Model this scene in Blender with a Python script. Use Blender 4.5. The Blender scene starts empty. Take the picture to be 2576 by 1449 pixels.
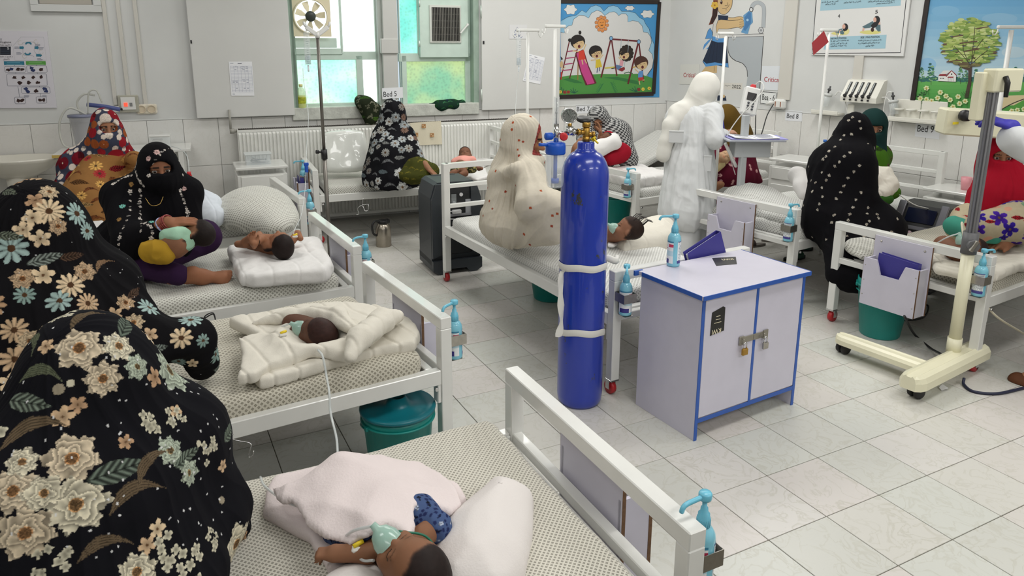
import bpy, bmesh, math, random
import numpy as np
from mathutils import Vector, Matrix, Euler
SC = bpy.context.scene
COL = SC.collection
PI = math.pi
random.seed(7)
# ---------------------------------------------------------------- camera
FOC, PPX, PPY = 1831.0, 1288.0, 539.0
YAW, PIT, ROL, CAMZ = 0.37, 0.233, 0.003, 1.7604
fw = np.array([math.sin(YAW)*math.cos(PIT), math.cos(YAW)*math.cos(PIT), -math.sin(PIT)])
r0 = np.array([math.cos(YAW), -math.sin(YAW), 0.0]); u0 = np.cross(r0, fw)
rt = r0*math.cos(ROL)+u0*math.sin(ROL); up = -r0*math.sin(ROL)+u0*math.cos(ROL)
CAM = np.array([0, 0, CAMZ])
cd = bpy.data.cameras.new('camera'); cam = bpy.data.objects.new('camera', cd); COL.objects.link(cam)
cam.matrix_world = Matrix(((rt[0], up[0], -fw[0], 0), (rt[1], up[1], -fw[1], 0), (rt[2], up[2], -fw[2], CAMZ), (0, 0, 0, 1)))
cd.sensor_width = 36.0; cd.lens = FOC/2576*36.0; cd.shift_y = -(724.5-PPY)/2576; cd.clip_start = .05
SC.camera = cam
# ---------------------------------------------------------------- world, lamps, exposure
w = bpy.data.worlds.new('world'); SC.world = w; w.use_nodes = True
w.node_tree.nodes['Background'].inputs[0].default_value = (.75, .88, 1, 1)
w.node_tree.nodes['Background'].inputs[1].default_value = 1.0
SC.view_settings.view_transform = 'Standard'; SC.view_settings.look = 'None'
SC.view_settings.exposure = -0.10; SC.view_settings.gamma = 1.0; SC.view_settings.use_curve_mapping = False
def area(name, loc, size, energy, color, rot=(0, 0, 0)):
    l = bpy.data.lights.new(name, 'AREA'); l.shape = 'RECTANGLE'; l.size, l.size_y = size
    l.energy = energy; l.color = color
    o = bpy.data.objects.new(name, l); COL.objects.link(o); o.location = loc; o.rotation_euler = rot
    return o
for lx, ly, e in ((-1.2, 1.6, 18), (-1.2, 4.3, 17), (-1.2, 6.4, 11), (1.6, 1.6, 25), (1.6, 4.3, 28), (1.9, 6.3, 25), (4.1, 1.9, 24), (4.0, 4.4, 29), (3.8, 6.2, 22), (-1.0, -.7, 16), (1.9, -.8, 42), (4.4, -.7, 40)):
    area('ceiling_lamp', (lx, ly, 3.02), (1.3, .5), e, (1, .99, .965))
# ---------------------------------------------------------------- helpers
def ray(x, y): return fw + rt*(x-PPX)/FOC - up*(y-PPY)/FOC
def gz(x, y, z):
    d = ray(x, y); return CAM + d*(z-CAMZ)/d[2]
def gd(x, y, depth): return CAM + ray(x, y)*depth
def gpl(x, y, p, n):
    d = ray(x, y); return CAM + d*(np.dot(p-CAM, n)/np.dot(d, n))
def gv(base, x, y):          # point over the vertical plane through base that faces the camera
    n = np.array([fw[0], fw[1], 0]); return gpl(x, y, np.array([base[0], base[1], 0.0]), n)
def lin(c):
    c = np.asarray(c, float)/255.0
    return np.where(c <= .04045, c/12.92, ((c+.055)/1.055)**2.4)
def L4(c): return tuple(lin(c))+(1.0,)
MATS = {}
def mat(name, rgb=(200, 200, 200), rough=.5, metal=0., spec=.5, noise=0., nscale=20., bump=0., bscale=60., coat=0., trans=0., alpha=1., emit=0., attr=False, sheen=0., sss=0.):
    if name in MATS: return MATS[name]
    m = bpy.data.materials.new(name); m.use_nodes = True; nt = m.node_tree; b = nt.nodes['Principled BSDF']
    b.inputs['Base Color'].default_value = L4(rgb); b.inputs['Roughness'].default_value = rough
    b.inputs['Metallic'].default_value = metal; b.inputs['Specular IOR Level'].default_value = spec
    b.inputs['Coat Weight'].default_value = coat; b.inputs['Transmission Weight'].default_value = trans
    b.inputs['Alpha'].default_value = alpha; b.inputs['Sheen Weight'].default_value = sheen
    if sss: b.inputs['Subsurface Weight'].default_value = sss; b.inputs['Subsurface Scale'].default_value = .01
    if emit: b.inputs['Emission Color'].default_value = L4(rgb); b.inputs['Emission Strength'].default_value = emit
    src = None
    if attr:
        a = nt.nodes.new('ShaderNodeAttribute'); a.attribute_name = 'Col'; src = a.outputs['Color']; nt.links.new(src, b.inputs['Base Color'])
    if noise or bump:
        tc = nt.nodes.new('ShaderNodeTexCoord')
    if noise:
        n = nt.nodes.new('ShaderNodeTexNoise'); n.inputs['Scale'].default_value = nscale; n.inputs['Detail'].default_value = 5
        nt.links.new(tc.outputs['Object'], n.inputs['Vector'])
        r = nt.nodes.new('ShaderNodeMapRange'); r.inputs[1].default_value = .3; r.inputs[2].default_value = .7
        r.inputs[3].default_value = 1-noise; r.inputs[4].default_value = 1+noise*.5; nt.links.new(n.outputs['Fac'], r.inputs[0])
        mx = nt.nodes.new('ShaderNodeMix'); mx.data_type = 'RGBA'; mx.blend_type = 'MULTIPLY'; mx.inputs['Factor'].default_value = 1
        if src: nt.links.new(src, mx.inputs[6])
        else: mx.inputs[6].default_value = L4(rgb)
        cc = nt.nodes.new('ShaderNodeCombineColor')
        for i in range(3): nt.links.new(r.outputs[0], cc.inputs[i])
        nt.links.new(cc.outputs[0], mx.inputs[7]); nt.links.new(mx.outputs[2], b.inputs['Base Color'])
    if bump:
        n2 = nt.nodes.new('ShaderNodeTexNoise'); n2.inputs['Scale'].default_value = bscale; n2.inputs['Detail'].default_value = 6
        nt.links.new(tc.outputs['Object'], n2.inputs['Vector'])
        bp = nt.nodes.new('ShaderNodeBump'); bp.inputs['Strength'].default_value = bump; bp.inputs['Distance'].default_value = .01
        nt.links.new(n2.outputs['Fac'], bp.inputs['Height']); nt.links.new(bp.outputs['Normal'], b.inputs['Normal'])
    MATS[name] = m; return m
WM = {}                      # world matrices of the empties, by name
def thing(name, label, cat, loc=(0, 0, 0), rz=0., group=None, mtx=None):
    o = bpy.data.objects.new(name, None); COL.objects.link(o); o.empty_display_size = .1
    m = mtx if mtx is not None else Matrix.Translation(Vector([float(v) for v in loc])) @ Matrix.Rotation(rz, 4, 'Z')
    o.matrix_basis = m; WM[o.name] = m
    o['label'] = label; o['category'] = cat
    if group: o['group'] = group
    return o
def tag(o, label, cat, group=None):
    o['label'] = label; o['category'] = cat
    if group: o['group'] = group
    return o
def structure(o): o['kind'] = 'structure'; return o
def wmat(o):
    return WM.get(o.name) if o is not None and o.name in WM else (wmat(o.parent) if o is not None and o.parent else Matrix.Identity(4))
def clone(root, mtx, label=None, group=None):
    def cp(o, par):
        c = o.copy(); COL.objects.link(c); c.parent = par
        for ch in list(o.children): cp(ch, c)
        return c
    c = cp(root, None); c.matrix_basis = mtx; WM[c.name] = mtx
    if label: c['label'] = label
    if group: c['group'] = group
    return c
def meshobj(name, V, F, mats, parent=None, smooth=False, fm=None, world=False, col=None, loc=None):
    V = np.asarray(V, float)
    if world and parent is not None:
        mi = np.array(wmat(parent).inverted()); V = V @ mi[:3, :3].T + mi[:3, 3]
    if world and parent is None:
        ctr = V.mean(0) if loc is None else np.asarray(loc, float); ctr = ctr.copy(); ctr[2] = V[:, 2].min() if loc is None else ctr[2]; V = V-ctr
    me = bpy.data.meshes.new(name); me.from_pydata(V.tolist(), [], [tuple(int(i) for i in f) for f in F])
    for m in (mats if isinstance(mats, (list, tuple)) else [mats]): me.materials.append(m)
    if fm is not None and len(me.materials) > 1: me.polygons.foreach_set('material_index', fm)
    if smooth is True: me.polygons.foreach_set('use_smooth', [True]*len(me.polygons))
    elif smooth: me.polygons.foreach_set('use_smooth', smooth)
    if col is not None:
        a = me.color_attributes.new('Col', 'FLOAT_COLOR', 'POINT')
        a.data.foreach_set('color', np.concatenate([col, np.ones((len(col), 1))], 1).astype(np.float32).ravel())
    o = bpy.data.objects.new(name, me); COL.objects.link(o)
    if parent is not None: o.parent = parent
    elif world: o.location = ctr
    return o
class G:                     # a small mesh builder
    def __init__(s): s.v = []; s.f = []; s.m = []; s.s = []
    def add(s, V, F, m=0, sm=False):
        k = len(s.v); s.v += [tuple(map(float, p)) for p in V]; s.f += [[i+k for i in f] for f in F]; s.m += [m]*len(F); s.s += [sm]*len(F); return s
    def box(s, c, d, m=0, ch=.0, R=None):
        x, y, z = (q/2 for q in d); R = np.eye(3) if R is None else np.asarray(R); c = np.asarray(c, float)
        if ch <= 0:
            V = [(a*x, b*y, e*z) for a in (-1, 1) for b in (-1, 1) for e in (-1, 1)]
            F = [(0, 1, 3, 2), (4, 6, 7, 5), (0, 4, 5, 1), (2, 3, 7, 6), (0, 2, 6, 4), (1, 5, 7, 3)]
        else:
            ch = min(ch, x*.9, y*.9, z*.9); V = []; ix = {}
            for a in (-1, 1):
                for b in (-1, 1):
                    for e in (-1, 1):
                        for ax in range(3):
                            p = [a*(x-ch), b*(y-ch), e*(z-ch)]; p[ax] = (a*x, b*y, e*z)[ax]; ix[a, b, e, ax] = len(V); V.append(p)
            F = []
            for ax in range(3):
                o1, o2 = (ax+1) % 3, (ax+2) % 3
                for sg in (-1, 1):
                    q = []
                    for p1, p2 in ((-1, -1), (1, -1), (1, 1), (-1, 1)):
                        t = [0, 0, 0]; t[ax] = sg; t[o1] = p1; t[o2] = p2; q.append(ix[tuple(t)+(ax,)])
                    F.append(q if sg > 0 else q[::-1])
                for p1 in (-1, 1):
                    for p2 in (-1, 1):
                        t0 = [0, 0, 0]; t1 = [0, 0, 0]
                        t0[ax] = -1; t1[ax] = 1; t0[o1] = t1[o1] = p1; t0[o2] = t1[o2] = p2
                        q = [ix[tuple(t0)+(o1,)], ix[tuple(t1)+(o1,)], ix[tuple(t1)+(o2,)], ix[tuple(t0)+(o2,)]]
                        F.append(q if p1*p2 < 0 else q[::-1])
            for a in (-1, 1):
                for b in (-1, 1):
                    for e in (-1, 1):
                        q = [ix[a, b, e, 0], ix[a, b, e, 1], ix[a, b, e, 2]]; F.append(q if a*b*e > 0 else q[::-1])
        V = np.array(V) @ R.T + c
        return s.add(V, F, m)
    def bar(s, p0, p1, wdt, hgt, m=0, ch=.003, upv=(0, 0, 1)):
        p0 = np.asarray(p0, float); p1 = np.asarray(p1, float); d = p1-p0; l = np.linalg.norm(d); d /= l
        u = np.asarray(upv, float)
        if abs(d @ u) > .95: u = np.array([1., 0, 0])
        y = np.cross(u, d); y /= np.linalg.norm(y); z = np.cross(d, y)
        return s.box((p0+p1)/2, (l, wdt, hgt), m, ch, np.stack([d, y, z], 1))
    def cyl(s, p0, p1, ra, rb=None, n=16, m=0, caps=True):
        rb = ra if rb is None else rb
        return s.tube([p0, p1], [ra, rb], n, m, caps)
    def tube(s, pts, r, n=8, m=0, caps=True, closed=False, sm=True):
        P = np.asarray(pts, float); k = len(P); R = np.full(k, r) if np.isscalar(r) else np.asarray(r, float)
        T = np.zeros_like(P); T[1:-1] = P[2:]-P[:-2]; T[0] = P[1]-P[0]; T[-1] = P[-1]-P[-2]
        T /= np.linalg.norm(T, axis=1)[:, None]+1e-12
        u = np.array([0, 0, 1.]) if abs(T[0, 2]) < .9 else np.array([1., 0, 0]); V = []; ang = np.arange(n)*2*PI/n
        for i in range(k):
            u = u-T[i]*(u @ T[i]); u /= np.linalg.norm(u)+1e-12; b = np.cross(T[i], u)
            V += [P[i]+R[i]*(math.cos(a)*u+math.sin(a)*b) for a in ang]
        F = [(i*n+j, i*n+(j+1) % n, (i+1)*n+(j+1) % n, (i+1)*n+j) for i in range(k-1) for j in range(n)]
        s.add(V, F, m, sm)
        if caps:
            q = len(s.v)-k*n; s.f += [[q+j for j in range(n)][::-1], [q+(k-1)*n+j for j in range(n)]]; s.m += [m, m]; s.s += [False, False]
        return s
    def lathe(s, prof, c=(0, 0, 0), n=24, m=0, R=None, mz=None, caps=True):
        c = np.asarray(c, float); R = np.eye(3) if R is None else np.asarray(R); k = len(prof)
        V = [(r*math.cos(2*PI*j/n), r*math.sin(2*PI*j/n), z) for r, z in prof for j in range(n)]
        V = np.array(V) @ R.T + c; q = len(s.v)
        for i in range(k-1):
            pass
        F = [(i*n+j, i*n+(j+1) % n, (i+1)*n+(j+1) % n, (i+1)*n+j) for i in range(k-1) for j in range(n)]
        s.add(V, F, m, True)
        if mz: 
            for i in range(k-1):
                for j in range(n): s.m[len(s.m)-len(F)+i*n+j] = mz[i]
        if caps:
            s.f += [[q+j for j in range(n)][::-1], [q+(k-1)*n+j for j in range(n)]]; s.m += [m if not mz else mz[0], m if not mz else mz[-1]]; s.s += [False, False]
        return s
    def prism(s, poly, o, ex, ey, ez, t, m=0):      # polygon in the (ex, ey) plane at o, extruded by t along ez
        o, ex, ey, ez = (np.asarray(q, float) for q in (o, ex, ey, ez)); n = len(poly)
        A = [o+ex*a+ey*b for a, b in poly]; B = [p+ez*t for p in A]
        F = [list(range(n))[::-1], list(range(n, 2*n))]+[[i, (i+1) % n, n+(i+1) % n, n+i] for i in range(n)]
        ar = sum(poly[i][0]*poly[(i+1) % n][1]-poly[(i+1) % n][0]*poly[i][1] for i in range(n))
        if (ar < 0) != (np.dot(np.cross(ex, ey), ez)*t < 0): F = [f[::-1] for f in F]
        return s.add(A+B, F, m)
    def obj(s, name, mats, parent=None, world=False, smooth=None, loc=None):
        return meshobj(name, s.v, s.f, mats, parent, s.s if smooth is None else smooth, s.m, world, None, loc)
def rotx(a): c, s = math.cos(a), math.sin(a); return np.array([[1, 0, 0], [0, c, -s], [0, s, c]])
def roty(a): c, s = math.cos(a), math.sin(a); return np.array([[c, 0, s], [0, 1, 0], [-s, 0, c]])
def rotz(a): c, s = math.cos(a), math.sin(a); return np.array([[c, -s, 0], [s, c, 0], [0, 0, 1]])
def spline(pts, k=8):        # Catmull-Rom through pts
    P = np.asarray(pts, float); P = np.vstack([2*P[0]-P[1], P, 2*P[-1]-P[-2]]); out = []
    for i in range(1, len(P)-2):
        for t in np.linspace(0, 1, k, endpoint=False):
            a, b, c, d = P[i-1], P[i], P[i+1], P[i+2]
            out.append(.5*((2*b)+(-a+c)*t+(2*a-5*b+4*c-d)*t*t+(-a+3*b-3*c+d)*t**3))
    out.append(P[-2]); return np.array(out)
# ---- numpy gradient noise
_rs = np.random.RandomState(3); _perm = _rs.permutation(256); _perm = np.concatenate([_perm, _perm, _perm]); _gr = _rs.randn(256, 3); _gr /= np.linalg.norm(_gr, axis=1)[:, None]
def noise(P):
    P = np.asarray(P, float); i = np.floor(P).astype(int); f = P-i; i &= 255; u = f*f*f*(f*(f*6-15)+10); out = 0
    for dx in (0, 1):
        wx = u[:, 0] if dx else 1-u[:, 0]
        for dy in (0, 1):
            wy = u[:, 1] if dy else 1-u[:, 1]
            for dz in (0, 1):
                wz = u[:, 2] if dz else 1-u[:, 2]
                h = _perm[_perm[_perm[i[:, 0]+dx]+i[:, 1]+dy]+i[:, 2]+dz]
                g = _gr[h]; out = out + wx*wy*wz*(g[:, 0]*(f[:, 0]-dx)+g[:, 1]*(f[:, 1]-dy)+g[:, 2]*(f[:, 2]-dz))
    return out
def fbm(P, o=3):
    r = 0; a = 1.
    for k in range(o): r = r+a*noise(P*2**k+k*17.3); a *= .5
    return r
# ---- signed distance modelling: every solid is (function, low corner, high corner)
def A3(*p): return np.asarray(p if len(p) == 3 else p[0], float)
def cap(a, b, ra, rb=None):
    a, b = A3(a), A3(b); rb = ra if rb is None else rb; d = b-a; q = d @ d+1e-12; r = max(ra, rb)
    def f(P):
        t = np.clip(((P-a) @ d)/q, 0, 1); return np.linalg.norm(P-a-t[:, None]*d, axis=1)-(ra+(rb-ra)*t)
    return f, np.minimum(a, b)-r, np.maximum(a, b)+r
def chain(pts, rad, k=.02):
    return U(*[cap(pts[i], pts[i+1], rad[i], rad[i+1]) for i in range(len(pts)-1)], k=k)
def ell(c, r, R=None):
    c = A3(c); r = A3(r); M = np.eye(3) if R is None else np.asarray(R); m = max(r)
    def f(P):
        q = (P-c) @ M; k0 = np.linalg.norm(q/r, axis=1); k1 = np.linalg.norm(q/(r*r), axis=1)+1e-9; return k0*(k0-1)/k1
    return f, c-m, c+m
def rbox(c, d, rd, R=None):
    c = A3(c); h = A3(d)/2-rd; M = np.eye(3) if R is None else np.asarray(R); m = np.linalg.norm(A3(d))/2
    def f(P):
        q = np.abs((P-c) @ M)-h; return np.linalg.norm(np.maximum(q, 0), axis=1)+np.minimum(q.max(1), 0)-rd
    return f, c-m, c+m
def U(*fs, k=.03):
    def f(P):
        d = fs[0][0](P)
        for g in fs[1:]:
            e = g[0](P); h = np.clip(.5+.5*(e-d)/k, 0, 1); d = e*(1-h)+d*h-k*h*(1-h)
        return d
    return f, np.min([g[1] for g in fs], 0), np.max([g[2] for g in fs], 0)
def SUB(a, b, k=.01):
    def f(P):
        d = a[0](P); e = -b[0](P); h = np.clip(.5-.5*(e-d)/k, 0, 1); return e*(1-h)+d*h+k*h*(1-h)
    return f, a[1], a[2]
def AND(a, b): return (lambda P: np.maximum(a[0](P), b[0](P))), np.maximum(a[1], b[1]), np.minimum(a[2], b[2])
def OFF(a, r): return (lambda P: a[0](P)-r), a[1]-r, a[2]+r
def DISP(a, fn, m=.03): return (lambda P: a[0](P)-fn(P)), a[1]-m, a[2]+m
def CUTZ(a, z): return (lambda P: np.maximum(a[0](P), z-P[:, 2])), np.array([a[1][0], a[1][1], max(a[1][2], z-.02)]), a[2]
def slab(poly, hf, t, rd=.012):   # a soft sheet: plan outline poly, top height hf(P), thickness t
    Q = np.asarray(poly, float)
    def f(P):
        X = P[:, :2]; d = np.full(len(X), 1e9); s = np.ones(len(X)); n = len(Q)
        for i in range(n):
            a, b = Q[i], Q[i-1]; e = b-a; v = X-a; t_ = np.clip((v @ e)/(e @ e), 0, 1); q = v-t_[:, None]*e; d = np.minimum(d, (q*q).sum(1))
            c1 = X[:, 1] >= a[1]; c2 = X[:, 1] < b[1]; c3 = e[0]*v[:, 1] > e[1]*v[:, 0]
            fl = (c1 & c2 & c3) | (~c1 & ~c2 & ~c3); s = np.where(fl, -s, s)
        d2 = np.sqrt(d)*s; h = hf(P); dz = np.abs(P[:, 2]-(h-t/2))-t/2
        qx = np.maximum(d2+rd, 0); qz = np.maximum(dz+rd, 0)
        return .75*(np.sqrt(qx*qx+qz*qz)+np.minimum(np.maximum(d2, dz)+rd, 0)-rd)
    g = np.array([[a, b, 0] for a, b in Q]); hh = []
    mn, mx = Q.min(0), Q.max(0); gx = np.stack(np.meshgrid(np.linspace(mn[0], mx[0], 25), np.linspace(mn[1], mx[1], 25)), -1).reshape(-1, 2)
    hh = hf(np.concatenate([gx, np.zeros((len(gx), 1))], 1))
    return f, np.array([mn[0]-.02, mn[1]-.02, hh.min()-t-.02]), np.array([mx[0]+.02, mx[1]+.02, hh.max()+.02])
def nets(sd, h):              # surface nets on a sparse grid -> vertices, quads
    f, lo, hi = sd; lo = lo-2*h; hi = hi+2*h; c = 4
    nc = np.ceil((hi-lo)/(h*c)).astype(int)+1
    ax = [lo[i]+h*c*np.arange(nc[i])+h*(c-1)/2 for i in range(3)]
    Pc = np.stack(np.meshgrid(*ax, indexing='ij'), -1).reshape(-1, 3)
    Fc = f(Pc); near = np.abs(Fc) < 1.6*c*h
    N = nc*c; F = np.where(Fc < 0, -1., 1.).reshape(nc)
    F = F.repeat(c, 0).repeat(c, 1).repeat(c, 2).astype(np.float32)
    idx = np.stack(np.unravel_index(np.nonzero(near)[0], nc), -1)*c
    off = np.stack(np.meshgrid(*[np.arange(c)]*3, indexing='ij'), -1).reshape(-1, 3)
    fi = (idx[:, None, :]+off[None]).reshape(-1, 3)
    for s in range(0, len(fi), 400000):
        q = fi[s:s+400000]; F[q[:, 0], q[:, 1], q[:, 2]] = f(lo+h*q)
    S = F < 0
    cnt = np.zeros(N-1, np.int8)
    for a in (0, 1):
        for b in (0, 1):
            for e in (0, 1): cnt += S[a:N[0]-1+a, b:N[1]-1+b, e:N[2]-1+e]
    cell = np.nonzero((cnt > 0) & (cnt < 8)); ci = np.stack(cell, 1)
    vid = np.full(N-1, -1, np.int32); vid[cell] = np.arange(len(ci))
    acc = np.zeros((len(ci), 3)); num = np.zeros(len(ci))
    for axi in range(3):
        o1, o2 = (axi+1) % 3, (axi+2) % 3
        for a in (0, 1):
            for b in (0, 1):
                p = ci.copy(); p[:, o1] += a; p[:, o2] += b; q = p.copy(); q[:, axi] += 1
                va = F[p[:, 0], p[:, 1], p[:, 2]]; vb = F[q[:, 0], q[:, 1], q[:, 2]]; mk = (va < 0) != (vb < 0)
                t = np.where(mk, va/np.where(mk, va-vb, 1), 0); pos = p.astype(float); pos[:, axi] += t
                acc[mk] += pos[mk]; num[mk] += 1
    V = lo+h*acc/num[:, None]; Q = []
    for axi in range(3):
        o1, o2 = (axi+1) % 3, (axi+2) % 3
        sl = [slice(1, N[i]-1) for i in range(3)]; sl[axi] = slice(0, N[axi]-1); s2 = list(sl); s2[axi] = slice(1, N[axi])
        A = S[tuple(sl)]; B = S[tuple(s2)]; e = np.stack(np.nonzero(A != B), 1); off = np.array([s.start for s in sl]); sg = A[tuple(e.T)]; e = e+off
        def at(d1, d2):
            q = e.copy(); q[:, o1] += d1; q[:, o2] += d2; return vid[q[:, 0], q[:, 1], q[:, 2]]
        q = np.stack([at(-1, -1), at(0, -1), at(0, 0), at(-1, 0)], 1); q[~sg] = q[~sg][:, ::-1]; Q.append(q)
    Q = np.concatenate(Q); Q = Q[(Q >= 0).all(1)]
    return V, Q
def vnormals(V, Q):
    n = np.cross(V[Q[:, 2]]-V[Q[:, 0]], V[Q[:, 3]]-V[Q[:, 1]]); o = np.zeros_like(V)
    for i in range(4): np.add.at(o, Q[:, i], n)
    return o/(np.linalg.norm(o, axis=1)[:, None]+1e-12)
def relax(V, Q, it=1, a=.5):
    for _ in range(it):
        s = np.zeros_like(V); c = np.zeros(len(V))
        for i in range(4):
            for j in (1, 3): np.add.at(s, Q[:, i], V[Q[:, (i+j) % 4]]); np.add.at(c, Q[:, i], 1)
        V = V+(s/np.maximum(c, 1)[:, None]-V)*a
    return V
def subdiv(V, Q):             # linear quad subdivision, then a relax pass by the caller
    n = len(V); E = np.concatenate([np.sort(Q[:, [i, (i+1) % 4]], 1) for i in range(4)]); key = E[:, 0].astype(np.int64)*n+E[:, 1]
    uq, inv = np.unique(key, return_inverse=True); em = (V[uq//n]+V[uq % n])/2; m = len(Q); fc = V[Q].mean(1)
    ei = (inv.reshape(4, m)+n).T; ci = np.arange(m)+n+len(uq)
    NQ = np.concatenate([np.stack([Q[:, i], ei[:, i], ci, ei[:, (i+3) % 4]], 1) for i in range(4)])
    return np.concatenate([V, em, fc]), NQ
def qmesh(name, V, Q, mats, parent=None, col=None, uv=None, world=True):
    V = np.asarray(V, np.float64)
    ctr = None
    if parent is not None and world:
        mi = np.array(wmat(parent).inverted()); V = V @ mi[:3, :3].T + mi[:3, 3]
    elif parent is None and world:
        ctr = V.mean(0); ctr[2] = V[:, 2].min(); V = V-ctr
    me = bpy.data.meshes.new(name); n = len(Q); me.vertices.add(len(V)); me.vertices.foreach_set('co', V.astype(np.float32).ravel())
    me.loops.add(n*4); me.loops.foreach_set('vertex_index', Q.astype(np.int32).ravel()); me.polygons.add(n)
    me.polygons.foreach_set('loop_start', np.arange(n, dtype=np.int32)*4); me.polygons.foreach_set('use_smooth', np.ones(n, bool))
    me.update(calc_edges=True)
    for m in (mats if isinstance(mats, (list, tuple)) else [mats]): me.materials.append(m)
    if col is not None:
        a = me.color_attributes.new('Col', 'FLOAT_COLOR', 'POINT'); a.data.foreach_set('color', np.concatenate([col, np.ones((len(col), 1))], 1).astype(np.float32).ravel())
    if uv is not None:
        l = me.uv_layers.new(name='UVMap'); l.data.foreach_set('uv', np.asarray(uv, np.float32)[Q.ravel()].ravel())
    o = bpy.data.objects.new(name, me); COL.objects.link(o)
    if parent is not None: o.parent = parent
    elif ctr is not None: o.location = ctr
    return o
def soft(name, sd, h, m, parent=None, wr=None, sub=0, rel=1, paint=None, uvf=None):
    """mesh a distance field; wr(P, N) -> offset along the normal; paint(P, N) -> sRGB"""
    V, Q = nets(sd, h); V = relax(V, Q, rel)
    for _ in range(sub): V, Q = subdiv(V, Q); V = relax(V, Q, 1)
    N = vnormals(V, Q)
    if wr is not None: V = V+N*wr(V, N)[:, None]; N = vnormals(V, Q)
    col = lin(np.clip(paint(V, N), 0, 255)) if paint is not None else None
    uv = uvf(V, N) if uvf is not None else None
    return qmesh(name, V, Q, m, parent, col, uv)
# ---- lettering
import unicodedata as ud
_AR = {}
for _cp in list(range(0xFB50, 0xFDD0))+list(range(0xFE80, 0xFEFD)):
    _d = ud.decomposition(chr(_cp)).split()
    if len(_d) == 2 and _d[0] in ('<isolated>', '<initial>', '<medial>', '<final>'): _AR.setdefault(chr(int(_d[1], 16)), {}).setdefault(_d[0][1:-1], chr(_cp))
def arabic(s):
    o = []
    for i, c in enumerate(s):
        f = _AR.get(c)
        if not f: o.append(c); continue
        pv = i > 0 and 'initial' in _AR.get(s[i-1], {}); nx = i+1 < len(s) and s[i+1] in _AR and 'initial' in f
        o.append(f.get('medial' if pv and nx else 'final' if pv else 'initial' if nx else 'isolated', c))
    return ''.join(o[::-1])
def text(name, body, size, m, parent, o, ex, ey, wfit=None, bold=.0, shear=0., t=.0006, hfit=None):
    """flat lettering with lower left corner o, reading along ex, up along ey (in the parent's space)"""
    cu = bpy.data.curves.new(name, 'FONT'); cu.body = body; cu.size = size; cu.extrude = t; cu.offset = bold; cu.shear = shear; cu.resolution_u = 3
    tmp = bpy.data.objects.new(name, cu); COL.objects.link(tmp)
    me = bpy.data.meshes.new_from_object(tmp.evaluated_get(bpy.context.evaluated_depsgraph_get()))
    bpy.data.objects.remove(tmp); bpy.data.curves.remove(cu)
    n = len(me.vertices)
    if n == 0: return None
    co = np.zeros(n*3, np.float32); me.vertices.foreach_get('co', co); co = co.reshape(-1, 3)
    co[:, :2] -= co[:, :2].min(0); sx = wfit/co[:, 0].max() if wfit else 1.; sy = hfit/co[:, 1].max() if hfit else (sx if wfit else 1.)
    ex, ey = A3(ex), A3(ey); ez = np.cross(ex, ey)
    V = A3(o)+co[:, :1]*sx*ex+co[:, 1:2]*sy*ey+co[:, 2:]*ez; me.vertices.foreach_set('co', V.astype(np.float32).ravel())
    me.materials.clear(); me.materials.append(m)
    ob = bpy.data.objects.new(name, me); COL.objects.link(ob); ob.parent = parent; return ob
# ---------------------------------------------------------------- wall planes
class Wall:
    def __init__(s, p, d, n): s.p, s.d, s.n = (A3(q) for q in (p, d, n))
    def px(s, x, y, off=0.): return gpl(x, y, s.p+s.n*off, s.n)          # picture point -> point of the wall
    def sz(s, x, y, off=0.): q = s.px(x, y, off)-s.p; return q @ s.d, q[2]
    def w(s, a, off, z): return s.p+s.d*a+s.n*off+np.array([0, 0, z])
    def mtx(s, a, z, off=0.):                                            # x along the wall, y out of it, z up
        o = s.w(a, off, z); return Matrix(((s.d[0], s.n[0], 0, o[0]), (s.d[1], s.n[1], 0, o[1]), (0, 0, 1, o[2]), (0, 0, 0, 1)))
a1 = math.radians(1.0); a2 = math.radians(103.5)
WB = Wall((1, 7.38, 0), (math.cos(a1), math.sin(a1), 0), (math.sin(a1), -math.cos(a1), 0))
KC = WB.px(1676, 250); KC[2] = 0
WR = Wall(KC, (-math.cos(a2), -math.sin(a2), 0), (-math.sin(a2), math.cos(a2), 0))
plaster = mat('plaster', (211, 212, 210), .75, noise=.05, nscale=2.2, bump=.12, bscale=9)
white = mat('white_enamel', (226, 226, 222), .24, noise=.05, nscale=6, coat=.35)
grout = mat('grout', (98, 92, 80), .9)
wgrout = mat('wall_grout', (150, 146, 136), .9)
XL, YF, CZ = -3.75, -1.7, 3.08
def wbox(W, s0, s1, z0, z1, o0, o1, g, m=0, ch=0.):
    R = np.stack([W.d, W.n, (0, 0, 1)], 1); g.box(W.w((s0+s1)/2, (o0+o1)/2, (z0+z1)/2), (s1-s0, abs(o1-o0), z1-z0), m, ch, R); return g
def pbox(W, x0, y0, x1, y1, o0, o1, g, m=0, ch=0., ztop=None):
    s0, z1 = W.sz(x0, y0, o1); s1, z0 = W.sz(x1, y1, o1)
    if ztop is not None: z1 = ztop
    return wbox(W, s0, s1, z0, z1, o0, o1, g, m, ch)
sK = (KC-WB.p) @ WB.d; sL = XL-1.0
so0, zs = WB.sz(737, 272); so1, _ = WB.sz(1203, 268)
g = G()
wbox(WB, sL, so0, 0, CZ, -.25, 0, g); wbox(WB, so1, sK+.3, 0, CZ, -.25, 0, g); wbox(WB, so0, so1, 0, zs, -.25, 0, g); wbox(WB, so0, so1, 2.75, CZ, -.25, 0, g)
wall_back = structure(g.obj('wall_back', plaster))
LR = (KC[1]-YF)/abs(WR.d[1])
g = G(); wbox(WR, 0, LR, 0, CZ, -.2, 0, g); wall_right = structure(g.obj('wall_right', plaster))
g = G(); g.box((XL-.1, (YF+7.4)/2, CZ/2), (.2, 7.4-YF+.3, CZ)); structure(g.obj('wall_left', plaster))
XR = (WR.w(LR, 0, 0))[0]
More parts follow.
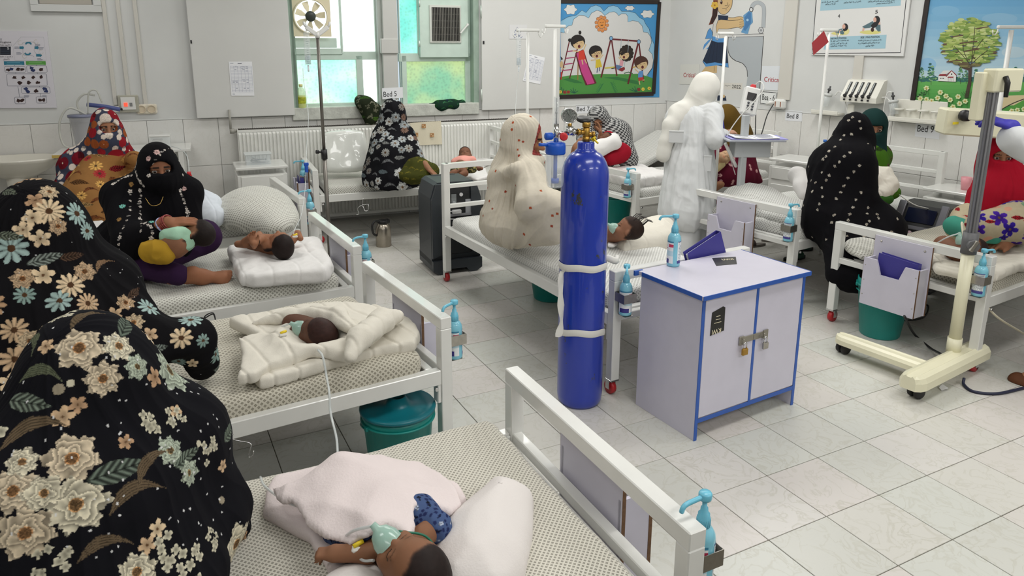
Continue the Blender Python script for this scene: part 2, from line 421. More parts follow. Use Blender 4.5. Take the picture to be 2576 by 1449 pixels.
g = G(); g.box(((XL+XR)/2, YF-.1, CZ/2), (XR-XL+.4, .2, CZ)); structure(g.obj('wall_front', plaster))
g = G(); g.box(((XL+XR)/2, (YF+7.6)/2, CZ+.06), (XR-XL+.6, 8.0-YF, .12)); structure(g.obj('ceiling', mat('ceiling_paint', (225, 224, 218), .9)))
g = G(); g.box(((XL+XR)/2, (YF+7.6)/2, -.054), (XR-XL+.6, 8.0-YF, .1)); floor = structure(g.obj('floor', grout))
# ---------------------------------------------------------------- floor tiles
def tile_mat(name, cols, vein, rough):
    m = mat(name, cols[0], rough, spec=.4); nt = m.node_tree; b = nt.nodes['Principled BSDF']; N = nt.nodes.new; K = nt.links.new
    oi = N('ShaderNodeObjectInfo'); tc = N('ShaderNodeTexCoord'); ad = N('ShaderNodeVectorMath'); ad.operation = 'MULTIPLY_ADD'
    ad.inputs[1].default_value = (1, 1, 1); cx = N('ShaderNodeCombineXYZ'); ml = N('ShaderNodeMath'); ml.operation = 'MULTIPLY'; ml.inputs[1].default_value = 57.
    K(oi.outputs['Random'], ml.inputs[0]); K(ml.outputs[0], cx.inputs[0]); K(ml.outputs[0], cx.inputs[2]); K(tc.outputs['Object'], ad.inputs[0]); K(cx.outputs[0], ad.inputs[2])
    cr = N('ShaderNodeValToRGB'); cr.color_ramp.interpolation = 'CONSTANT'; e = cr.color_ramp.elements
    while len(e) < len(cols): e.new(.5)
    for i, c in enumerate(cols): e[i].position = i/len(cols); e[i].color = L4(c)
    K(oi.outputs['Random'], cr.inputs[0])
    nz = N('ShaderNodeTexNoise'); nz.inputs['Scale'].default_value = 9; nz.inputs['Detail'].default_value = 7; nz.inputs['Distortion'].default_value = 1.6; K(ad.outputs[0], nz.inputs['Vector'])
    vr = N('ShaderNodeValToRGB'); q = vr.color_ramp.elements; q[0].position = .46; q[0].color = (0, 0, 0, 1); q[1].position = .5; q[1].color = (1, 1, 1, 1); z = q.new(.54); z.color = (0, 0, 0, 1); K(nz.outputs['Fac'], vr.inputs[0])
    n2 = N('ShaderNodeTexNoise'); n2.inputs['Scale'].default_value = 4; K(ad.outputs[0], n2.inputs['Vector'])
    mk = N('ShaderNodeMath'); mk.operation = 'MULTIPLY'; K(vr.outputs[0], mk.inputs[0]); K(n2.outputs['Fac'], mk.inputs[1])
    m2 = N('ShaderNodeMath'); m2.operation = 'MULTIPLY'; m2.inputs[1].default_value = vein[1]; K(mk.outputs[0], m2.inputs[0])
    mx = N('ShaderNodeMix'); mx.data_type = 'RGBA'; K(m2.outputs[0], mx.inputs['Factor']); K(cr.outputs[0], mx.inputs[6]); mx.inputs[7].default_value = L4(vein[0]); K(mx.outputs[2], b.inputs['Base Color'])
    return m
ftile = tile_mat('floor_tile_glaze', [(206, 204, 197), (209, 204, 199), (204, 205, 198), (210, 207, 202), (207, 203, 197), (202, 202, 195)], ((180, 177, 162), .75), .33)
UT = .30; RA = .102; C0 = np.array([-9.271, -8.416])*UT
Rt = rotz(RA)[:2, :2]
def grid(i, j): return Rt @ (np.array([i, -j])*UT-C0)
def in_room(p):
    return p[0] > XL+.05 and p[1] > YF and (p-KC[:2]) @ WR.n[:2] > -.2 and (p-WB.p[:2]) @ WB.n[:2] > -.2
cells = []
for i in range(-34, 22):
    for j in range(-24, 20):
        p = grid(i+.5, j+.5)
        if not in_room(p) or p[1] < .4: continue
        d = np.array([p[0], p[1], 0])-CAM; z = d @ fw
        if z < .4: continue
        x, y = PPX+FOC*(d @ rt)/z, PPY-FOC*(d @ up)/z
        if -160 < x < 2740 and y < 1720: cells.append((z, i, j))
cells.sort()
g = G(); g.box((0, 0, -.004), (UT-.0035, UT-.0035, .008), 0, .0012); t0 = g.obj('floor_tile', ftile, floor)
def place_tile(i, j, k):
    o = t0 if k == 0 else t0.copy()
    if k: COL.objects.link(o)
    p = grid(i+.5, j+.5); o.location = (p[0], p[1], 0); o.rotation_euler = (random.uniform(-.001, .001), random.uniform(-.001, .001), RA+random.choice((0, 1, 2, 3))*PI/2)
for k, (z, i, j) in enumerate(cells[:300]): place_tile(i, j, k)
g = G()
for z, i, j in cells[300:]:
    p = grid(i+.5, j+.5); g.box((p[0], p[1], -.004), (UT-.0035, UT-.0035, .008), 0, .0012, rotz(RA))
if g.v: o = g.obj('floor_tile', ftile, floor); o['kind'] = 'stuff'
# ---------------------------------------------------------------- wall tiles (a dado of upright tiles on both walls)
wtile = tile_mat('wall_tile_glaze', [(222, 221, 217), (219, 219, 216), (224, 222, 218)], ((208, 206, 200), .5), .22)
ZT = WB.sz(850, 287)[1]
def dado(W, s0, s1, par, ztop, tw=.30, th=.44, start=0.):
    g = G(); R = np.stack([W.d, W.n, (0, 0, 1)], 1); g.box((0, 0, 0), (tw-.004, .012, th-.004), 0, .0015); base = g.obj('wall_tile', wtile, par); first = True
    z = ztop
    while z > .05:
        h = min(th, z); s = s0+start
        while s < s1-.05:
            o = base if first else base.copy()
            if not first: COL.objects.link(o)
            first = False; wd = min(tw, s1-s)
            c = W.w(s+wd/2, .004, z-h/2); o.matrix_basis = Matrix(((W.d[0], W.n[0], 0, c[0]), (W.d[1], W.n[1], 0, c[1]), (0, 0, 1, c[2]), (0, 0, 0, 1))) @ Matrix.Diagonal((wd/tw, 1, h/th, 1)); s += tw
        z -= th
dado(WB, sL+.95, sK, wall_back, ZT)
ZTR = WR.sz(1860, 270)[1]
dado(WR, 0, 5.6, wall_right, ZTR, start=.02)
def trimstrip(name, W, s0, s1, z0, z1, o1, m):
    g = G(); wbox(W, s0, s1, z0, z1, 0, o1, g, 0, .002); return structure(g.obj(name, m))
trimstrip('trim_1', WB, sL, sK, ZT, ZT+.012, .012, plaster)
trimstrip('trim_2', WR, 0, LR, ZTR, ZTR+.012, .012, plaster)
# ---------------------------------------------------------------- windows
wframe = mat('window_paint', (196, 214, 203), .4, noise=.07, nscale=8)
def pane_mat(name, c0, c1, c2, st, sc=1.6):
    m = bpy.data.materials.new(name); m.use_nodes = True; nt = m.node_tree; b = nt.nodes['Principled BSDF']; N = nt.nodes.new; K = nt.links.new
    tc = N('ShaderNodeTexCoord'); nz = N('ShaderNodeTexNoise'); nz.inputs['Scale'].default_value = sc; nz.inputs['Detail'].default_value = 2; K(tc.outputs['Object'], nz.inputs['Vector'])
    cr = N('ShaderNodeValToRGB'); e = cr.color_ramp.elements; e[0].position = .36; e[0].color = L4(c0); e[1].position = .66; e[1].color = L4(c2); q = e.new(.5); q.color = L4(c1); K(nz.outputs['Fac'], cr.inputs[0])
    vo = N('ShaderNodeTexVoronoi'); vo.inputs['Scale'].default_value = 34; K(tc.outputs['Object'], vo.inputs['Vector'])
    mr = N('ShaderNodeMapRange'); mr.inputs[1].default_value = 0; mr.inputs[2].default_value = .6; mr.inputs[3].default_value = st*.82; mr.inputs[4].default_value = st*1.12; K(vo.outputs['Distance'], mr.inputs[0])
    K(cr.outputs[0], b.inputs['Emission Color']); K(mr.outputs[0], b.inputs['Emission Strength']); b.inputs['Base Color'].default_value = (.12, .2, .17, 1); b.inputs['Roughness'].default_value = .2
    return m
p_white = pane_mat('frosted_glass_bright', (238, 255, 248), (246, 255, 252), (255, 255, 255), 1.35)
p_green = pane_mat('frosted_glass_green', (156, 236, 210), (186, 246, 228), (214, 248, 212), 1.2, 2.6)
p_olive = pane_mat('frosted_glass_leafy', (134, 204, 160), (176, 216, 158), (202, 226, 152), .8, 3.0)
p_teal = pane_mat('frosted_glass_teal', (96, 220, 204), (130, 234, 218), (160, 242, 228), 1.05, 3.)
OFW = -.10
def window(name, bars, panes):
    g = G()
    for b in bars: pbox(WB, *b[:4], OFW-.05, OFW+.0+(b[4] if len(b) > 4 else 0), g, 0, .003, b[5] if len(b) > 5 else None)
    f = structure(g.obj(name, wframe))
    for p in panes:
        g = G(); pbox(WB, *p[:4], OFW-.04, OFW-.028, g, 0, 0, p[5] if len(p) > 5 else None); g.obj('pane', p[4], f)
    return f
TOPZ = 2.7
window('window_1', [(736, 0, 745, 275, 0, TOPZ), (940, 0, 960, 275, .0, TOPZ), (736, 262, 960, 276), (736, 130, 955, 150, .0), (895, 140, 917, 270), (852, 0, 864, 135, .01, TOPZ), (736, 122, 862, 137, .01), (736, 95, 848, 120, -.01)],
       [(736, 140, 900, 268, p_green), (905, 140, 955, 268, p_white), (856, 0, 945, 140, p_white, TOPZ), (736, 0, 860, 140, p_white, TOPZ)])
w2 = window('window_2', [(1003, 0, 1010, 272, 0, TOPZ), (1170, 140, 1203, 268), (1003, 262, 1203, 272), (1003, 134, 1190, 154), (1010, 140, 1026, 268), (1048, 0, 1056, 140, 0, TOPZ), (1176, 0, 1203, 140, 0, TOPZ)],
       [(1005, 0, 1052, 138, p_teal, TOPZ), (1020, 150, 1176, 266, p_olive)])
# casement that carries the grille
g = G(); pbox(WB, 1054, 0, 1179, 144, OFW-.02, OFW+.05, g, 0, .004, TOPZ); g.obj('casement', wframe, w2)
g = G(); pbox(WB, 1080, 12, 1161, 108, OFW+.05, OFW+.065, g, 0, .003); g.obj('grille_panel', mat('grille_panel', (205, 208, 200), .5), w2)
g = G(); pbox(WB, 1086, 18, 1158, 103, OFW+.064, OFW+.068, g); g.obj('grille_opening', mat('dark_void', (14, 13, 14), .9), w2)
g = G(); s0, z1 = WB.sz(1086, 18, OFW+.07); s1, z0 = WB.sz(1158, 103, OFW+.07)
for k in range(18):
    s = s0+(s1-s0)*(k+.5)/18; wbox(WB, s-.0035, s+.0035, z0, z1, OFW+.068, OFW+.076, g)
for k in range(1, 5): wbox(WB, s0, s1, z0+(z1-z0)*k/5-.002, z0+(z1-z0)*k/5+.002, OFW+.067, OFW+.07, g)
o = g.obj('grille_slat', mat('slat_metal', (120, 118, 112), .4, .6), w2); o['kind'] = 'stuff'
g = G(); a = WB.px(1177, 62, OFW+.07); b = WB.px(1158, 84, OFW+.09); g.bar(a, b, .02, .014, 0, .004); g.cyl(a, a-WB.n*.03, .012); g.obj('latch', white, w2)
for y in (8, 110):
    g = G(); a = WB.px(1055, y-8, OFW+.055); b = WB.px(1055, y+8, OFW+.055); g.cyl(a, b, .009, n=8); g.obj('hinge', mat('hinge_metal', (205, 214, 206), .4, .3), w2)
# pillar between the two windows with a cable duct, sill
g = G(); pbox(WB, 948, 0, 1005, 276, -.24, -.02, g, 0, .004, TOPZ); pl = structure(g.obj('trim_3', mat('pillar_paint', (176, 182, 176), .6, noise=.06, nscale=4)))
g = G(); pbox(WB, 961, 0, 1001, 100, -.02, .03, g, 0, .004, TOPZ); pbox(WB, 958, 97, 1003, 135, -.02, .05, g, 0, .008); pbox(WB, 963, 135, 1003, 236, -.02, .03, g, 0, .004); g.obj('cable_duct', mat('duct_paint', (190, 190, 186), .55), pl)
g = G(); pbox(WB, 735, 272, 1206, 287, -.1, .04, g, 0, .006); structure(g.obj('trim_4', mat('sill_paint', (196, 198, 190), .6, noise=.2, nscale=14, bump=.4)))
for xa, xb in ((733, 740), (1190, 1206)):
    g = G(); pbox(WB, xa, 0, xb, 272, -.24, .012, g, 0, .002, TOPZ); structure(g.obj('trim_5', mat('reveal_paint', (150, 170, 156), .6, noise=.15, nscale=10)))
# ---------------------------------------------------------------- flat painted artwork: filled outlines stacked a hair apart
class Art:
    def __init__(s, W, ox, oy, k, off=.002): s.W, s.ox, s.oy, s.k, s.off = W, ox, oy, k, off; s.V = []; s.F = []; s.C = []
    def _add(s, P, F, c):
        n = len(s.V); s.V += P; s.F += [[i+n for i in f] for f in F]; s.C += [lin(c)]*len(P); s.off += .00001
    def pt(s, x, y): return s.W.px(s.ox+x*s.k, s.oy+y*s.k, s.off)
    def p(s, c, pts): s._add([s.pt(*q) for q in pts], [list(range(len(pts)))[::-1]], c); return s
    def b(s, c, x0, y0, x1, y1): return s.p(c, [(x0, y0), (x1, y0), (x1, y1), (x0, y1)])
    def c(s, c, x, y, rx, ry=None, n=20, a0=0., a1=2*PI):
        ry = rx if ry is None else ry; return s.p(c, [(x+rx*math.cos(a0+(a1-a0)*i/n), y+ry*math.sin(a0+(a1-a0)*i/n)) for i in range(n)])
    def l(s, c, wd, pts, sm=False, cl=False):
        P = np.array(pts, float)
        if cl: P = np.vstack([P, P[:1]])
        if sm: P = spline(P, 6)
        T = np.gradient(P, axis=0); T /= np.linalg.norm(T, axis=1)[:, None]+1e-9; Nn = np.stack([-T[:, 1], T[:, 0]], 1)*wd/2
        A, B = P+Nn, P-Nn; n = len(P); pts = [s.pt(*q) for q in A]+[s.pt(*q) for q in B]
        s._add(pts, [[i, i+1, n+i+1, n+i] for i in range(n-1)], c); return s
    def build(s, name, parent, m=None):
        return meshobj(name, s.V, s.F, m or mat('mural_paint', (200, 200, 200), .55, attr=True), parent, False, None, True, np.array(s.C))
# ---------------------------------------------------------------- ward beds
melamine = mat('lilac_melamine', (203, 200, 214), .35, noise=.03, nscale=12)
chip = mat('chipboard_edge', (112, 82, 58), .8, noise=.3, nscale=80)
steel = mat('brushed_steel', (176, 172, 164), .3, .9, noise=.1, nscale=60)
redwheel = mat('red_wheel', (178, 34, 40), .35)
blackp = mat('black_plastic', (24, 24, 26), .45)
chrome = mat('chrome', (205, 205, 205), .15, 1.)
def sheet_mat(name, bgc=(214, 213, 205), dot=(118, 116, 106), pitch=.0158, strength=1.):
    m = mat(name, bgc, .85, sheen=.2); nt = m.node_tree; b = nt.nodes['Principled BSDF']; N = nt.nodes.new; K = nt.links.new
    uv = N('ShaderNodeUVMap'); sp = N('ShaderNodeSeparateXYZ'); K(uv.outputs[0], sp.inputs[0])
    def mth(op, a, c=None, v=None):
        q = N('ShaderNodeMath'); q.operation = op
        K(a, q.inputs[0])
        if c is not None: K(c, q.inputs[1])
        if v is not None: q.inputs[1].default_value = v
        return q.outputs[0]
    s = mth('MULTIPLY', mth('ADD', sp.outputs[0], sp.outputs[1]), v=.7071/pitch); d = mth('MULTIPLY', mth('SUBTRACT', sp.outputs[0], sp.outputs[1]), v=.7071/pitch)
    ca = mth('ABSOLUTE', mth('SUBTRACT', mth('FRACT', s), v=.5)); cb = mth('ABSOLUTE', mth('SUBTRACT', mth('FRACT', d), v=.5))
    mx = mth('MAXIMUM', ca, cb); a = mth('LESS_THAN', mx, v=.27); ring = mth('GREATER_THAN', mx, v=.15); core = mth('LESS_THAN', mx, v=.07)
    k = mth('MULTIPLY', a, mth('ADD', mth('MULTIPLY', mth('MAXIMUM', ring, core), v=.5), v=.42)); k = mth('MULTIPLY', k, v=strength)
    x = N('ShaderNodeMix'); x.data_type = 'RGBA'; K(k, x.inputs['Factor']); x.inputs[6].default_value = L4(bgc); x.inputs[7].default_value = L4(dot); K(x.outputs[2], b.inputs['Base Color'])
    return m
sheetA = sheet_mat('diamond_print_sheet')
sheetB = sheet_mat('diamond_print_sheet_beige', (206, 201, 186), (112, 106, 90))
sheetF = sheet_mat('diamond_print_sheet_fine', (208, 204, 192), (104, 100, 88), .0105)
sheetC = sheet_mat('diamond_print_sheet_pale', (220, 220, 216), (140, 139, 132))
def caster(g, x, y, par, rw=.036, col=None):
    g = G(); g.box((x, y, .082), (.05, .05, .008), 0, .001); g.box((x+.012, y-.02, .055), (.03, .003, .05)); g.box((x+.012, y+.02, .055), (.03, .003, .05)); o = g.obj('caster', chrome, par)
    g = G(); g.lathe([(.012, -.013), (rw, -.013), (rw+.001, 0), (rw, .013), (.012, .013)], (x+.014, y, rw), 14, 0, rotx(PI/2)); g.obj('wheel', col or redwheel, o)
def holder(par, y0, wd=.34, z0=.24, z1=.645, x0=-.028, dep=.10):
    h = G(); h.box((x0-.006, y0, (z0+z1)/2), (.012, wd, z1-z0)); o = h.obj('chart_holder', melamine, par)
    g = G(); fw_ = wd*.96; zt = z0+.285; xo = x0-.012-dep
    P = [(-fw_/2, z0), (fw_/2, z0), (fw_/2, zt), (.085, zt), (.055, zt-.085), (-.055, zt-.085), (-.085, zt), (-fw_/2, zt)]
    g.prism(P, (xo, y0, 0), (0, 1, 0), (0, 0, 1), (1, 0, 0), .012); g.obj('front_board', melamine, o)
    for sy in (-1, 1):
        g = G(); g.box((xo+.012+dep/2, y0+sy*(fw_/2-.006), z0+.14), (dep, .012, .28)); g.obj('side_board', melamine, o)
    g = G(); g.box((xo+.012+dep/2, y0, z0+.006), (dep, fw_-.026, .012)); g.obj('bottom_board', melamine, o)
    for sy in (-1, 1):
        g = G(); g.box((x0-.006, y0+sy*(wd/2+.0006), (z0+z1)/2), (.0118, .001, z1-z0)); g.obj('raw_edge', chip, o); g = G(); g.box((xo+.006, y0+sy*(fw_/2+.0006), z0+.1425), (.0118, .001, .285)); g.obj('raw_edge', chip, o)
    g = G()
    for sy in (-1, 1): g.lathe([(.0, 0), (.007, 0), (.005, .003), (0, .004)], (x0-.012, y0+sy*wd*.38, z1-.03), 8, 0, roty(-PI/2))
    for sy in (-1, 1):
        for zz in (.06, .15, .24): g.lathe([(.0, 0), (.004, 0), (.003, .002), (0, .003)], (xo, y0+sy*(fw_/2-.012), z0+zz), 6, 0, roty(-PI/2))
    g.obj('screw', steel, o); return (xo+.012+dep/2, y0, z0+.013)
def bracket(par, y, z=.545, x=-.066):
    g = G(); r = .037
    for a, b in (((x+.001-r, y-r), (x-r+.001, y+r)), ((x-r, y-r), (x+r, y-r)), ((x-r, y+r), (x+r, y+r)), ((x+r, y-r), (x+r, y+r))):
        g.bar((a[0], a[1], z), (b[0], b[1], z), .0018, .045, 0, 0)
    g.box((x-.004, y, z-.092), (.06, .05, .0018)); g.box((x+r+.0012, y, z-.045), (.0018, .03, .1)); g.obj('steel_bracket', steel, par)
BEDS = {}
def bed(key, c, ang, wd, L, label, hold=None, disp=None, hz=.90, fz=.665, slat=True):
    t = thing('hospital_bed', label, 'bed', (c[0], c[1], 0), ang, 'white enamelled ward beds'); BEDS[key] = t; h = wd/2-.025; T = .05
    for sy in (-1, 1):
        g = G(); g.box((0, sy*h, (fz-.05+.085)/2), (T, T, fz-.135), 0, .003); g.box((.033, sy*(h-.002), .36), (.016, .044, .14), 0, .003); g.obj('leg', white, t); caster(g, 0, sy*h, t)
        g = G(); g.box((L, sy*h, (hz+.085)/2), (T, T, hz-.085), 0, .004); g.obj('leg', white, t); caster(g, L, sy*h, t)
        g = G(); g.box((L/2, sy*(h+.003), .405), (L-T, .04, .065), 0, .003); g.obj('side_rail', white, t)
    for nm, x, z, q in (('foot_rail', 0, fz-.025, .05), ('foot_crossbar', 0, .42, .036), ('head_rail', L, hz-.02, .04), ('head_crossbar', L, .73, .03), ('head_crossbar', L, .58, .03), ('end_rail', .062, .42, .034), ('end_rail', L-.06, .42, .034)):
        g = G(); g.box((x, 0, z), (q, wd if nm == 'foot_rail' else wd-T+.004 if 'end' not in nm else wd-.09, q), 0, .003); g.obj(nm, white, t)
    g = G(); g.box((L/2, 0, .398), (L-.16, wd-.1, .02)); g.obj('mattress_board', mat('board_grey', (120, 116, 110), .8), t)
    g = G()
    for sy in (-1, 1):
        for x in (.05, L-.05): g.cyl((x, sy*(h+.022), .36), (x, sy*(h+.032), .36), .008, n=8)
    g.obj('bolt', chrome, t)
    b = None
    if hold is not None: b = holder(t, hold)
    if disp is not None: bracket(t, disp*h)
    return t
def bedP(key, x, y, z): m = np.array(BEDS[key].matrix_basis); return m[:3, :3] @ A3(x, y, z)+m[:3, 3]
def mattress(key, label, wd, L, m, x0=.09, th=.10, z0=.41, seed=0, wr=.006, tilt=None):
    ox, oy = seed*13.1, seed*7.7
    def disp(P): return wr*(fbm(np.stack([P[:, 0]*2.3+ox, P[:, 1]*5.5+oy, P[:, 2]*2], 1), 3)+.8*np.abs(noise(np.stack([P[:, 0]*1.6+oy, P[:, 1]*8+ox, P[:, 2]], 1))))
    Lm = L-.15
    sd = rbox((x0+Lm/2, 0, z0+th/2), (Lm, wd-.06, th), .036)
    V, Q = nets(sd, .02); V = relax(V, Q, 1); N = vnormals(V, Q); V = V+N*disp(V)[:, None]
    u = V[:, 0]+np.where(V[:, 0] < x0+.02, (z0+th-.03-V[:, 2]), 0)*-1; v = V[:, 1]+np.sign(V[:, 1])*np.where(np.abs(V[:, 1]) > wd/2-.06, (z0+th-V[:, 2]), 0)
    if tilt:
        x1, an = tilt; k = np.clip((V[:, 0]-x1)/.1, 0, 1); dx = np.maximum(V[:, 0]-x1, 0); V[:, 2] += dx*math.sin(an)*np.minimum(1, k+.3); V[:, 0] -= dx*(1-math.cos(an))
    V[:, 2] = np.maximum(V[:, 2], z0-.001)
    t = BEDS[key]; M = np.array(t.matrix_basis); V = V @ M[:3, :3].T+M[:3, 3]
    o = qmesh('mattress', V, Q, m, None, None, np.stack([u, v], 1)); tag(o, label, 'mattress', 'sheeted ward mattresses'); return o
def footbed(key, A, B, ang, wd, L, label, **k):
    A, B = np.array(A), np.array(B); bed(key, (A+B)/2, math.radians(ang), wd, L, label, **k)
footbed('L1', (.842, 2.18), (.932, 1.20), 185.3, .97, 1.95, 'white bed in the foreground with a baby under a pink blanket', hold=-.02, disp=.93)
footbed('L2', (.588, 3.593), (.766, 2.703), 190.2, .92, 1.92, 'white bed second from the camera with a baby wrapped in a quilt', hold=-.02, disp=.93)
footbed('L3', (.459, 4.826), (.595, 3.89), 188.5, .95, 1.92, 'white bed of the woman in black holding a baby', hold=-.02, disp=.93)
footbed('L4', (.296, 6.235), (.44, 5.30), 189, .95, 1.92, 'white bed beside the enamel cabinet and tall drip pole', disp=.93)
bed('W', (.652, 6.84), math.radians(1.3), .80, 1.93, 'white bed in front of the long radiator under the window', hold=-.03, disp=-.2)
footbed('B', (3.308, 4.671), (3.527, 3.744), 13.3, .95, 1.93, 'white bed with an empty lilac chart holder by the bed 9 wall', hold=.02, disp=-1.)
footbed('T', (3.529, 3.412), (3.703, 2.512), 11., .92, 1.9, 'white bed at right edge with blue folder in its chart holder', hold=.01, disp=-1.)
footbed('E', (3.05, 6.11), (3.23, 5.33), 13., .80, 1.9, 'white bed behind the nurse with white quilt at its foot', disp=-.9)
bed('C', (2.15, 3.07), math.radians(98), .92, 2.05, 'white bed in the middle of the room behind the blue gas cylinder', hold=-.08, disp=.97)
bed('D', (2.95, 7.0), math.radians(1.2), .70, 1.86, 'white bed in the far corner below the playground mural', disp=.2)
mattress('L1', 'diamond print mattress under the foreground baby', .97, 1.95, sheetF, th=.105, seed=1, wr=.010)
mattress('L2', 'rumpled diamond print mattress under the quilt wrapped baby', .92, 1.92, sheetB, th=.11, seed=2, wr=.015)
mattress('L3', 'diamond print mattress the woman in black sits on', .95, 1.92, sheetA, seed=3)
mattress('L4', 'diamond print mattress of the bed by the enamel cabinet', .95, 1.92, sheetC, seed=4)
mattress('W', 'diamond print mattress of the window bed', .80, 1.93, sheetA, seed=5)
mattress('B', 'draped diamond print mattress the woman in dotted black sits on', .95, 1.93, sheetC, seed=6, wr=.014)
mattress('T', 'diamond print mattress below the woman in red', .92, 1.9, sheetB, seed=7, th=.09)
mattress('E', 'grey patterned mattress below the woman in olive scarf', .80, 1.9, sheetC, seed=8)
mattress('C', 'diamond print mattress the woman in cream shawl sits on', .92, 2.05, sheetC, seed=9)
mattress('D', 'mattress with raised back in the far corner', .70, 1.86, sheetC, seed=10, tilt=(1.15, .42))
# ---------------------------------------------------------------- sanitizer bottles
blue_pl = mat('light_blue_plastic', (112, 190, 214), .28, spec=.5, sss=.15)
blue_liq = mat('blue_gel_bottle', (128, 196, 216), .18, spec=.5, coat=.3)
label_m = mat('label_print', (240, 240, 240), .5, attr=True)
def label_strip(par, r, z0, z1, a0, a1, kind, name='label'):
    nx, nz = 26, 30; V = []; C = []; rs = random.Random(5)
    for j in range(nz+1):
        for i in range(nx+1):
            a = a0+(a1-a0)*i/nx; V.append((r*math.cos(a), r*math.sin(a), z0+(z1-z0)*j/nz))
    F = [(j*(nx+1)+i, j*(nx+1)+i+1, (j+1)*(nx+1)+i+1, (j+1)*(nx+1)+i) for j in range(nz) for i in range(nx)]
    VV = []; FF = []; CC = []
    for q, f in enumerate(F):
        j, i = divmod(q, nx); u = i/nx; v = j/nz; c = (232, 236, 238)
        if kind == 'front':
            if .12 < u < .6 and .64 < v < .70: c = (176, 40, 110)
            elif .12 < u < .5 and .73 < v < .79: c = (70, 70, 90)
            elif u > .68 and .72 < v < .84: c = (196, 60, 90)
            elif v < .2 and .1 < u < .7: c = (58, 52, 130)
            elif v > .92: c = (60, 130, 160)
            elif .3 < v < .55 and u > .4: c = (196, 222, 232)
        else:
            if j % 2 == 0 and .06 < u < .94 and v > .12 and rs.random() < .85: c = (150, 158, 166)
            elif v <= .12: c = (70, 66, 140)
            elif v > .95: c = (80, 90, 150)
        n = len(VV); VV += [V[k] for k in f]; FF.append((n, n+1, n+2, n+3)); CC += [lin(c)]*4
    return meshobj(name, VV, FF, label_m, par, True, None, False, np.array(CC))
def bottle_parts(t):
    g = G(); g.lathe([(0, 0), (.028, 0), (.0315, .004), (.032, .012), (.032, .135), (.030, .148), (.022, .162), (.0135, .168), (.0135, .174), (0, .174)], n=24); g.obj('body', blue_liq, t)
    label_strip(t, .0324, .018, .128, -1.25, 1.25, 'front'); label_strip(t, .0324, .018, .128, PI-1.25, PI+1.25, 'back')
    g = G(); g.lathe([(.0, .166), (.0165, .166), (.0165, .19), (.0145, .193), (.0145, .2), (.010, .203), (.009, .216), (.006, .218), (.006, .243), (0, .243)], n=18)
    for k in range(16): a = k*PI/8; g.box((.0166*math.cos(a), .0166*math.sin(a), .178), (.0012, .002, .02), 0, 0, rotz(a))
    p = g.obj('pump', blue_pl, t)
    g = G(); g.lathe([(.0, .238), (.015, .238), (.0165, .243), (.0165, .253), (.014, .257), (0, .258)], n=18); g.tube(spline([(0, 0, .247), (.03, 0, .247), (.06, 0, .246), (.072, 0, .240), (.077, 0, .228)], 4), [.008]+[.0062]*15+[.005], 8); g.obj('nozzle', blue_pl, p)
bt = thing('sanitizer_bottle', '', 'bottle'); bottle_parts(bt)
used_b = [0]
def bottle(p, rz, label):
    m = Matrix.Translation(Vector([float(q) for q in p])) @ Matrix.Rotation(rz, 4, 'Z')
    if used_b[0] == 0: bt.matrix_basis = m; WM[bt.name] = m; bt['label'] = label; bt['group'] = 'blue sanitizer pump bottles'; used_b[0] = 1; return bt
    return clone(bt, m, label)
def bed_bottle(key, y, rz, label):
    p = bedP(key, -.066, y, .4548); bottle(p, rz, label)
bh = lambda wd: wd/2-.025
bed_bottle('L1', .93*bh(.97), math.radians(190), 'sanitizer bottle in the bracket of the foreground bed')
bed_bottle('L2', .93*bh(.92), math.radians(215), 'sanitizer bottle in the bracket right of the quilt wrapped baby')
bed_bottle('L3', .93*bh(.95), math.radians(200), 'sanitizer bottle in the bracket near the steel jug')
bed_bottle('L4', .93*bh(.95), math.radians(190), 'sanitizer bottle in the bracket beside the tall drip pole')
bed_bottle('W', -.2*bh(.8), math.radians(175), 'sanitizer bottle at the window bed by the enamel cabinet')
bed_bottle('B', -bh(.95), math.radians(5), 'sanitizer bottle right of the empty chart holder')
bed_bottle('T', -bh(.92), math.radians(0), 'sanitizer bottle beside the cream medical stand')
bed_bottle('E', -.9*bh(.8), math.radians(5), 'sanitizer bottle right of the gas cylinder shoulder below the checked shawl')
bed_bottle('C', .97*bh(.92), math.radians(-120), 'sanitizer bottle right of the upper tie of the gas cylinder')
bed_bottle('D', .2*bh(.7), math.radians(20), 'small far sanitizer bottle left of the humidifier jar')
# blue folders in the chart holders
folder_m = mat('blue_folder', (62, 58, 140), .45); paper_m = mat('paper_white', (232, 232, 236), .8)
def folder(key, y, x, z, label, tilt=0., ry=0.):
    M = BEDS[key].matrix_basis @ Matrix.Translation((x, y, z)) @ Matrix.Rotation(tilt, 4, 'X') @ Matrix.Rotation(ry, 4, 'Y')
    t = thing('ring_binder', label, 'folder', mtx=M, group='blue chart folders')
    for sx in (-1, 1):
        g = G(); g.box((sx*.016, 0, .15), (.003, .235, .30), 0, .001); g.obj('cover', folder_m, t)
    g = G(); g.box((0, -.118, .15), (.035, .003, .30), 0, .001); g.obj('spine', folder_m, t)
    g = G()
    for k in range(8): g.box((-.012+k*.003, .004, .145+random.uniform(-.002, .002)), (.0022, .21, .275)); 
    o = g.obj('sheets', paper_m, t); o['kind'] = 'stuff'
folder('T', .01, -.085, .255, 'blue folder standing in the chart holder at right', .06)
folder('L1', -.02, -.085, .255, 'blue folder in the chart holder of the foreground bed', .03)
folder('W', -.03, -.085, .255, 'blue folder at the window bed behind the far left bed end', -.05)
folder('C', -.15, -.085, .49, 'blue folder tilted behind the cabinet top and sanitizer', -.38, 0)
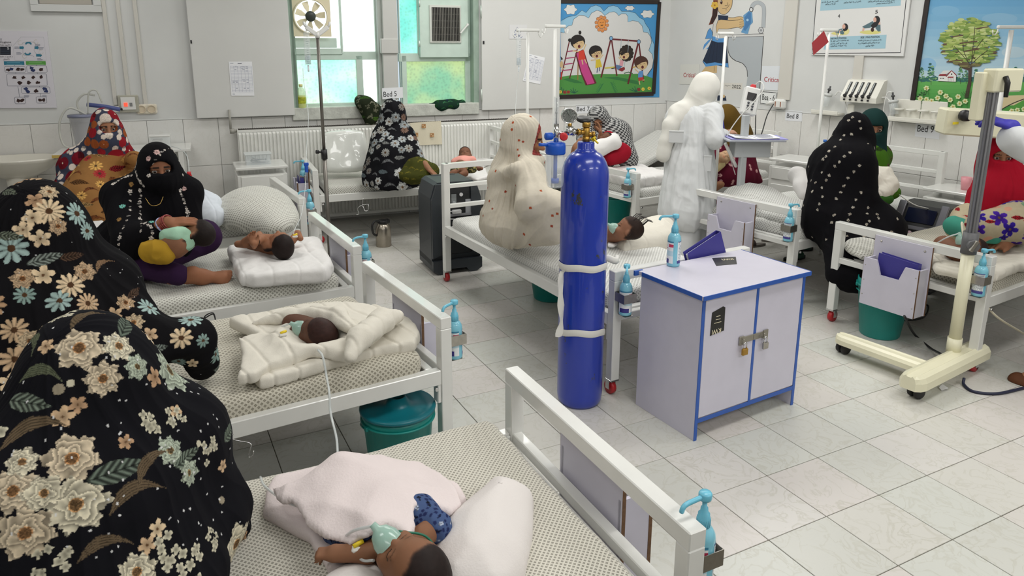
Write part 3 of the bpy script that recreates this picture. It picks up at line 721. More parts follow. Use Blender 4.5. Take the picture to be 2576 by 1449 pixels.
# ---------------------------------------------------------------- storage cabinet with blue edging
bluetrim = mat('blue_edge_trim', (44, 88, 172), .4)
t = thing('storage_cabinet', 'lilac white storage cabinet with blue edging and two padlocked doors', 'cabinet', (1.845, 2.475, 0), math.radians(9.7))
CW, CD, CH = .675, .40, .70
for nm, x in (('side_panel', .008), ('side_panel', CW-.008)):
    g = G(); g.box((x, CD/2, (CH-.018)/2), (.016, CD, CH-.018), 0, .001); g.obj(nm, melamine, t)
g = G(); g.box((CW/2-.004, CD/2-.004, CH-.009), (CW+.03, CD+.035, .018), 0, .001); g.obj('top', melamine, t)
g = G(); g.box((CW/2, CD-.006, .36), (CW-.033, .008, .60)); g.obj('back_panel', melamine, t)
g = G(); g.box((CW/2, CD/2, .095), (CW-.033, CD-.02, .016)); g.obj('bottom_board', melamine, t)
def strip(g_, c, d): g_.box(c, d, 0, .001)
for c, d in (((CW/2-.004, -.0235, CH-.009), (CW+.032, .003, .021)), ((-.0205, CD/2-.02, CH-.009), (.003, CD-.01, .021)), ((CW+.0125, CD/2-.004, CH-.009), (.003, CD+.03, .021)), ((.008, -.0015, .341), (.018, .004, .682)), ((CW-.008, -.0015, .341), (.018, .004, .682)), ((CW/2, -.0015, .095), (CW-.034, .004, .02)), ((CW/2+.01, -.0015, .39), (.016, .004, .57))):
    g = G(); g.box(c, d, 0, .0008); g.obj('blue_edging', bluetrim, t)
g = G(); g.box((-.017, CD+.004, CH-.009), (.05, .012, .024), 0, .001); g.obj('loose_edging', bluetrim, t)
for x0, x1 in ((.019, CW/2+.001), (CW/2+.019, CW-.019)):
    g = G(); g.box(((x0+x1)/2, .005, .3925), (x1-x0, .016, .565), 0, .0012); d_ = g.obj('door', melamine, t)
brass = mat('brass', (176, 138, 66), .35, .9); hasp = mat('hasp_metal', (160, 156, 146), .35, .9)
for x, y1, col, nm in ((.268, .415, brass, 'brass padlock'), (.405, .42, steel, 'steel padlock')):
    g = G(); sx = 1 if x < .34 else -1
    g.box((x+sx*.03, -.006, .435), (.075, .004, .03), 0, .001); g.box((x-.012*sx, -.008, .435), (.03, .006, .042), 0, .001); g.tube([(x-.005, -.012+.016*math.cos(a), .43+.012*math.sin(a)) for a in np.linspace(-2, 2, 9)], .003, 6); g.obj('hasp', hasp, t)
    g = G(); g.box((x-.003, -.024, .385), (.034, .014, .032), 0, .003); p = g.obj('padlock', col, t); p['label'] = nm
    g = G(); g.tube([(x-.003-.010, -.024, .40), (x-.003-.010, -.024, .418)]+[(x-.003+.010*math.cos(a), -.024, .418+.012*math.sin(a)) for a in np.linspace(PI, 0, 8)]+[(x+.007, -.024, .40)], .0028, 6); g.obj('shackle', chrome, p)
sticker = mat('black_sticker', (28, 27, 26), .4); cream_ink = mat('cream_ink', (226, 216, 186), .6)
g = G(); g.prism([(0, 0), (.085, .008), (.083, .118), (.07, .125), (.004, .108)], (.055, -.0052, .50), (1, 0, 0), (0, 0, 1), (0, 1, 0), .0012); s_ = g.obj('sticker', sticker, t)
text('lettering', 'KWI', .03, cream_ink, s_, (.12, -.0056, .525), (-1, 0, 0), (0, 0, -1), .055)
g = G()
for z, a, b in ((.555, .075, .118), (.57, .083, .112), (.585, .085, .11)): g.box(((a+b)/2, -.0056, z), (b-a, .0004, .0025))
g.obj('print_line', cream_ink, s_)
g = G(); g.prism([(.36, .27), (.47, .24), (.56, .33), (.44, .375)], (0, 0, CH), (1, 0, 0), (0, 1, 0), (0, 0, 1), .0012); s_ = g.obj('sticker', sticker, t)
text('lettering', 'KWI', .03, cream_ink, s_, (.52, .318, CH+.0015), (-.93, .34, 0), (-.34, -.93, 0), .06)
cp = gz(1693, 668, .70); bottle((cp[0], cp[1], .7003), math.radians(160), 'sanitizer bottle standing on the storage cabinet top')
# ---------------------------------------------------------------- oxygen cylinder
cb = gz(1457, 1007, 0); RC = .1125
blue_cyl = mat('cylinder_blue', (22, 52, 164), .28, coat=.5); nt = blue_cyl.node_tree
def add_chips(m, base, chipc, scale, thr):
    nt = m.node_tree; b = nt.nodes['Principled BSDF']; N = nt.nodes.new; K = nt.links.new; tc = N('ShaderNodeTexCoord'); mp = N('ShaderNodeMapping'); mp.inputs['Scale'].default_value = (1, 1, .6); K(tc.outputs['Object'], mp.inputs[0])
    n = N('ShaderNodeTexNoise'); n.inputs['Scale'].default_value = scale; n.inputs['Detail'].default_value = 8; n.inputs['Roughness'].default_value = .7; K(mp.outputs[0], n.inputs['Vector'])
    r = N('ShaderNodeValToRGB'); r.color_ramp.elements[0].position = thr; r.color_ramp.elements[1].position = thr+.02; K(n.outputs['Fac'], r.inputs[0])
    x = N('ShaderNodeMix'); x.data_type = 'RGBA'; K(r.outputs[0], x.inputs['Factor']); x.inputs[6].default_value = L4(base); x.inputs[7].default_value = L4(chipc); K(x.outputs[2], b.inputs['Base Color'])
add_chips(blue_cyl, (22, 52, 164), (58, 60, 62), 15, .63)
t = thing('gas_cylinder', 'tall blue gas cylinder with brass valve, gauge and humidifier jar', 'gas cylinder', cb)
g = G(); g.lathe([(0, 0), (RC*.86, 0), (RC*.97, .02), (RC, .05), (RC, .45), (RC*1.0, .8), (RC, 1.14)]+[(RC*.36+RC*.64*math.cos(a), 1.14+.125*math.sin(a)) for a in np.linspace(.1, 1.25, 9)]+[(.045, 1.268), (.045, 1.272)], n=56); g.obj('body', blue_cyl, t)
g = G(); g.lathe([(.047, 1.255), (.052, 1.262), (.052, 1.268), (.043, 1.276), (.040, 1.281), (.040, 1.305), (.0365, 1.311), (0, 1.312)], n=28); g.obj('neck_ring', blue_cyl, t)
g = G(); g.cyl((0, 0, 1.31), (0, 0, 1.335), .018, n=12); g.lathe([(.013, 1.33), (.017, 1.34), (.017, 1.372), (.013, 1.376)], n=16); g.lathe([(.014, 1.376), (.0195, 1.379), (.0195, 1.398), (.017, 1.40), (0, 1.40)], n=20)
g.cyl((0, 0, 1.352), (-.045, .0, 1.357), .012, n=12); g.cyl((-.03, 0, 1.355), (-.047, 0, 1.357), .016, n=6); g.cyl((0, 0, 1.345), (.034, -.01, 1.343), .012, n=12); g.cyl((.026, -.008, 1.343), (.038, -.012, 1.343), .015, n=12); g.obj('valve', brass, t)
g = G(); g.lathe([(.0, 0), (.032, 0), (.036, .004), (.036, .012), (.03, .018), (0, .018)], (.0, .03, 1.402), 10, 0, rotx(.25)); g.obj('handwheel', blackp, t)
g = G(); g.tube([(.028, -.025, 1.315), (.01, -.03, 1.325), (.03, -.03, 1.335), (.04, -.02, 1.318), (.018, -.034, 1.33), (.036, -.034, 1.312), (.046, -.03, 1.305)], .0045, 6); g.obj('yellow_seal', mat('yellow_plastic', (236, 206, 40), .4), t)
g = G(); g.cyl((-.047, 0, 1.357), (-.10, -.002, 1.36), .0135, n=14); g.cyl((-.062, 0, 1.357), (-.07, 0, 1.357), .019, n=6); g.cyl((-.085, 0, 1.345), (-.085, 0, 1.385), .017, n=14); g.cyl((-.10, 0, 1.36), (-.155, -.005, 1.355), .008, n=10); g.cyl((-.155, -.005, 1.305), (-.155, -.005, 1.40), .012, n=12); g.obj('regulator', chrome, t)
g = G(); g.cyl((-.085, 0, 1.385), (-.085, 0, 1.40), .01, n=8); g.obj('gauge_stem', brass, t)
d = A3(-.30, -.95, 0); d /= np.linalg.norm(d); gc = A3(-.085, .01, 1.432)
g = G(); Rg = np.stack([np.cross(d, (0, 0, 1)), (0, 0, 1), d], 1); g.lathe([(0, -.02), (.034, -.02), (.036, -.016), (.036, .016), (.033, .018), (.031, .012)], gc, 28, 0, Rg); q = g.obj('pressure_gauge', chrome, t)
g = G(); g.lathe([(0, .012), (.031, .012)], gc, 24, 0, Rg, caps=False); g.obj('gauge_dial', mat('dial_face', (150, 160, 152), .3, coat=1.), q)
g = G(); g.bar(gc+d*.0135, gc+d*.0135+Rg[:, 0]*.012+Rg[:, 1]*.018, .002, .0012, 0, 0)
for k in range(9): a = math.radians(-40+k*32.5); u_ = Rg[:, 0]*math.cos(a)+Rg[:, 1]*math.sin(a); g.bar(gc+d*.0135+u_*.022, gc+d*.0135+u_*.028, .0016, .001, 0, 0)
g.obj('gauge_marks', blackp, q)
glass = mat('clear_plastic', (235, 242, 244), .06, spec=.5, trans=.0, alpha=.28, coat=.6)
water = mat('water', (205, 222, 232), .02, alpha=.35, coat=1.)
g = G()
g.tube([(-.155, -.005, 1.40), (-.155, -.005, 1.52)], .013, 14); g.obj('flow_tube', glass, t)
g = G(); g.cyl((-.155, -.005, 1.40), (-.155, -.005, 1.515), .0035, n=8); g.cyl((-.155, -.005, 1.445), (-.155, -.005, 1.455), .006, n=8); g.obj('flow_scale', mat('scale_grey', (150, 152, 150), .4), t)
bluep = mat('blue_plastic', (24, 84, 190), .35)
g = G(); g.lathe([(0, -.02), (.012, -.02), (.017, -.016), (.017, .012), (.013, .018), (0, .018)], (-.192, -.01, 1.345), 12, 0, roty(PI/2)); g.obj('flow_knob', bluep, t)
g = G(); g.lathe([(0, 0), (.019, 0), (.019, .01), (.012, .012), (0, .012)], (-.125, -.02, 1.342), 18, 0, Rg); g.obj('red_knob', mat('red_plastic', (206, 44, 52), .4), t)
hx, hy = -.158, -.008
g = G(); g.lathe([(0, 1.318), (.03, 1.318), (.044, 1.312), (.046, 1.30), (.046, 1.268), (.043, 1.262), (0, 1.262)], (hx, hy, 0), 28); g.cyl((hx-.03, hy, 1.305), (hx-.085, hy-.01, 1.31), .0075, n=10); j = g.obj('humidifier_lid', bluep, t)
g = G(); g.lathe([(.041, 1.266), (.042, 1.25), (.041, 1.14), (.036, 1.115), (.03, 1.108), (0, 1.108)], (hx, hy, 0), 28, caps=False); g.obj('humidifier_jar', glass, t)
g = G(); g.cyl((hx, hy, 1.262), (hx, hy, 1.15), .009, n=10); g.cyl((hx, hy, 1.15), (hx, hy, 1.128), .018, n=14); g.obj('dip_tube', bluep, t)
cloth_w = mat('cotton_tie', (222, 220, 214), .9)
# strips of cloth that tie the cylinder to the bed leg
for z, sag, lab in ((.715, .012, 'upper white cloth strip tying the gas cylinder to a bed'), (.375, .03, 'lower white cloth strip tying the gas cylinder to a bed')):
    tt = thing('cloth_tie', lab, 'cloth', (cb[0], cb[1], z), 0, 'cloth ties round the gas cylinder'); g = G(); V = []; n = 44; rr = RC+.003
    for i in range(n):
        a = 2*PI*i/n; zz = sag*math.cos(a+2.0)
        for dz, dr in ((-.016, 0), (-.006, .003), (.008, .003), (.018, 0)): V.append(((rr+dr)*math.cos(a), (rr+dr)*math.sin(a), zz+dz+.003*math.sin(5*a)))
    F = [(i*4+k, ((i+1) % n)*4+k, ((i+1) % n)*4+k+1, i*4+k+1) for i in range(n) for k in range(3)]; g.add(V, F, 0, True); g.obj('band', cloth_w, tt)
    if z > .5:
        P = spline([(-.098, -.04, 0), (-.125, -.03, -.02), (-.13, -.03, -.12), (-.122, -.03, -.24), (-.135, -.03, -.34)], 6); g = G(); V = []
        for i, p in enumerate(P):
            wv = .014+.004*math.sin(i*.9)
            for sgn in (-1, 0, 1): V.append((p[0]+sgn*wv, p[1]+.006*math.sin(i*.7+sgn*2), p[2]))
        F = [(i*3+k, i*3+k+1, (i+1)*3+k+1, (i+1)*3+k) for i in range(len(P)-1) for k in range(2)]; g.add(V, F, 0, True); g.obj('hanging_end', cloth_w, tt)
        g = G(); g.tube(spline([(.1, .02, 0), (.13, -.0, .02), (.165, -.02, .008), (.2, .02, .012)], 5), [.012]*4+[.018]*8+[.012]*4, 8); g.obj('knot', cloth_w, tt)
# ---------------------------------------------------------------- oxygen concentrators
def concentrator(loc, rz, label, W=.40, D=.36, H=.72):
    t = thing('oxygen_concentrator', label, 'medical machine', loc, rz, 'oxygen concentrators'); sh = mat('slate_plastic', (50, 55, 60), .45); dk = mat('dark_slate_plastic', (26, 28, 32), .4); wp = mat('panel_white', (226, 226, 228), .4)
    prof = [(-W/2+.01, .03), (W/2-.01, .03), (W/2, .07), (W/2, H-.12), (W/2-.03, H-.02), (W/2-.06, H), (-W/2+.06, H), (-W/2+.03, H-.02), (-W/2, H-.12), (-W/2, .07)]
    g = G(); g.prism(prof, (0, -D/2+.03, 0), (1, 0, 0), (0, 0, 1), (0, 1, 0), D-.03); g.obj('housing', sh, t)
    for sx in (-1, 1):
        g = G(); g.prism([(sx*(W/2-.075), .16), (sx*(W/2-.002), .13), (sx*(W/2-.002), H-.13), (sx*(W/2-.04), H-.01), (sx*(W/2-.085), H-.01)], (0, -D/2, 0), (1, 0, 0), (0, 0, 1), (0, 1, 0), .035); g.obj('side_fin', sh, t)
    g = G(); g.box((0, -D/2+.022, H*.74), (W-.17, .016, H*.42), 0, .004); g.obj('control_recess', dk, t)
    g = G(); g.box((0, -D/2+.02, .30), (W-.16, .02, .30), 0, .006); g.obj('filter_door', dk, t)
    g = G(); g.box((0, -D/2+.012, .462), (W-.15, .012, .02), 0, .002); g.obj('name_plate', mat('plate_grey', (150, 150, 156), .4), t)
    g = G(); g.prism([(-W/2, .03), (-W/2+.05, .0), (-.10, .0), (-.07, .04), (.07, .04), (.10, .0), (W/2-.05, .0), (W/2, .03), (W/2, .11), (-W/2, .11)], (0, -D/2-.012, 0), (1, 0, 0), (0, 0, 1), (0, 1, 0), D+.02); g.obj('base', sh, t)
    g = G(); g.box((-.02, -D/2+.012, H*.80), (.04, .012, .10), 0, .002); g.cyl((-.02, -D/2+.008, H*.78), (-.02, -D/2-.004, H*.78), .012, n=10); g.obj('flow_meter', glass, t)
    g = G(); g.cyl((.04, -D/2+.014, H*.86), (.04, -D/2+.006, H*.86), .014, n=14); g.obj('power_button', wp, t)
    g = G(); g.box((.0, -D/2+.004, H*.68), (.07, .03, .03), 0, .004); g.tube(spline([(.01, -D/2, H*.68), (-.08, -D/2-.04, H*.7), (-.12, -D/2-.02, H*.64), (-.02, -D/2-.03, H*.61), (.2, -D/2-.02, H*.60)], 6), .004, 6); g.obj('outlet_tube', wp, t)
    g = G(); g.box((.1, -D/2+.014, H*.72), (.05, .004, .12)); g.obj('sticker', mat('sticker_grey', (170, 172, 178), .5), t)
    g = G(); g.box((-.0, D/2-.02, H-.005), (.2, .03, .02), 0, .004); g.obj('handle', dk, t)
    return t
concentrator((1.565, 5.40, 0), math.radians(2), 'slate grey oxygen concentrator behind the middle bed end')
# second machine: black and silver, its sloping control panel faces the room
p0 = gd(2340, 560, 5.2); t = thing('oxygen_concentrator', 'black and silver concentrator with sloping button panel beside bed 9', 'medical machine', (4.72, 3.76, 0), math.radians(-72), 'oxygen concentrators')
H2 = .60; silver = mat('silver_plastic', (128, 128, 136), .35, .5)
g = G(); g.prism([(-.2, .02), (.2, .02), (.2, .34), (.03, H2), (-.2, H2)], (-.17, 0, 0), (0, -1, 0), (0, 0, 1), (1, 0, 0), .34); g.obj('housing', blackp, t)
g = G(); n_ = A3(0, -.3, .17); n_ /= np.linalg.norm(n_); Rp = np.stack([(1, 0, 0), np.cross(n_, (1, 0, 0)), n_], 1); ctr = A3(0, -.115, .47)
for sx in (-1, 1): g.box(ctr+A3(sx*.145, 0, 0)+n_*.004, (.05, .34, .02), 0, .004, Rp)
g.box(ctr+n_*.004+Rp[:, 1]*-.03, (.28, .03, .02), 0, .004, Rp); g.obj('silver_frame', silver, t)
g = G()
for k in range(4): g.lathe([(0, 0), (.017, 0), (.015, .006), (0, .006)], ctr+A3(-.09+k*.055, 0, 0)+Rp[:, 1]*-.07+n_*.002, 14, 0, Rp)
g.obj('button', mat('pink_button', (190, 160, 170), .4), t)
g = G(); g.box(ctr+Rp[:, 1]*.07+n_*.002, (.2, .11, .004), 0, .001, Rp); g.obj('display', mat('display_dark', (22, 26, 48), .15), t)
g = G(); g.box((0, 0, .015), (.36, .42, .03), 0, .006); g.obj('base', blackp, t)
# ---------------------------------------------------------------- lidded teal bins
teal = mat('teal_plastic', (18, 138, 130), .38, noise=.05, nscale=5); teal_d = mat('teal_lid', (16, 110, 122), .32)
def bin_(loc, label, R1=.15, R0=.115, H=.27, lid=True, rz=0., tilt=0.):
    m = Matrix.Translation(Vector([float(q) for q in loc])) @ Matrix.Rotation(rz, 4, 'Z') @ Matrix.Rotation(tilt, 4, 'X')
    t = thing('waste_bin', label, 'bin', mtx=m, group='teal plastic bins'); g = G()
    g.lathe([(0, .0), (R0*.95, .0), (R0, .008), (R1*.97, H*.86), (R1, H*.86), (R1, H), (R1-.006, H), (R1-.008, H*.86), (R0-.005, .012), (0, .012)], n=36); g.lathe([(R1, H*.88), (R1+.007, H*.88), (R1+.007, H*.905), (R1, H*.905)], n=36, caps=False); g.obj('bucket', teal, t)
    if lid:
        g = G(); g.lathe([(0, H+.03), (.022, H+.03), (.028, H+.058), (.034, H+.058), (.05, H+.03), (.062, H+.022), (R1*.8, H+.012), (R1*1.04, H+.02), (R1*1.07, H+.014), (R1*1.06, H+.004), (0, H+.004)], n=36); g.obj('lid', teal_d, t)
    g = G(); g.tube([(R1*1.04*math.cos(a), R1*1.04*math.sin(a), H*.86-.05*math.sin(a)**2-(0 if lid else .02)) for a in np.linspace(0, PI, 14)], .004, 6)
    for sx in (-1, 1): g.box((sx*R1*1.02, 0, H*.88), (.02, .02, .02), 0, .003)
    g.obj('handle', teal, t); return t
bl = gz(1000, 1012, .30); bin_((bl[0], bl[1], 0), 'teal bin with funnel lid under the quilt wrapped baby bed', .148, .125, .27, rz=.4)
bin_((.33, 4.10, 0), 'dark teal bin just visible under the bed of the woman in black', .15, .125, .24, rz=-.2)
bin_((2.02, 4.45, 0), 'teal bin under the middle bed behind the cylinder', .15, .12, .22)
bq = gz(1552, 545, 0); bin_((3.43, 6.05, 0), 'teal bin under the bed behind the nurse', .15, .12, .34)
bin_((3.66, 3.12, 0), 'teal bucket without lid behind the cream stand foot', .155, .115, .36, lid=False, rz=2.6)
# ---------------------------------------------------------------- steel jug
t = thing('vacuum_jug', 'steel vacuum jug with black handle on the floor', 'jug', (1.185, 6.19, 0), math.radians(20)); ste = mat('jug_steel', (168, 160, 148), .28, .95, noise=.06, nscale=30)
g = G(); g.lathe([(0, 0), (.066, 0), (.068, .006), (.068, .15), (.064, .172), (.05, .195), (.043, .205), (0, .205)], n=32); g.obj('body', ste, t)
g = G(); g.lathe([(.043, .203), (.041, .225), (.036, .235), (0, .238)], n=24); g.prism([(-.02, .205), (.02, .205), (.02, .235), (-.02, .23)], (.03, 0, 0), (0, 1, 0), (0, 0, 1), (1, 0, 0), .03); g.obj('spout_lid', blackp, t)
g = G(); g.tube(spline([(-.04, 0, .225), (-.08, 0, .235), (-.108, 0, .20), (-.10, 0, .13), (-.068, 0, .105)], 5), .010, 8); g.obj('handle', blackp, t)
# ---------------------------------------------------------------- drip poles
polew = mat('pole_white', (222, 222, 218), .35)
def drip_pole(x, y, depth, label, ybot=0., rr=.0125, burette=None, half=.10, ang=0., mtl=None):
    p = gd(x, y, depth); t = thing('drip_pole', label, 'drip stand', (p[0], p[1], 0), ang, 'drip stands'); z = p[2]; m_ = mtl or polew
    g = G(); g.cyl((0, 0, .06), (0, 0, z-.02), rr, n=14); g.obj('pole', m_, t)
    g = G(); g.bar((-half, 0, z), (half, 0, z), .03, .024, 0, .006)
    for sx in (-1, 1): g.tube([(sx*half*.92, 0, z-.01), (sx*half*.95, 0, z-.035), (sx*half*1.1, 0, z-.055), (sx*half*1.25, 0, z-.045), (sx*half*1.28, 0, z-.02)], .004, 6)
    g.obj('hook_bar', m_, t)
    g = G()
    for k in range(3): a = k*2*PI/3+.4; g.bar((0, 0, .07), (.17*math.cos(a), .17*math.sin(a), .03), .02, .02); g.cyl((.17*math.cos(a), .17*math.sin(a), .0), (.17*math.cos(a), .17*math.sin(a), .03), .014, n=8)
    g.obj('base', m_, t); return t, p
def burette(loc, label, L=.20, R=.016):
    t = thing('drip_chamber', label, 'drip', loc, 0, 'hanging drip chambers'); g = G(); g.lathe([(0, 0), (R, 0), (R, L), (R*.6, L+.012), (0, L+.012)], n=16); g.obj('chamber', glass, t)
    g = G(); g.tube([(0, 0, L+.01), (.002, 0, L+.05), (.0, 0, L+.07)], .003, 6); g.lathe([(0, -.05), (.004, -.05), (.006, -.045), (.006, -.005), (0, -.004)], n=10); g.obj('fitting', mat('fitting_white', (220, 226, 230), .4), t)
    g = G(); g.lathe([(0, .002), (R*.9, .002), (R*.9, L*.28), (0, L*.28)], n=14); g.obj('fluid', water, t)
    g = G()
    for k in range(12): g.box((0, -R-.0006, L*(.1+.07*k)), (R*(.9 if k % 3 == 0 else .5), .0006, .0015))
    g.obj('scale', mat('scale_ink', (90, 100, 110), .6), t); return t
tube_m = mat('drip_tubing', (224, 230, 230), .15, alpha=.6, coat=.5)
def tubing(name, pts, label, r=.0022, m=None, cat='tube', grp='drip tubing', k=8):
    P = spline(pts, k); g = G(); g.tube(P, r, 6); o = g.obj(name, m or tube_m, None, True); return tag(o, label, cat, grp)
# main grey pole
P_ = A3(.62, 5.35, 0); t = thing('drip_pole', 'tall grey drip pole with black clamp between the left beds', 'drip stand', P_, 0., 'drip stands'); greyp = mat('pole_steel', (122, 118, 112), .38, .7)
g = G(); g.cyl((0, 0, .06), (0, 0, .98), .0155, n=14); g.cyl((0, 0, .95), (0, 0, 1.80), .0115, n=14); g.obj('pole', greyp, t)
g = G(); g.cyl((0, 0, .93), (0, 0, 1.0), .022, n=14); g.cyl((0, 0, .98), (-.05, -.01, .985), .007, n=8); g.cyl((-.04, -.008, .984), (-.058, -.012, .986), .014, n=10); g.obj('clamp', blackp, t)
g = G(); g.cyl((0, 0, 1.78), (0, 0, 1.82), .016, n=12)
for sx in (-1, 1): g.bar((0, 0, 1.80), (sx*.075, 0, 1.855), .02, .03, 0, .004); g.tube([(sx*.07, 0, 1.85), (sx*.085, -.0, 1.87), (sx*.088, 0, 1.89)], .008, 6)
g.obj('hook_bracket', white, t)
g = G()
for k in range(5): a = k*2*PI/5; g.bar((0, 0, .07), (.24*math.cos(a), .24*math.sin(a), .035), .025, .02); g.cyl((.24*math.cos(a), .24*math.sin(a), 0), (.24*math.cos(a), .24*math.sin(a), .034), .02, n=8)
g.obj('base', greyp, t)
q = gd(760, 158, np.dot(P_-CAM, fw)-.02); burette((P_[0]-.075, P_[1]-.005, q[2]), 'long drip chamber hanging on the tall grey pole', .215, .021)
def along(pts): return [gd(x, y, d) for x, y, d in pts]
tubing('drip_tube', along([(762, 172, 4.97), (764, 205, 4.95), (771, 250, 4.9), (776, 300, 4.85), (772, 360, 4.8), (770, 420, 4.6), (768, 470, 4.4), (758, 540, 4.25), (742, 575, 4.15), (738, 592, 4.12)]), 'thin clear tube running from the tall pole to a baby')
g = G(); c = gd(771, 425, 4.55); g.box(c, (.02, .014, .045), 0, .003); g.box(c+A3(0, 0, .03), (.03, .012, .02), 0, .003); tag(g.obj('tube_clamp', bluep, None, True), 'blue roller clamp on the drip tube by the tall pole', 'clamp')
t, p = drip_pole(1328, 76, 5.85, 'white drip pole with a chamber behind the woman in cream shawl'); burette(gd(1305, 165, 5.85), 'drip chamber hanging in front of the right board', .215, .019)
tubing('drip_tube', along([(1306, 175, 5.8), (1300, 230, 5.8), (1296, 290, 5.7)]), 'thin tube below the drip chamber at the right board')
drip_pole(1397, 66, 5.55, 'taller white drip pole between the right board and playground mural', half=.085)
drip_pole(1826, 84, 6.05, 'white drip pole in front of the painted girl', half=.075)
drip_pole(2086, 76, 5.95, 'white drip pole with a red folder hanging from it', half=.09)
drip_pole(2546, 68, 5.05, 'white drip pole in front of the tree mural', half=.10, ang=-.4, rr=.016)
# red folder
c = [gd(x, y, 5.9) for x, y in ((2072, 78), (2084, 106), (2046, 139), (2042, 108))]; nn = -fw*.006; g = G(); g.add(c+[q+nn for q in c], [(0, 1, 2, 3), (7, 6, 5, 4), (0, 4, 5, 1), (1, 5, 6, 2), (2, 6, 7, 3), (3, 7, 4, 0)], 0)
tag(g.obj('hanging_folder', mat('red_card', (140, 28, 36), .5), None, True), 'dark red folder hung by its corner from a drip pole', 'folder')
# ---------------------------------------------------------------- cream medical stand (radiant warmer column)
cream = mat('cream_enamel', (228, 224, 196), .35, noise=.04, nscale=6); alu = mat('aluminium', (150, 150, 154), .32, .85)
f1, f2 = gz(2110, 842, .10), gz(2345, 925, .10); k1, k2 = gz(2312, 948, .11), gz(2425, 893, .11); pb = gz(2397, 888, .12)
t = thing('warmer_stand', 'cream medical stand on castors with grooved metal column', 'medical stand', (pb[0], pb[1], 0))
def rail(g, a, b, w0, w1, h0, h1):
    d = (b-a)/np.linalg.norm(b-a); n = np.cross((0, 0, 1), d); L = np.linalg.norm(b-a); V = []; st = [(-1, 0), (-1, .55), (-.8, .85), (-.45, 1), (-.3, .9), (.3, .9), (.45, 1), (.8, .85), (1, .55), (1, 0)]; ks = [0, .03, .08, 1]; sc = [.55, .85, 1, 1]
    for k_, s_ in zip(ks, sc):
        w_ = (w0+(w1-w0)*k_)*s_
        for u_, v_ in st: V.append(a+d*L*k_+n*w_*u_+A3(0, 0, (h0+(h1-h0)*v_)-a[2]))
    m_ = len(st); F = [(i*m_+j, i*m_+j+1, (i+1)*m_+j+1, (i+1)*m_+j) for i in range(3) for j in range(m_-1)]+[list(range(m_)), list(range(3*m_, 4*m_))[::-1]]+[[i*m_, (i+1)*m_, (i+1)*m_+m_-1, i*m_+m_-1] for i in range(3)]
    g.add(V, F, 0, False)
g = G(); rail(g, f1, f2+(f2-f1)*.05, .055, .06, .065, .115); g.obj('base_beam', cream, t, True)
g = G(); rail(g, k1+(k1-k2)*.22, k2+(k2-k1)*.35, .065, .065, .07, .145); g.obj('base_foot', cream, t, True)
for c in (f1+(f2-f1)*.07, k1+(k1-k2)*.02, k2+(k2-k1)*.2):
    g = G(); c = A3(c[0], c[1], 0); dv = (k1-k2)/np.linalg.norm(k1-k2)*A3(1, 1, 0); g.cyl(c+A3(0, 0, .045), c+A3(0, 0, .075), .018, n=10); o_ = None
    g.bar(c+A3(-.02, 0, .06), c+A3(.02, 0, .06), .03, .012); o_ = g.obj('caster', mat('dirty_metal', (84, 78, 72), .6, .5), t, True)
    for sg in (-1, 1):
        g = G(); cc = c+A3(0, sg*.019, .034); g.lathe([(.008, -.012), (.028, -.012), (.034, -.007), (.034, .007), (.028, .012), (.008, .012)], cc, 16, 0, rotx(PI/2)); g.obj('wheel', mat('rubber_dark', (40, 38, 38), .7), o_, True)
z1, z2, z3 = .145, .70, 1.60
g = G(); g.cyl((0, 0, .12), (0, 0, .21), .036, n=20); g.cyl((0, 0, .2), (0, 0, .70), .031, n=22); g.obj('lower_column', cream, t)
g = G(); V = [];
for i in range(40): a = 2*PI*i/40; r_ = .027 if i % 4 else .0225; V.append((r_*math.cos(a), r_*math.sin(a)))
g.prism(V, (0, 0, .78), (1, 0, 0), (0, 1, 0), (0, 0, 1), z3-.78); g.obj('upper_column', alu, t)
g = G(); g.cyl((0, 0, .685), (0, 0, .80), .038, n=22); g.cyl((-.02, -.028, .74), (-.04, -.055, .74), .03, n=8); g.obj('collar', mat('collar_grey', (96, 96, 98), .45), t)
g = G(); g.bar((-.058, -.052, .715), (-.03, -.062, .768), .012, .02, 0, .002); g.obj('clamp_lever', steel, t)
g = G(); g.box((.055, .0, 1.58), (.20, .075, .115), 0, .008); g.obj('control_block', cream, t)
g = G(); g.tube([(.01, -.045, 1.60), (.01, -.06, 1.57), (.012, -.06, 1.50)], [.012, .013, .01], 10); g.obj('black_handle', blackp, t)
g = G(); g.box((-.055, .03, 1.50), (.05, .05, .24), 0, .006); g.obj('tilt_arm', cream, t)
ca, cb_ = gd(2366, 303, 4.45), gd(2590, 318, 4.35)
g = G(); g.bar((ca+cb_)/2+(ca-cb_)*.5, (ca+cb_)/2+(cb_-ca)*.5, .17, .155, 0, .01); hd = g.obj('lamp_head', cream, t, True)
g = G(); g.bar(ca+A3(.02, -.09, -.0), ca+A3(.13, -.135, 0), .006, .075, 0, 0); g.obj('lamp_window', mat('lamp_glass', (196, 232, 226), .2, coat=.5), hd, True)
g = G(); q0 = gd(2419, 290, 4.33); g.lathe([(0, 0), (.03, 0), (.035, .02), (.03, .05), (0, .05)], q0, 12, 0, rotx(PI/2)); g.obj('lamp_socket', blackp, hd, True)
g = G(); q0 = gd(2404, 310, 4.33); g.box(q0, (.045, .004, .014)); g.obj('warning_sticker', mat('yellow_sticker', (232, 208, 36), .5), hd, True)
tubing('stand_cable', along([(2445, 640, 3.96), (2420, 560, 3.97), (2432, 640, 3.9), (2452, 720, 3.9), (2500, 790, 3.95), (2576, 840, 4.1)]), 'cream cable winding round the medical stand column', .006, mat('cable_cream', (216, 208, 184), .5), 'cable', None)
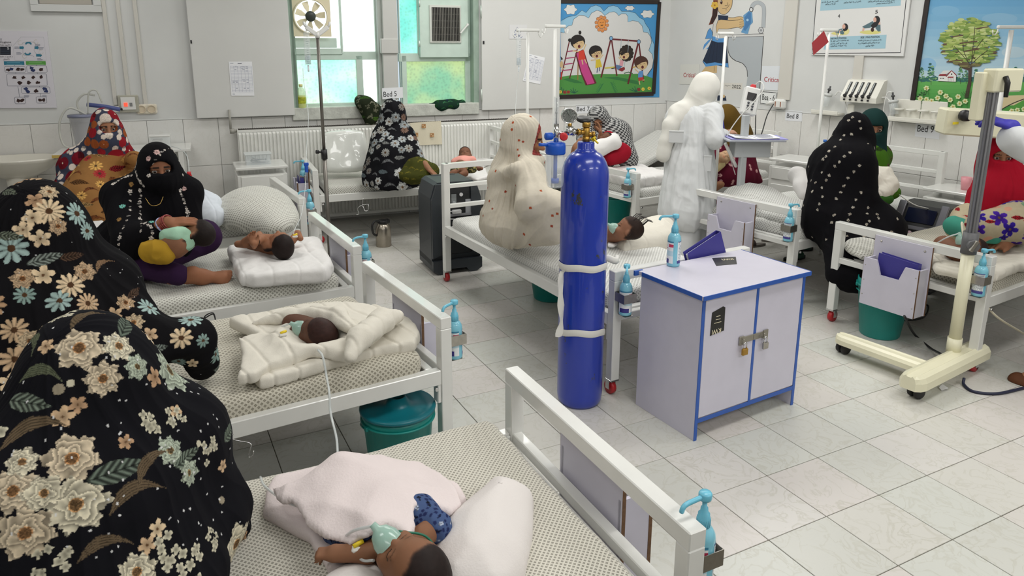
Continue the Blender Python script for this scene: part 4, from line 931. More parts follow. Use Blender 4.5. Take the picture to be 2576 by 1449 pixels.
g = G(); g.tube(spline([(x, y, z) for x, y, z in [gd(2482, 240, 4.0), gd(2474, 330, 4.0), gd(2470, 420, 3.98), gd(2456, 520, 3.96), gd(2430, 580, 3.94)]], 6), .006, 6); tag(g.obj('stand_cable', MATS['cable_cream'], None, True), 'cream cable hanging down along the grooved column', 'cable')
# ---------------------------------------------------------------- enamel bedside cabinets
def bedside(loc, rz, label, W=.42, D=.38, H=.76):
    t = thing('bedside_cabinet', label, 'cabinet', loc, rz, 'white enamel bedside cabinets'); chipw = white
    g = G(); g.box((0, 0, H/2-.02), (W, D, H-.1), 0, .004); g.obj('body', chipw, t)
    g = G(); g.box((0, 0, H-.012), (W+.02, D+.02, .024), 0, .005); g.obj('top', chipw, t)
    g = G(); g.box((0, -D/2-.004, H*.40), (W-.06, .012, H*.5), 0, .003); d_ = g.obj('door', chipw, t)
    g = G(); g.cyl((-W/2+.06, -D/2-.01, H*.42), (-W/2+.06, -D/2-.028, H*.42), .008, n=10); g.obj('knob', steel, d_)
    g = G(); g.box((0, -D/2-.004, H*.80), (W-.06, .012, H*.16), 0, .003); g.obj('drawer', chipw, t)
    for sx in (-1, 1):
        for sy in (-1, 1): g = G(); g.box((sx*(W/2-.02), sy*(D/2-.02), .045), (.03, .03, .09)); g.obj('foot', chipw, t)
    return t
bc = gd(656, 420, 6.42); bedside((bc[0], bc[1]+.2, 0), math.radians(3), 'chipped white enamel cabinet in front of the radiator left end', H=bc[2]+.0)
pc = gd(650, 405, 6.5); t = thing('plastic_box', 'clear lidded plastic box on the enamel cabinet', 'box', (pc[0], bc[1]+.2, bc[2]+.001), .05); g = G()
for c, d in (((0, 0, .003), (.2, .13, .006)), ((0, -.066, .045), (.21, .003, .09)), ((0, .066, .045), (.21, .003, .09)), ((-.104, 0, .045), (.003, .13, .09)), ((.104, 0, .045), (.003, .13, .09))): g.box(c, d)
g.obj('tub', glass, t); g = G(); g.box((0, 0, .094), (.235, .155, .012), 0, .004); g.obj('lid', mat('frosted_lid', (226, 230, 230), .3, alpha=.6), t)
g = G()
for k in range(9): a = random.uniform(0, 3); g.bar((random.uniform(-.08, .08), random.uniform(-.05, .05), .01+k*.004), (random.uniform(-.08, .08), random.uniform(-.05, .05), .02+k*.004), .008, .006, 0, 0)
o = g.obj('contents', mat('syringe_grey', (120, 124, 128), .5), t); o['kind'] = 'stuff'
c2 = gd(2030, 412, 6.6); bedside((5.02, 5.40, 0), math.radians(-70), 'white bedside cabinet with water bottle by the dotted black shawl', .40, .36, c2[2])
c3 = gd(2400, 478, 5.7); bedside((5.35, 3.98, 0), math.radians(-74), 'white bedside cabinet with pink cup left of the woman in red', .40, .36, c3[2])
# water bottle, blue box, pink cup
wb_ = A3(c2[0]+.0, c2[1]+.03, c2[2]); wb2 = gd(2070, 368, 6.6)
t = thing('water_bottle', 'clear water bottle with blue cap on a bedside cabinet', 'bottle', (wb2[0]+.02, wb2[1], c2[2]+.001)); hb = max(.15, wb2[2]-c2[2])
g = G(); g.lathe([(0, 0), (.036, 0), (.038, .01), (.038, .06), (.035, .065), (.038, .07), (.038, .13), (.03, .16), (.013, .185), (.013, .195), (0, .195)], n=20); g.obj('body', mat('blue_pet', (186, 214, 232), .08, alpha=.5, coat=.6), t)
g = G(); g.cyl((0, 0, .192), (0, 0, .213), .016, n=14); g.obj('cap', mat('blue_cap', (44, 110, 200), .4), t)
g = G(); q = gd(2046, 386, 6.5); g.box((q[0], q[1], c2[2]+.03), (.05, .04, .06), 0, .003); tag(g.obj('medicine_box', mat('blue_carton', (60, 72, 170), .5), None, True), 'small blue and white carton on the bedside cabinet', 'box')
q = gd(2430, 462, 5.7); t = thing('pink_cup', 'translucent pink plastic cup on the bedside cabinet near the woman in red', 'cup', (q[0], q[1], c3[2])); g = G(); g.lathe([(0, 0), (.03, 0), (.036, .05), (.04, .1), (.037, .1), (.03, .004), (0, .004)], n=20); g.obj('body', mat('pink_plastic', (232, 160, 168), .35, alpha=.85), t)
g = G(); g.tube([(.036, 0, .08), (.06, 0, .075), (.062, 0, .04), (.034, 0, .03)], .005, 6); g.obj('handle', MATS['pink_plastic'], t)
# ---------------------------------------------------------------- writing stand with monitor behind the empty chart holder bed
WD = 5.62; sp = gd(1862, 478, WD); t = thing('writing_stand', 'tall white stand with sloping writing shelf and grey box', 'stand', (sp[0], sp[1], 0)); ex = rt; 
g = G(); pz = gd(1884, 285, WD)[2]; g.box((0, 0, pz/2), (.05, .04, pz), 0, .003); g.obj('post', mat('stand_grey', (188, 192, 194), .4), t)
g = G(); g.box((0, 0, .03), (.5, .34, .04), 0, .006); g.obj('base', white, t)
tb = gd(1892, 347, WD-.1); Rx = np.stack([rt*A3(1, 1, 0)/np.linalg.norm(rt[:2]), np.cross((0, 0, 1), rt*A3(1, 1, 0)/np.linalg.norm(rt[:2])), (0, 0, 1)], 1) 
g = G(); g.box(tb-A3(0, 0, .008), (.43, .26, .014), 0, .003, Rx); g.obj('shelf', mat('shelf_grey', (176, 180, 190), .4), t, True)
bx = gd(1886, 373, WD-.02); g = G(); g.box(bx, (.27, .16, .12), 0, .004, Rx); g.obj('grey_box', mat('box_grey', (186, 190, 192), .5), t, True)
g = G(); a_, b_ = gd(1824, 360, WD-.1), gd(1852, 420, WD); g.bar(a_, b_, .02, .02); g.bar(gd(1826, 362, WD+.05), gd(1850, 440, WD+.05), .006, .006); g.obj('brace', white, t, True)
# open notes on the shelf
nb = thing('patient_notes', 'open file of printed notes on the writing shelf', 'papers', (tb[0], tb[1], tb[2]), math.atan2(rt[1], rt[0]))
for x, n_, ry in ((-.085, 7, .08), (.085, 6, -.05)):
    g = G(); g.box((x, -.02, .012), (.165, .21, .008), 0, .002, roty(ry)); o = g.obj('sheet_stack', paper_m, nb)
    g = G()
    for k in range(14): g.box((x+random.uniform(-.015, 0), -.11+k*.015, .0168-(.0 if x < 0 else 0)), (.13*random.uniform(.6, 1), .003, .0006), 0, 0, roty(ry))
    g.box((x+.07*(-1 if x < 0 else 1), .09, .018), (.03, .015, .0008), 0, 0, roty(ry)); q = g.obj('print_line', mat('grey_ink', (120, 124, 140), .7), o); q['kind'] = 'stuff'
g = G(); g.box((.02, 0, .004), (.42, .25, .006), 0, .002); g.obj('file_cover', mat('lilac_cover', (150, 148, 205), .5), nb)
# monitor hung on the post
mt = thing('bedside_monitor', 'white handheld monitor with red plug clamped on the post', 'monitor', gd(1884, 290, WD-.07), math.atan2(rt[1], rt[0])); Rm = roty(.22) @ rotx(-.25)
g = G(); g.box((0, 0, .105), (.12, .06, .21), 0, .01, Rm); g.obj('case', mat('monitor_case', (224, 224, 222), .4), mt)
g = G(); g.box(Rm @ A3(-.005, -.031, .03)+A3(0, 0, .105), (.07, .004, .06), 0, .001, Rm); g.obj('screen', mat('screen_dark', (30, 26, 30), .2), mt)
for i in range(2):
    for j_ in range(3): g = G(); g.lathe([(0, 0), (.009, 0), (.008, .005), (0, .005)], Rm @ A3(-.02+.035*i, -.031, -.02-.022*j_)+A3(0, 0, .105), 10, 0, Rm @ rotx(PI/2)); g.obj('key', mat('key_dark', (60, 62, 70), .5), mt)
g = G(); g.box(Rm @ A3(.0, 0, .115)+A3(0, 0, .105), (.04, .03, .03), 0, .006, Rm); g.obj('red_plug', MATS['red_plastic'], mt)
g = G(); g.tube(spline([Rm @ A3(.01, 0, .13)+A3(0, 0, .105), A3(.06, -.02, .255), A3(.075, -.06, .2), A3(.0, -.07, .1), A3(-.08, -.05, .0), A3(-.14, -.02, -.11), A3(-.16, -.02, -.17)], 7), .004, 6); g.obj('lead', mat('white_cable', (224, 224, 220), .5), mt)
tubing('power_cable', [gd(1946, 262, 6.7), gd(1930, 290, 6.4), gd(1918, 330, 6.1), gd(1912, 345, 6.0)], 'black power cable from the wall socket down to the shelf', .005, mat('black_cable', (20, 20, 22), .5), 'cable', None)
tubing('power_cable', [gd(1902, 250, 5.75), gd(1901, 300, 5.75), gd(1900, 345, 5.75)], 'thin black cable hanging beside the monitor', .004, MATS['black_cable'], 'cable', None)
# ---------------------------------------------------------------- long radiator
rad_m = mat('radiator_enamel', (226, 226, 221), .35, noise=.05, nscale=9)
OR = .135
s0, zt = WB.sz(596, 325, OR); s1, zt2 = WB.sz(1292, 301, OR); zb = .045; zt = (zt+zt2)/2
t = thing('radiator', 'long ribbed white panel radiator under the window', 'radiator', mtx=WB.mtx(s0, 0)); LR_ = s1-s0
g = G(); V = []; F = []; n = int(LR_/.0335); 
pts = []
for k in range(n):
    x = k*LR_/n; w_ = LR_/n
    pts += [(x, OR-.012), (x+w_*.22, OR-.012), (x+w_*.36, OR), (x+w_*.86, OR), (x+w_, OR-.012)]
for x, y in pts: V += [(x, y, zb+.03), (x, y, zb+.05), (x, y, zt-.05), (x, y, zt-.03)]
for i, (x, y) in enumerate(pts): V[i*4] = (x, OR-.012, zb+.03); V[i*4+3] = (x, OR-.012, zt-.03)
F = [(i*4+j, (i+1)*4+j, (i+1)*4+j+1, i*4+j+1) for i in range(len(pts)-1) for j in range(3)]
g.add(V, [f[::-1] for f in F], 0, False); g.box((LR_/2, OR-.02, zt-.016), (LR_, .014, .032), 0, .004); g.box((LR_/2, OR-.02, zb+.016), (LR_, .014, .032), 0, .004)
for x in (.004, LR_-.004): g.box((x, OR-.05, (zb+zt)/2), (.008, .075, zt-zb), 0, .002)
g.box((LR_/2, .035, (zb+zt)/2), (LR_-.02, .012, zt-zb-.02)); g.obj('ribbed_panel', rad_m, t)
g = G(); g.box((LR_/2, OR-.055, zt-.002), (LR_-.02, .085, .004))
for k in range(int(LR_/.02)): g.box((.02+k*.02, OR-.055, zt+.001), (.006, .08, .004))
g.obj('top_grille', mat('grille_dark', (70, 66, 60), .6, noise=.3, nscale=40), t)
g = G(); a = WB.sz(581, 330, .08); x_ = a[0]-s0; g.cyl((x_, .08, a[1]), (.0, .08, a[1]), .014, n=10); g.cyl((x_-.01, .08, a[1]), (x_+.03, .08, a[1]), .024, n=10); g.cyl((x_, .08, a[1]), (x_, .08, a[1]+.2), .011, n=10); g.obj('valve_pipe', mat('pipe_paint', (160, 158, 150), .5), t)
g = G()
for x in (.3, LR_-.3): g.box((x, .06, zb/2+.01), (.03, .05, zb+.05))
g.obj('foot_bracket', rad_m, t)
# cloth with woven squares hanging on the radiator
cl = thing('hanging_cloth', 'cream cloth with brown squares hanging over the radiator', 'cloth', WB.px(1068, 365, OR+.012)); g = G(); V = []; nx, nz = 14, 10
C_ = [WB.px(x, y, OR+.006) for x, y in ((1031, 309), (1109, 304), (1112, 363), (1040, 366))]
for j in range(nz+1):
    for i in range(nx+1):
        u, v = i/nx, j/nz; p = (C_[0]*(1-u)+C_[1]*u)*(1-v)+(C_[3]*(1-u)+C_[2]*u)*v; V.append(p+WB.n*(.006+.006*math.sin(u*15+v)*v))
F = [(j*(nx+1)+i, (j+1)*(nx+1)+i, (j+1)*(nx+1)+i+1, j*(nx+1)+i+1) for j in range(nz) for i in range(nx)]; g.add(V, F, 0, True)
V2 = [v-WB.n*.004 for v in V]; g.add(V2, [f[::-1] for f in F], 0, True); g.obj('fabric', mat('cream_cloth', (214, 206, 184), .9, bump=.2, bscale=120), cl, True)
for x, y in ((1066, 317), (1047, 339), (1087, 340)):
    A = Art(WB, 0, 0, 1, OR+.022)
    A.b((172, 128, 84), x-5, y-5, x+5, y+5); A.b((206, 180, 140), x-3.4, y-3.4, x-.6, y-.6); A.b((206, 180, 140), x+.6, y+.6, x+3.4, y+3.4); A.b((150, 108, 66), x+.6, y-3.4, x+3.4, y-.6); A.b((150, 108, 66), x-3.4, y+.6, x-.6, y+3.4); A.build('woven_square', cl)
# ---------------------------------------------------------------- white boards over the wall
board_m = mat('board_white', (212, 212, 209), .28, noise=.03, nscale=3, coat=.2)
def board(x0, y0b, x1, y1b, label, off=.06):
    sA, zA = WB.sz(x0, y0b, off); sB, zB = WB.sz(x1, y1b, off); z = (zA+zB)/2; t = thing('notice_board', label, 'board', mtx=WB.mtx(sA, 0, .0), group='white wall boards'); g = G()
    g.box(((sB-sA)/2, off-.014, (z+2.72)/2), (sB-sA, .024, 2.72-z), 0, .004); g.obj('panel', board_m, t)
    g = G(); g.box(((sB-sA)/2, (off-.028)/2, (z+2.7)/2), (sB-sA-.04, off-.03, 2.68-z)); g.obj('backing', mat('board_back', (150, 148, 142), .7), t); return t, sA, z
b1, sb1, zb1 = board(496, 299, 742, 289, 'large white board hung left of the window')
b2, sb2, zb2 = board(1213, 276, 1407, 273, 'large white board hung right of the window', .05)
for z in (1.75,):
    g = G(); g.box((.012, .062, z), (.012, .006, .03)); g.obj('hinge_mark', blackp, b1); g = G(); g.box((.02, .052, z), (.016, .006, .03)); g.obj('hinge_mark', blackp, b2)
for z in (1.15, 2.0): g = G(); g.cyl((-.006, .05, z), (-.006, .05, z+.12), .008, n=8); g.obj('hinge', MATS['hinge_metal'], b2)
def sheet(W, pts, off, label, cat='paper', name='paper_sheet', group=None, col=(236, 237, 240), th=.002):
    P = [W.px(x, y, off) for x, y in pts]; g = G(); V = P+[p-W.n*th for p in P]; g.add(V, [(0, 1, 2, 3)[::-1], (4, 5, 6, 7), (0, 1, 5, 4), (1, 2, 6, 5), (2, 3, 7, 6), (3, 0, 4, 7)], 0)
    o = g.obj(name, mat('paper_%d_%d_%d' % col, col, .7), None, True); return tag(o, label, cat, group)
ink = (96, 104, 134)
def form(W, pts, off, label):
    o = sheet(W, pts, off, label); WM[o.name] = Matrix.Translation(o.location); P = [A3(*q, 0)[:2] for q in pts]
    def q(u, v): return tuple((P[0]*(1-u)+P[1]*u)*(1-v)+(P[3]*(1-u)+P[2]*u)*v)
    A = Art(W, 0, 0, 1, off+.0006)
    for k in range(19): A.l((150, 156, 182), .35, [q(.06, .13+k*.042), q(.96, .13+k*.042)])
    for u in (.06, .2, .36, .5, .66, .8, .96): A.l((150, 156, 182), .35, [q(u, .13), q(u, .89)])
    rs = random.Random(len(label))
    for k in range(30):
        u = rs.choice((.1, .22, .24, .52, .56, .7)); v = .15+rs.choice((0, 1, 2, 3, 9, 10, 11, 15))*.042; A.l(ink, .7, [q(u, v), q(u+.09, v)])
    A.l((60, 60, 90), 1.2, [q(.38, .06), q(.55, .06)]); A.l(ink, .8, [q(.06, .05), q(.2, .05)]); A.l(ink, .8, [q(.06, .95), q(.16, .95)])
    A.build('printed_table', o); return o
form(WB, [(575, 155), (634, 155), (640, 241), (582, 241)], .062, 'printed table sheet taped to the left white board')
form(WB, [(1330, 135), (1371, 145), (1359, 212), (1315, 203)], .052, 'tilted printed table sheet taped to the right white board')
o = sheet(WB, [(1281, 62), (1326, 62), (1326, 98), (1281, 98)], .052, 'small taped sheet with handwritten letters on the right board', col=(216, 216, 216)); WM[o.name] = Matrix.Translation(o.location)
A = Art(WB, 1200, 0, .3313, .0526); hk = (70, 84, 130)
A.l(hk, 3, [(284, 248), (305, 205), (332, 246)]).l(hk, 3, [(290, 230), (325, 228)]).l(hk, 3, [(305, 258), (284, 262), (300, 276), (280, 288)], True).l(hk, 3, [(314, 262), (312, 288)]).l(hk, 3, [(330, 262), (322, 276), (334, 286), (345, 276)], True); A.build('handwriting', o)
# ---------------------------------------------------------------- bed labels and signs
black_ink = mat('black_ink', (24, 24, 26), .6); red_ink = mat('red_ink', (168, 34, 44), .6)
def sign(W, pts, body, tx, label, size_px, m=black_ink, col=(226, 228, 232), off=.012, bold=.0, name='bed_label'):
    o = sheet(W, pts, off, label, 'sign', name, 'signs taped to the walls', col); WM[o.name] = Matrix.Translation(o.location)
    a = W.px(*tx[0], off+.0008); b = W.px(*tx[1], off+.0008); ex = (b-a)/np.linalg.norm(b-a); h = abs(W.px(tx[0][0], tx[0][1]-size_px, off)[2]-a[2])
    text('lettering', body, .05, m, o, a-A3(o.location), ex, (0, 0, 1), np.linalg.norm(b-a), bold, 0, .0003, h); return o
sign(WB, [(961, 222), (1013, 219), (1014, 246), (962, 250)], 'Bed 5', ((965, 244), (998, 242)), 'Bed 5 label on the pillar above the veiled woman', 13, off=.034)
sign(WB, [(1449, 264), (1512, 262), (1512, 284), (1449, 286)], 'Bed 7', ((1451, 280), (1483, 279)), 'Bed 7 label on the tiles below the playground mural', 11)
sign(WR, [(1976, 277), (2018, 280), (2017, 306), (1975, 303)], 'Bed 8', ((1979, 297), (2008, 299)), 'Bed 8 label right of the white wall socket', 12)
sign(WR, [(2304, 307), (2365, 314), (2362, 351), (2301, 343)], 'Bed 9', ((2307, 331), (2348, 334)), 'Bed 9 label below the tray with four ring holders', 17)
sign(WR, [(1712, 162), (1760, 162), (1757, 212), (1709, 212)], 'Critical', ((1719, 194), (1748, 195)), 'Critical sign left of the painted girl', 11, red_ink, (214, 214, 208), .004)
sign(WR, [(1917, 166), (1970, 166), (1968, 228), (1914, 226)], 'Critical', ((1922, 205), (1961, 207)), 'Critical sign right of the painted sink', 12, red_ink, (220, 224, 228), .004)
o = sign(WR, [(1913, 229), (1955, 232), (1952, 266), (1910, 261)], 'Bea - 6', ((1917, 251), (1948, 254)), 'black framed Bea - 6 sign above the socket', 15, black_ink, (228, 230, 228), .006, .0)
A = Art(WR, 0, 0, 1, .0068); A.l((24, 24, 26), 1.6, [(1914.5, 230.5), (1953, 233.5), (1950.5, 264), (1912, 259.5)], False, True); A.build('border', o)
sign(WR, [(1805, 208), (1868, 209), (1867, 226), (1804, 225)], '2022', ((1841, 222), (1863, 223)), 'painted year 2022 beside the painted girl', 9, black_ink, (211, 208, 200), .0005, .0, 'painted_date')
# ---------------------------------------------------------------- playground mural
K1 = 270/1565
def frame_bars(W, pts, w_, off, parent, m, open_side=None):
    for i in range(len(pts)-1):
        g = G(); a, b = W.px(*pts[i], off), W.px(*pts[i+1], off); g.bar(a, b, w_, .014, 0, .002, W.n); g.obj('frame_bar', m, parent, True)
darkframe = mat('dark_frame', (36, 26, 24), .5)
t = thing('playground_mural', 'framed painting of children on a slide and swing', 'mural', WB.px(1530, 242, .0)); A = Art(WB, 1400, 0, K1, .004)
P = lambda c, *q: A.p(c, list(q))
sky, pale, wht, grn, dgrn, brn, skin, hair = (66, 142, 196), (140, 186, 212), (206, 206, 204), (72, 140, 62), (46, 112, 56), (98, 26, 32), (204, 176, 132), (26, 20, 18)
A.b(sky, 40, 0, 1500, 1420)
cl2 = [(75, 300), (160, 250), (290, 220), (370, 150), (430, 185), (500, 100), (575, 75), (640, 100), (690, 165), (760, 95), (830, 80), (900, 105), (950, 165), (1060, 165), (1150, 190), (1215, 260), (1270, 285), (1300, 350), (1350, 420), (1385, 560), (1425, 650), (1425, 850), (1400, 990), (1330, 1090), (1330, 1180), (60, 1180), (60, 320)]
A.p(pale, cl2); A.l((20, 30, 40), 5, cl2[:-2])
cl1 = [(60, 470), (115, 480), (125, 420), (170, 380), (225, 368), (250, 280), (330, 222), (400, 225), (468, 265), (510, 190), (590, 150), (650, 170), (705, 228), (770, 180), (840, 170), (880, 195), (905, 230), (950, 200), (1010, 200), (1040, 240), (1040, 322), (1110, 300), (1190, 315), (1250, 380), (1268, 468), (1330, 475), (1375, 540), (1385, 620), (1345, 735), (1395, 790), (1412, 880), (1395, 990), (1310, 1105), (1250, 1200), (60, 1200)]
A.p(wht, cl1); A.l((20, 30, 40), 5, cl1[:-2])
for cx, cy, rx, ry in ((205, 140, 85, 70), (1068, 118, 66, 34), (1325, 205, 90, 55)):
    pts = [(cx+rx*math.cos(a)*(1+.14*math.cos(6*a)), cy+ry*math.sin(a)*(1+.14*math.cos(6*a))) for a in np.linspace(0, 2*PI, 44)[:-1]]; A.p((214, 214, 212), pts); A.l((20, 30, 40), 4, pts, False, True)
P(grn, (40, 1125), (190, 1100), (420, 1090), (640, 1078), (980, 1080), (1180, 1075), (1310, 1108), (1400, 1138), (1400, 1345), (40, 1400))
P(dgrn, (90, 1160), (180, 1135), (300, 1170), (390, 1215), (260, 1210)); P(dgrn, (680, 1130), (880, 1120), (1180, 1180), (1210, 1240), (960, 1180))
for x, y, d in ((240, 1340, 1), (1140, 1320, 1), (70, 1330, 1)):
    for k in range(5): A.l((24, 84, 66), 10, [(x+20, y+20), (x+(k-2)*38, y-60+abs(k-2)*22)])
for x0, y0, x1, y1 in ((600, 1350, 670, 1225), (865, 1350, 800, 1200)):
    A.l((36, 100, 58), 5, [(x0, y0), (x1, y1)])
    for k in range(7): u = k/7; x, y = x0+(x1-x0)*u, y0+(y1-y0)*u; A.l((36, 110, 62), 7, [(x-26, y-22), (x, y), (x+26, y-30)])
for x, y, c in ((120, 1345, (150, 40, 40)), (172, 1342, (150, 40, 40)), (1200, 1305, (130, 40, 40)), (1262, 1300, (224, 196, 70)), (1352, 1288, (224, 196, 70)), (55, 1340, (224, 196, 70))):
    for k in range(6): a = k*PI/3; A.c(c, x+15*math.cos(a), y+15*math.sin(a), 11, n=8)
    A.c((90, 60, 30), x, y, 7, n=8)
for k in range(10): a = k*PI/5+.2; A.c((206, 132, 72), 660+78*math.cos(a), 348+98*math.sin(a), 26, n=12); A.l((90, 40, 20), 4, [(660+78*math.cos(a)+26*math.cos(b), 348+98*math.sin(a)+26*math.sin(b)) for b in np.linspace(a-1.6, a+1.6, 8)])
A.c((214, 140, 66), 660, 345, 58, 72); A.l((90, 40, 20), 5, [(660+58*math.cos(b), 345+72*math.sin(b)) for b in np.linspace(0, 2*PI, 30)]); A.c((30, 20, 16), 660, 360, 22, 16, 12, 0, PI); A.l((30, 20, 16), 5, [(630, 335), (645, 325), (655, 335)]).l((30, 20, 16), 5, [(668, 332), (680, 320), (690, 330)])
A.l(brn, 16, [(190, 590), (60, 1160)]).l(brn, 16, [(310, 690), (190, 1145)]); A.l((148, 110, 54), 14, [(315, 900), (310, 1165)])
for x0, y0, x1 in ((160, 750, 290), (140, 850, 262), (120, 938, 236), (85, 1028, 222)): A.l((162, 50, 100), 14, [(x0, y0), (x1, y0-14)])
P((96, 24, 40), (270, 780), (395, 715), (470, 960), (585, 1212), (540, 1230), (425, 1245), (350, 1060)); P((190, 64, 130), (292, 780), (385, 735), (455, 960), (555, 1212), (450, 1235), (365, 1050))
def kid(hx, hy, hr, hc, body, top, face=1, tilt=0):
    A.c(hc, hx, hy-hr*.18, hr*1.08, hr*1.02); A.c(skin, hx+hr*.12*face, hy+hr*.15, hr*.82, hr*.78); P(hc, (hx-hr*.95, hy-hr*.1), (hx-hr*.2, hy-hr*.85), (hx+hr*.9, hy-hr*.35), (hx+hr*.1, hy-hr*.2), (hx-hr*.6, hy+hr*.25))
    A.c((90, 24, 30), hx+hr*.2*face, hy+hr*.52, hr*.2, hr*.24, 12); A.l(hair, 4, [(hx-hr*.25, hy+hr*.12), (hx-hr*.1, hy+hr*.02), (hx+hr*.02, hy+hr*.12)]).l(hair, 4, [(hx+hr*.35, hy+hr*.05), (hx+hr*.5, hy-hr*.06), (hx+hr*.62, hy+hr*.06)]).l((120, 80, 50), 3, [(hx+hr*.2, hy+hr*.1), (hx+hr*.26, hy+hr*.28)])
A.c(hair, 342, 475, 22, 30, 10); A.c(hair, 195, 585, 28, 26, 10)
A.l(skin, 16, [(340, 755), (235, 740)]).l(skin, 16, [(390, 740), (430, 645)]); P((200, 60, 40), (325, 745), (400, 730), (425, 868), (318, 880)); A.l(skin, 16, [(370, 870), (385, 940)]).l(skin, 16, [(410, 865), (440, 925)])
kid(310, 625, 100, hair, 0, 0)
A.l(skin, 14, [(580, 870), (500, 880)]).l(skin, 14, [(630, 860), (680, 795)]); P((204, 180, 50), (575, 870), (635, 860), (665, 975), (568, 995)); A.l((60, 70, 110), 12, [(600, 985), (590, 1060)]).l((60, 70, 110), 12, [(630, 980), (625, 1040)]); kid(570, 770, 92, hair, 0, 0); A.l((60, 40, 30), 4, [(535+28*math.cos(b), 790+28*math.sin(b)) for b in np.linspace(0, 2*PI, 16)]).l((60, 40, 30), 4, [(612+28*math.cos(b), 760+28*math.sin(b)) for b in np.linspace(0, 2*PI, 16)])
A.l(brn, 22, [(795, 560), (650, 1130)]).l(brn, 20, [(800, 560), (880, 1105)]).l(brn, 24, [(800, 570), (1200, 600)]).l(brn, 24, [(1195, 610), (1042, 1225)]).l(brn, 20, [(1200, 610), (1270, 1190)])
A.l((196, 184, 90), 22, [(700, 995), (850, 978)]).l((196, 164, 90), 20, [(1110, 985), (1160, 970)])
for x, y in ((796, 558), (1200, 608)): A.c((24, 30, 40), x, y, 27, 34); A.c((120, 166, 204), x, y, 20, 27)
A.l((150, 166, 176), 6, [(945, 572), (930, 780)]).l((150, 166, 176), 6, [(1050, 580), (985, 985)])
P((130, 34, 40), (880, 1010), (990, 975), (1000, 1010), (955, 1045)); P((206, 150, 160), (930, 870), (980, 880), (965, 970), (915, 950)); P((88, 116, 156), (860, 940), (960, 965), (900, 1025), (870, 990)); A.l(hair, 14, [(800, 1000), (850, 990)]).l(skin, 12, [(940, 880), (905, 830)])
for k in range(12): a = k*PI/6; A.c((36, 28, 22), 1020+78*math.cos(a), 775+95*math.sin(a), 30, n=10)
kid(1000, 790, 84, (36, 28, 22), 0, 0, -1); A.l((150, 166, 176), 6, [(1050, 660), (1040, 760)])
P((90, 140, 196), (1190, 1045), (1265, 1030), (1255, 1130), (1190, 1135)); P((180, 50, 46), (1192, 1130), (1265, 1125), (1270, 1170), (1195, 1180)); A.l(skin, 14, [(1200, 1060), (1140, 1000)]).l(skin, 14, [(1205, 1180), (1215, 1235)]).l(skin, 14, [(1255, 1170), (1285, 1165)]); kid(1235, 930, 95, (72, 40, 30), 0, 0); A.l((40, 90, 50), 12, [(985, 1070), (1050, 1050), (1110, 1072)])
P((36, 26, 24), (60, 820), (95, 860), (70, 880)); A.c(skin, 72, 940, 26, 50, 14); A.l(skin, 12, [(75, 1020), (130, 975)]); P((180, 50, 46), (60, 1050), (85, 1050), (75, 1160), (60, 1160))
A.build('painting', t); fx = [(1408, 3.5), (1660, 4.8), (1644, 236), (1405, 243)]
frame_bars(WB, [(1404, 3), (1659, 5), (1644, 236), (1404, 244)], .045, .008, t, darkframe)
# ---------------------------------------------------------------- girl washing her hands, painted on the right wall
t = thing('girl_mural', 'wall painting of a girl washing hands at a grey sink', 'mural', WR.px(1840, 240, 0)); A = Art(WR, 1690, 0, 300/1552, .0012); P = lambda c, *q: A.p(c, list(q)); lk = (34, 30, 30); sk = (206, 176, 128); nav = (28, 42, 66); ltb = (84, 146, 204); gry = (172, 178, 182)
P((120, 60, 40), (540, 0), (610, 0), (600, 120), (580, 300), (480, 325), (525, 200), (535, 80)); P((52, 30, 26), (545, 80), (600, 100), (575, 300), (530, 300), (495, 320), (530, 190))
pts = [(600, -10), (790, -10), (780, 80), (740, 150), (690, 188), (640, 180), (605, 140), (596, 60)]; A.p(sk, pts); A.l(lk, 5, pts[1:], True); A.c((60, 30, 30), 645, 28, 16, 28, 14); A.c((230, 230, 226), 640, 15, 7, n=8); A.l(lk, 5, [(655, 108), (700, 112), (735, 85), (748, 55)], True).l(lk, 5, [(690, 75), (722, 70), (728, 30)], True).l(lk, 4, [(696, 132), (708, 124), (718, 134)])
for k in range(5): a = k*2*PI/5+.3; A.c((216, 176, 70), 558+28*math.cos(a), 68+28*math.sin(a), 22, n=12)
A.c((170, 110, 40), 558, 68, 12)
P((208, 205, 198), (540, 300), (600, 190), (735, 200), (735, 300), (780, 380), (700, 500), (540, 470)); A.l(lk, 4, [(540, 310), (530, 460)]); P(nav, (600, 195), (735, 205), (730, 260), (605, 262))
pts = [(735, 225), (800, 228), (880, 215), (930, 225), (920, 290), (850, 310), (735, 280)]; A.p(sk, pts); A.l(lk, 4, pts[:4], True)
pts = [(600, 268), (640, 255), (760, 268), (860, 262), (900, 245), (940, 270), (945, 330), (900, 370), (860, 355), (720, 378), (610, 375), (585, 430), (575, 350)]; A.p(sk, pts); A.l(lk, 5, pts, False, True)
for y in (285, 312, 338): A.l(lk, 4, [(880, y+5), (940, y)])
P(ltb, (500, 365), (530, 420), (525, 500), (435, 505), (470, 400)); P(ltb, (520, 500), (480, 520), (420, 580), (402, 655), (440, 600), (500, 530)); P(ltb, (525, 510), (500, 590), (450, 635), (470, 640), (520, 580)); A.l(lk, 4, [(500, 365), (530, 420), (525, 500), (435, 505), (470, 400)], False, True)
P(nav, (530, 490), (690, 510), (715, 600), (740, 880), (580, 850), (440, 865), (400, 800), (470, 640)); P(ltb, (530, 470), (620, 500), (700, 495), (690, 550), (600, 552), (525, 530)); P(ltb, (405, 790), (450, 830), (560, 810), (660, 830), (730, 820), (738, 880), (650, 850), (560, 855), (440, 868))
for k in range(5): A.l((14, 24, 40), 4, [(530+k*32, 560), (470+k*55, 800)])
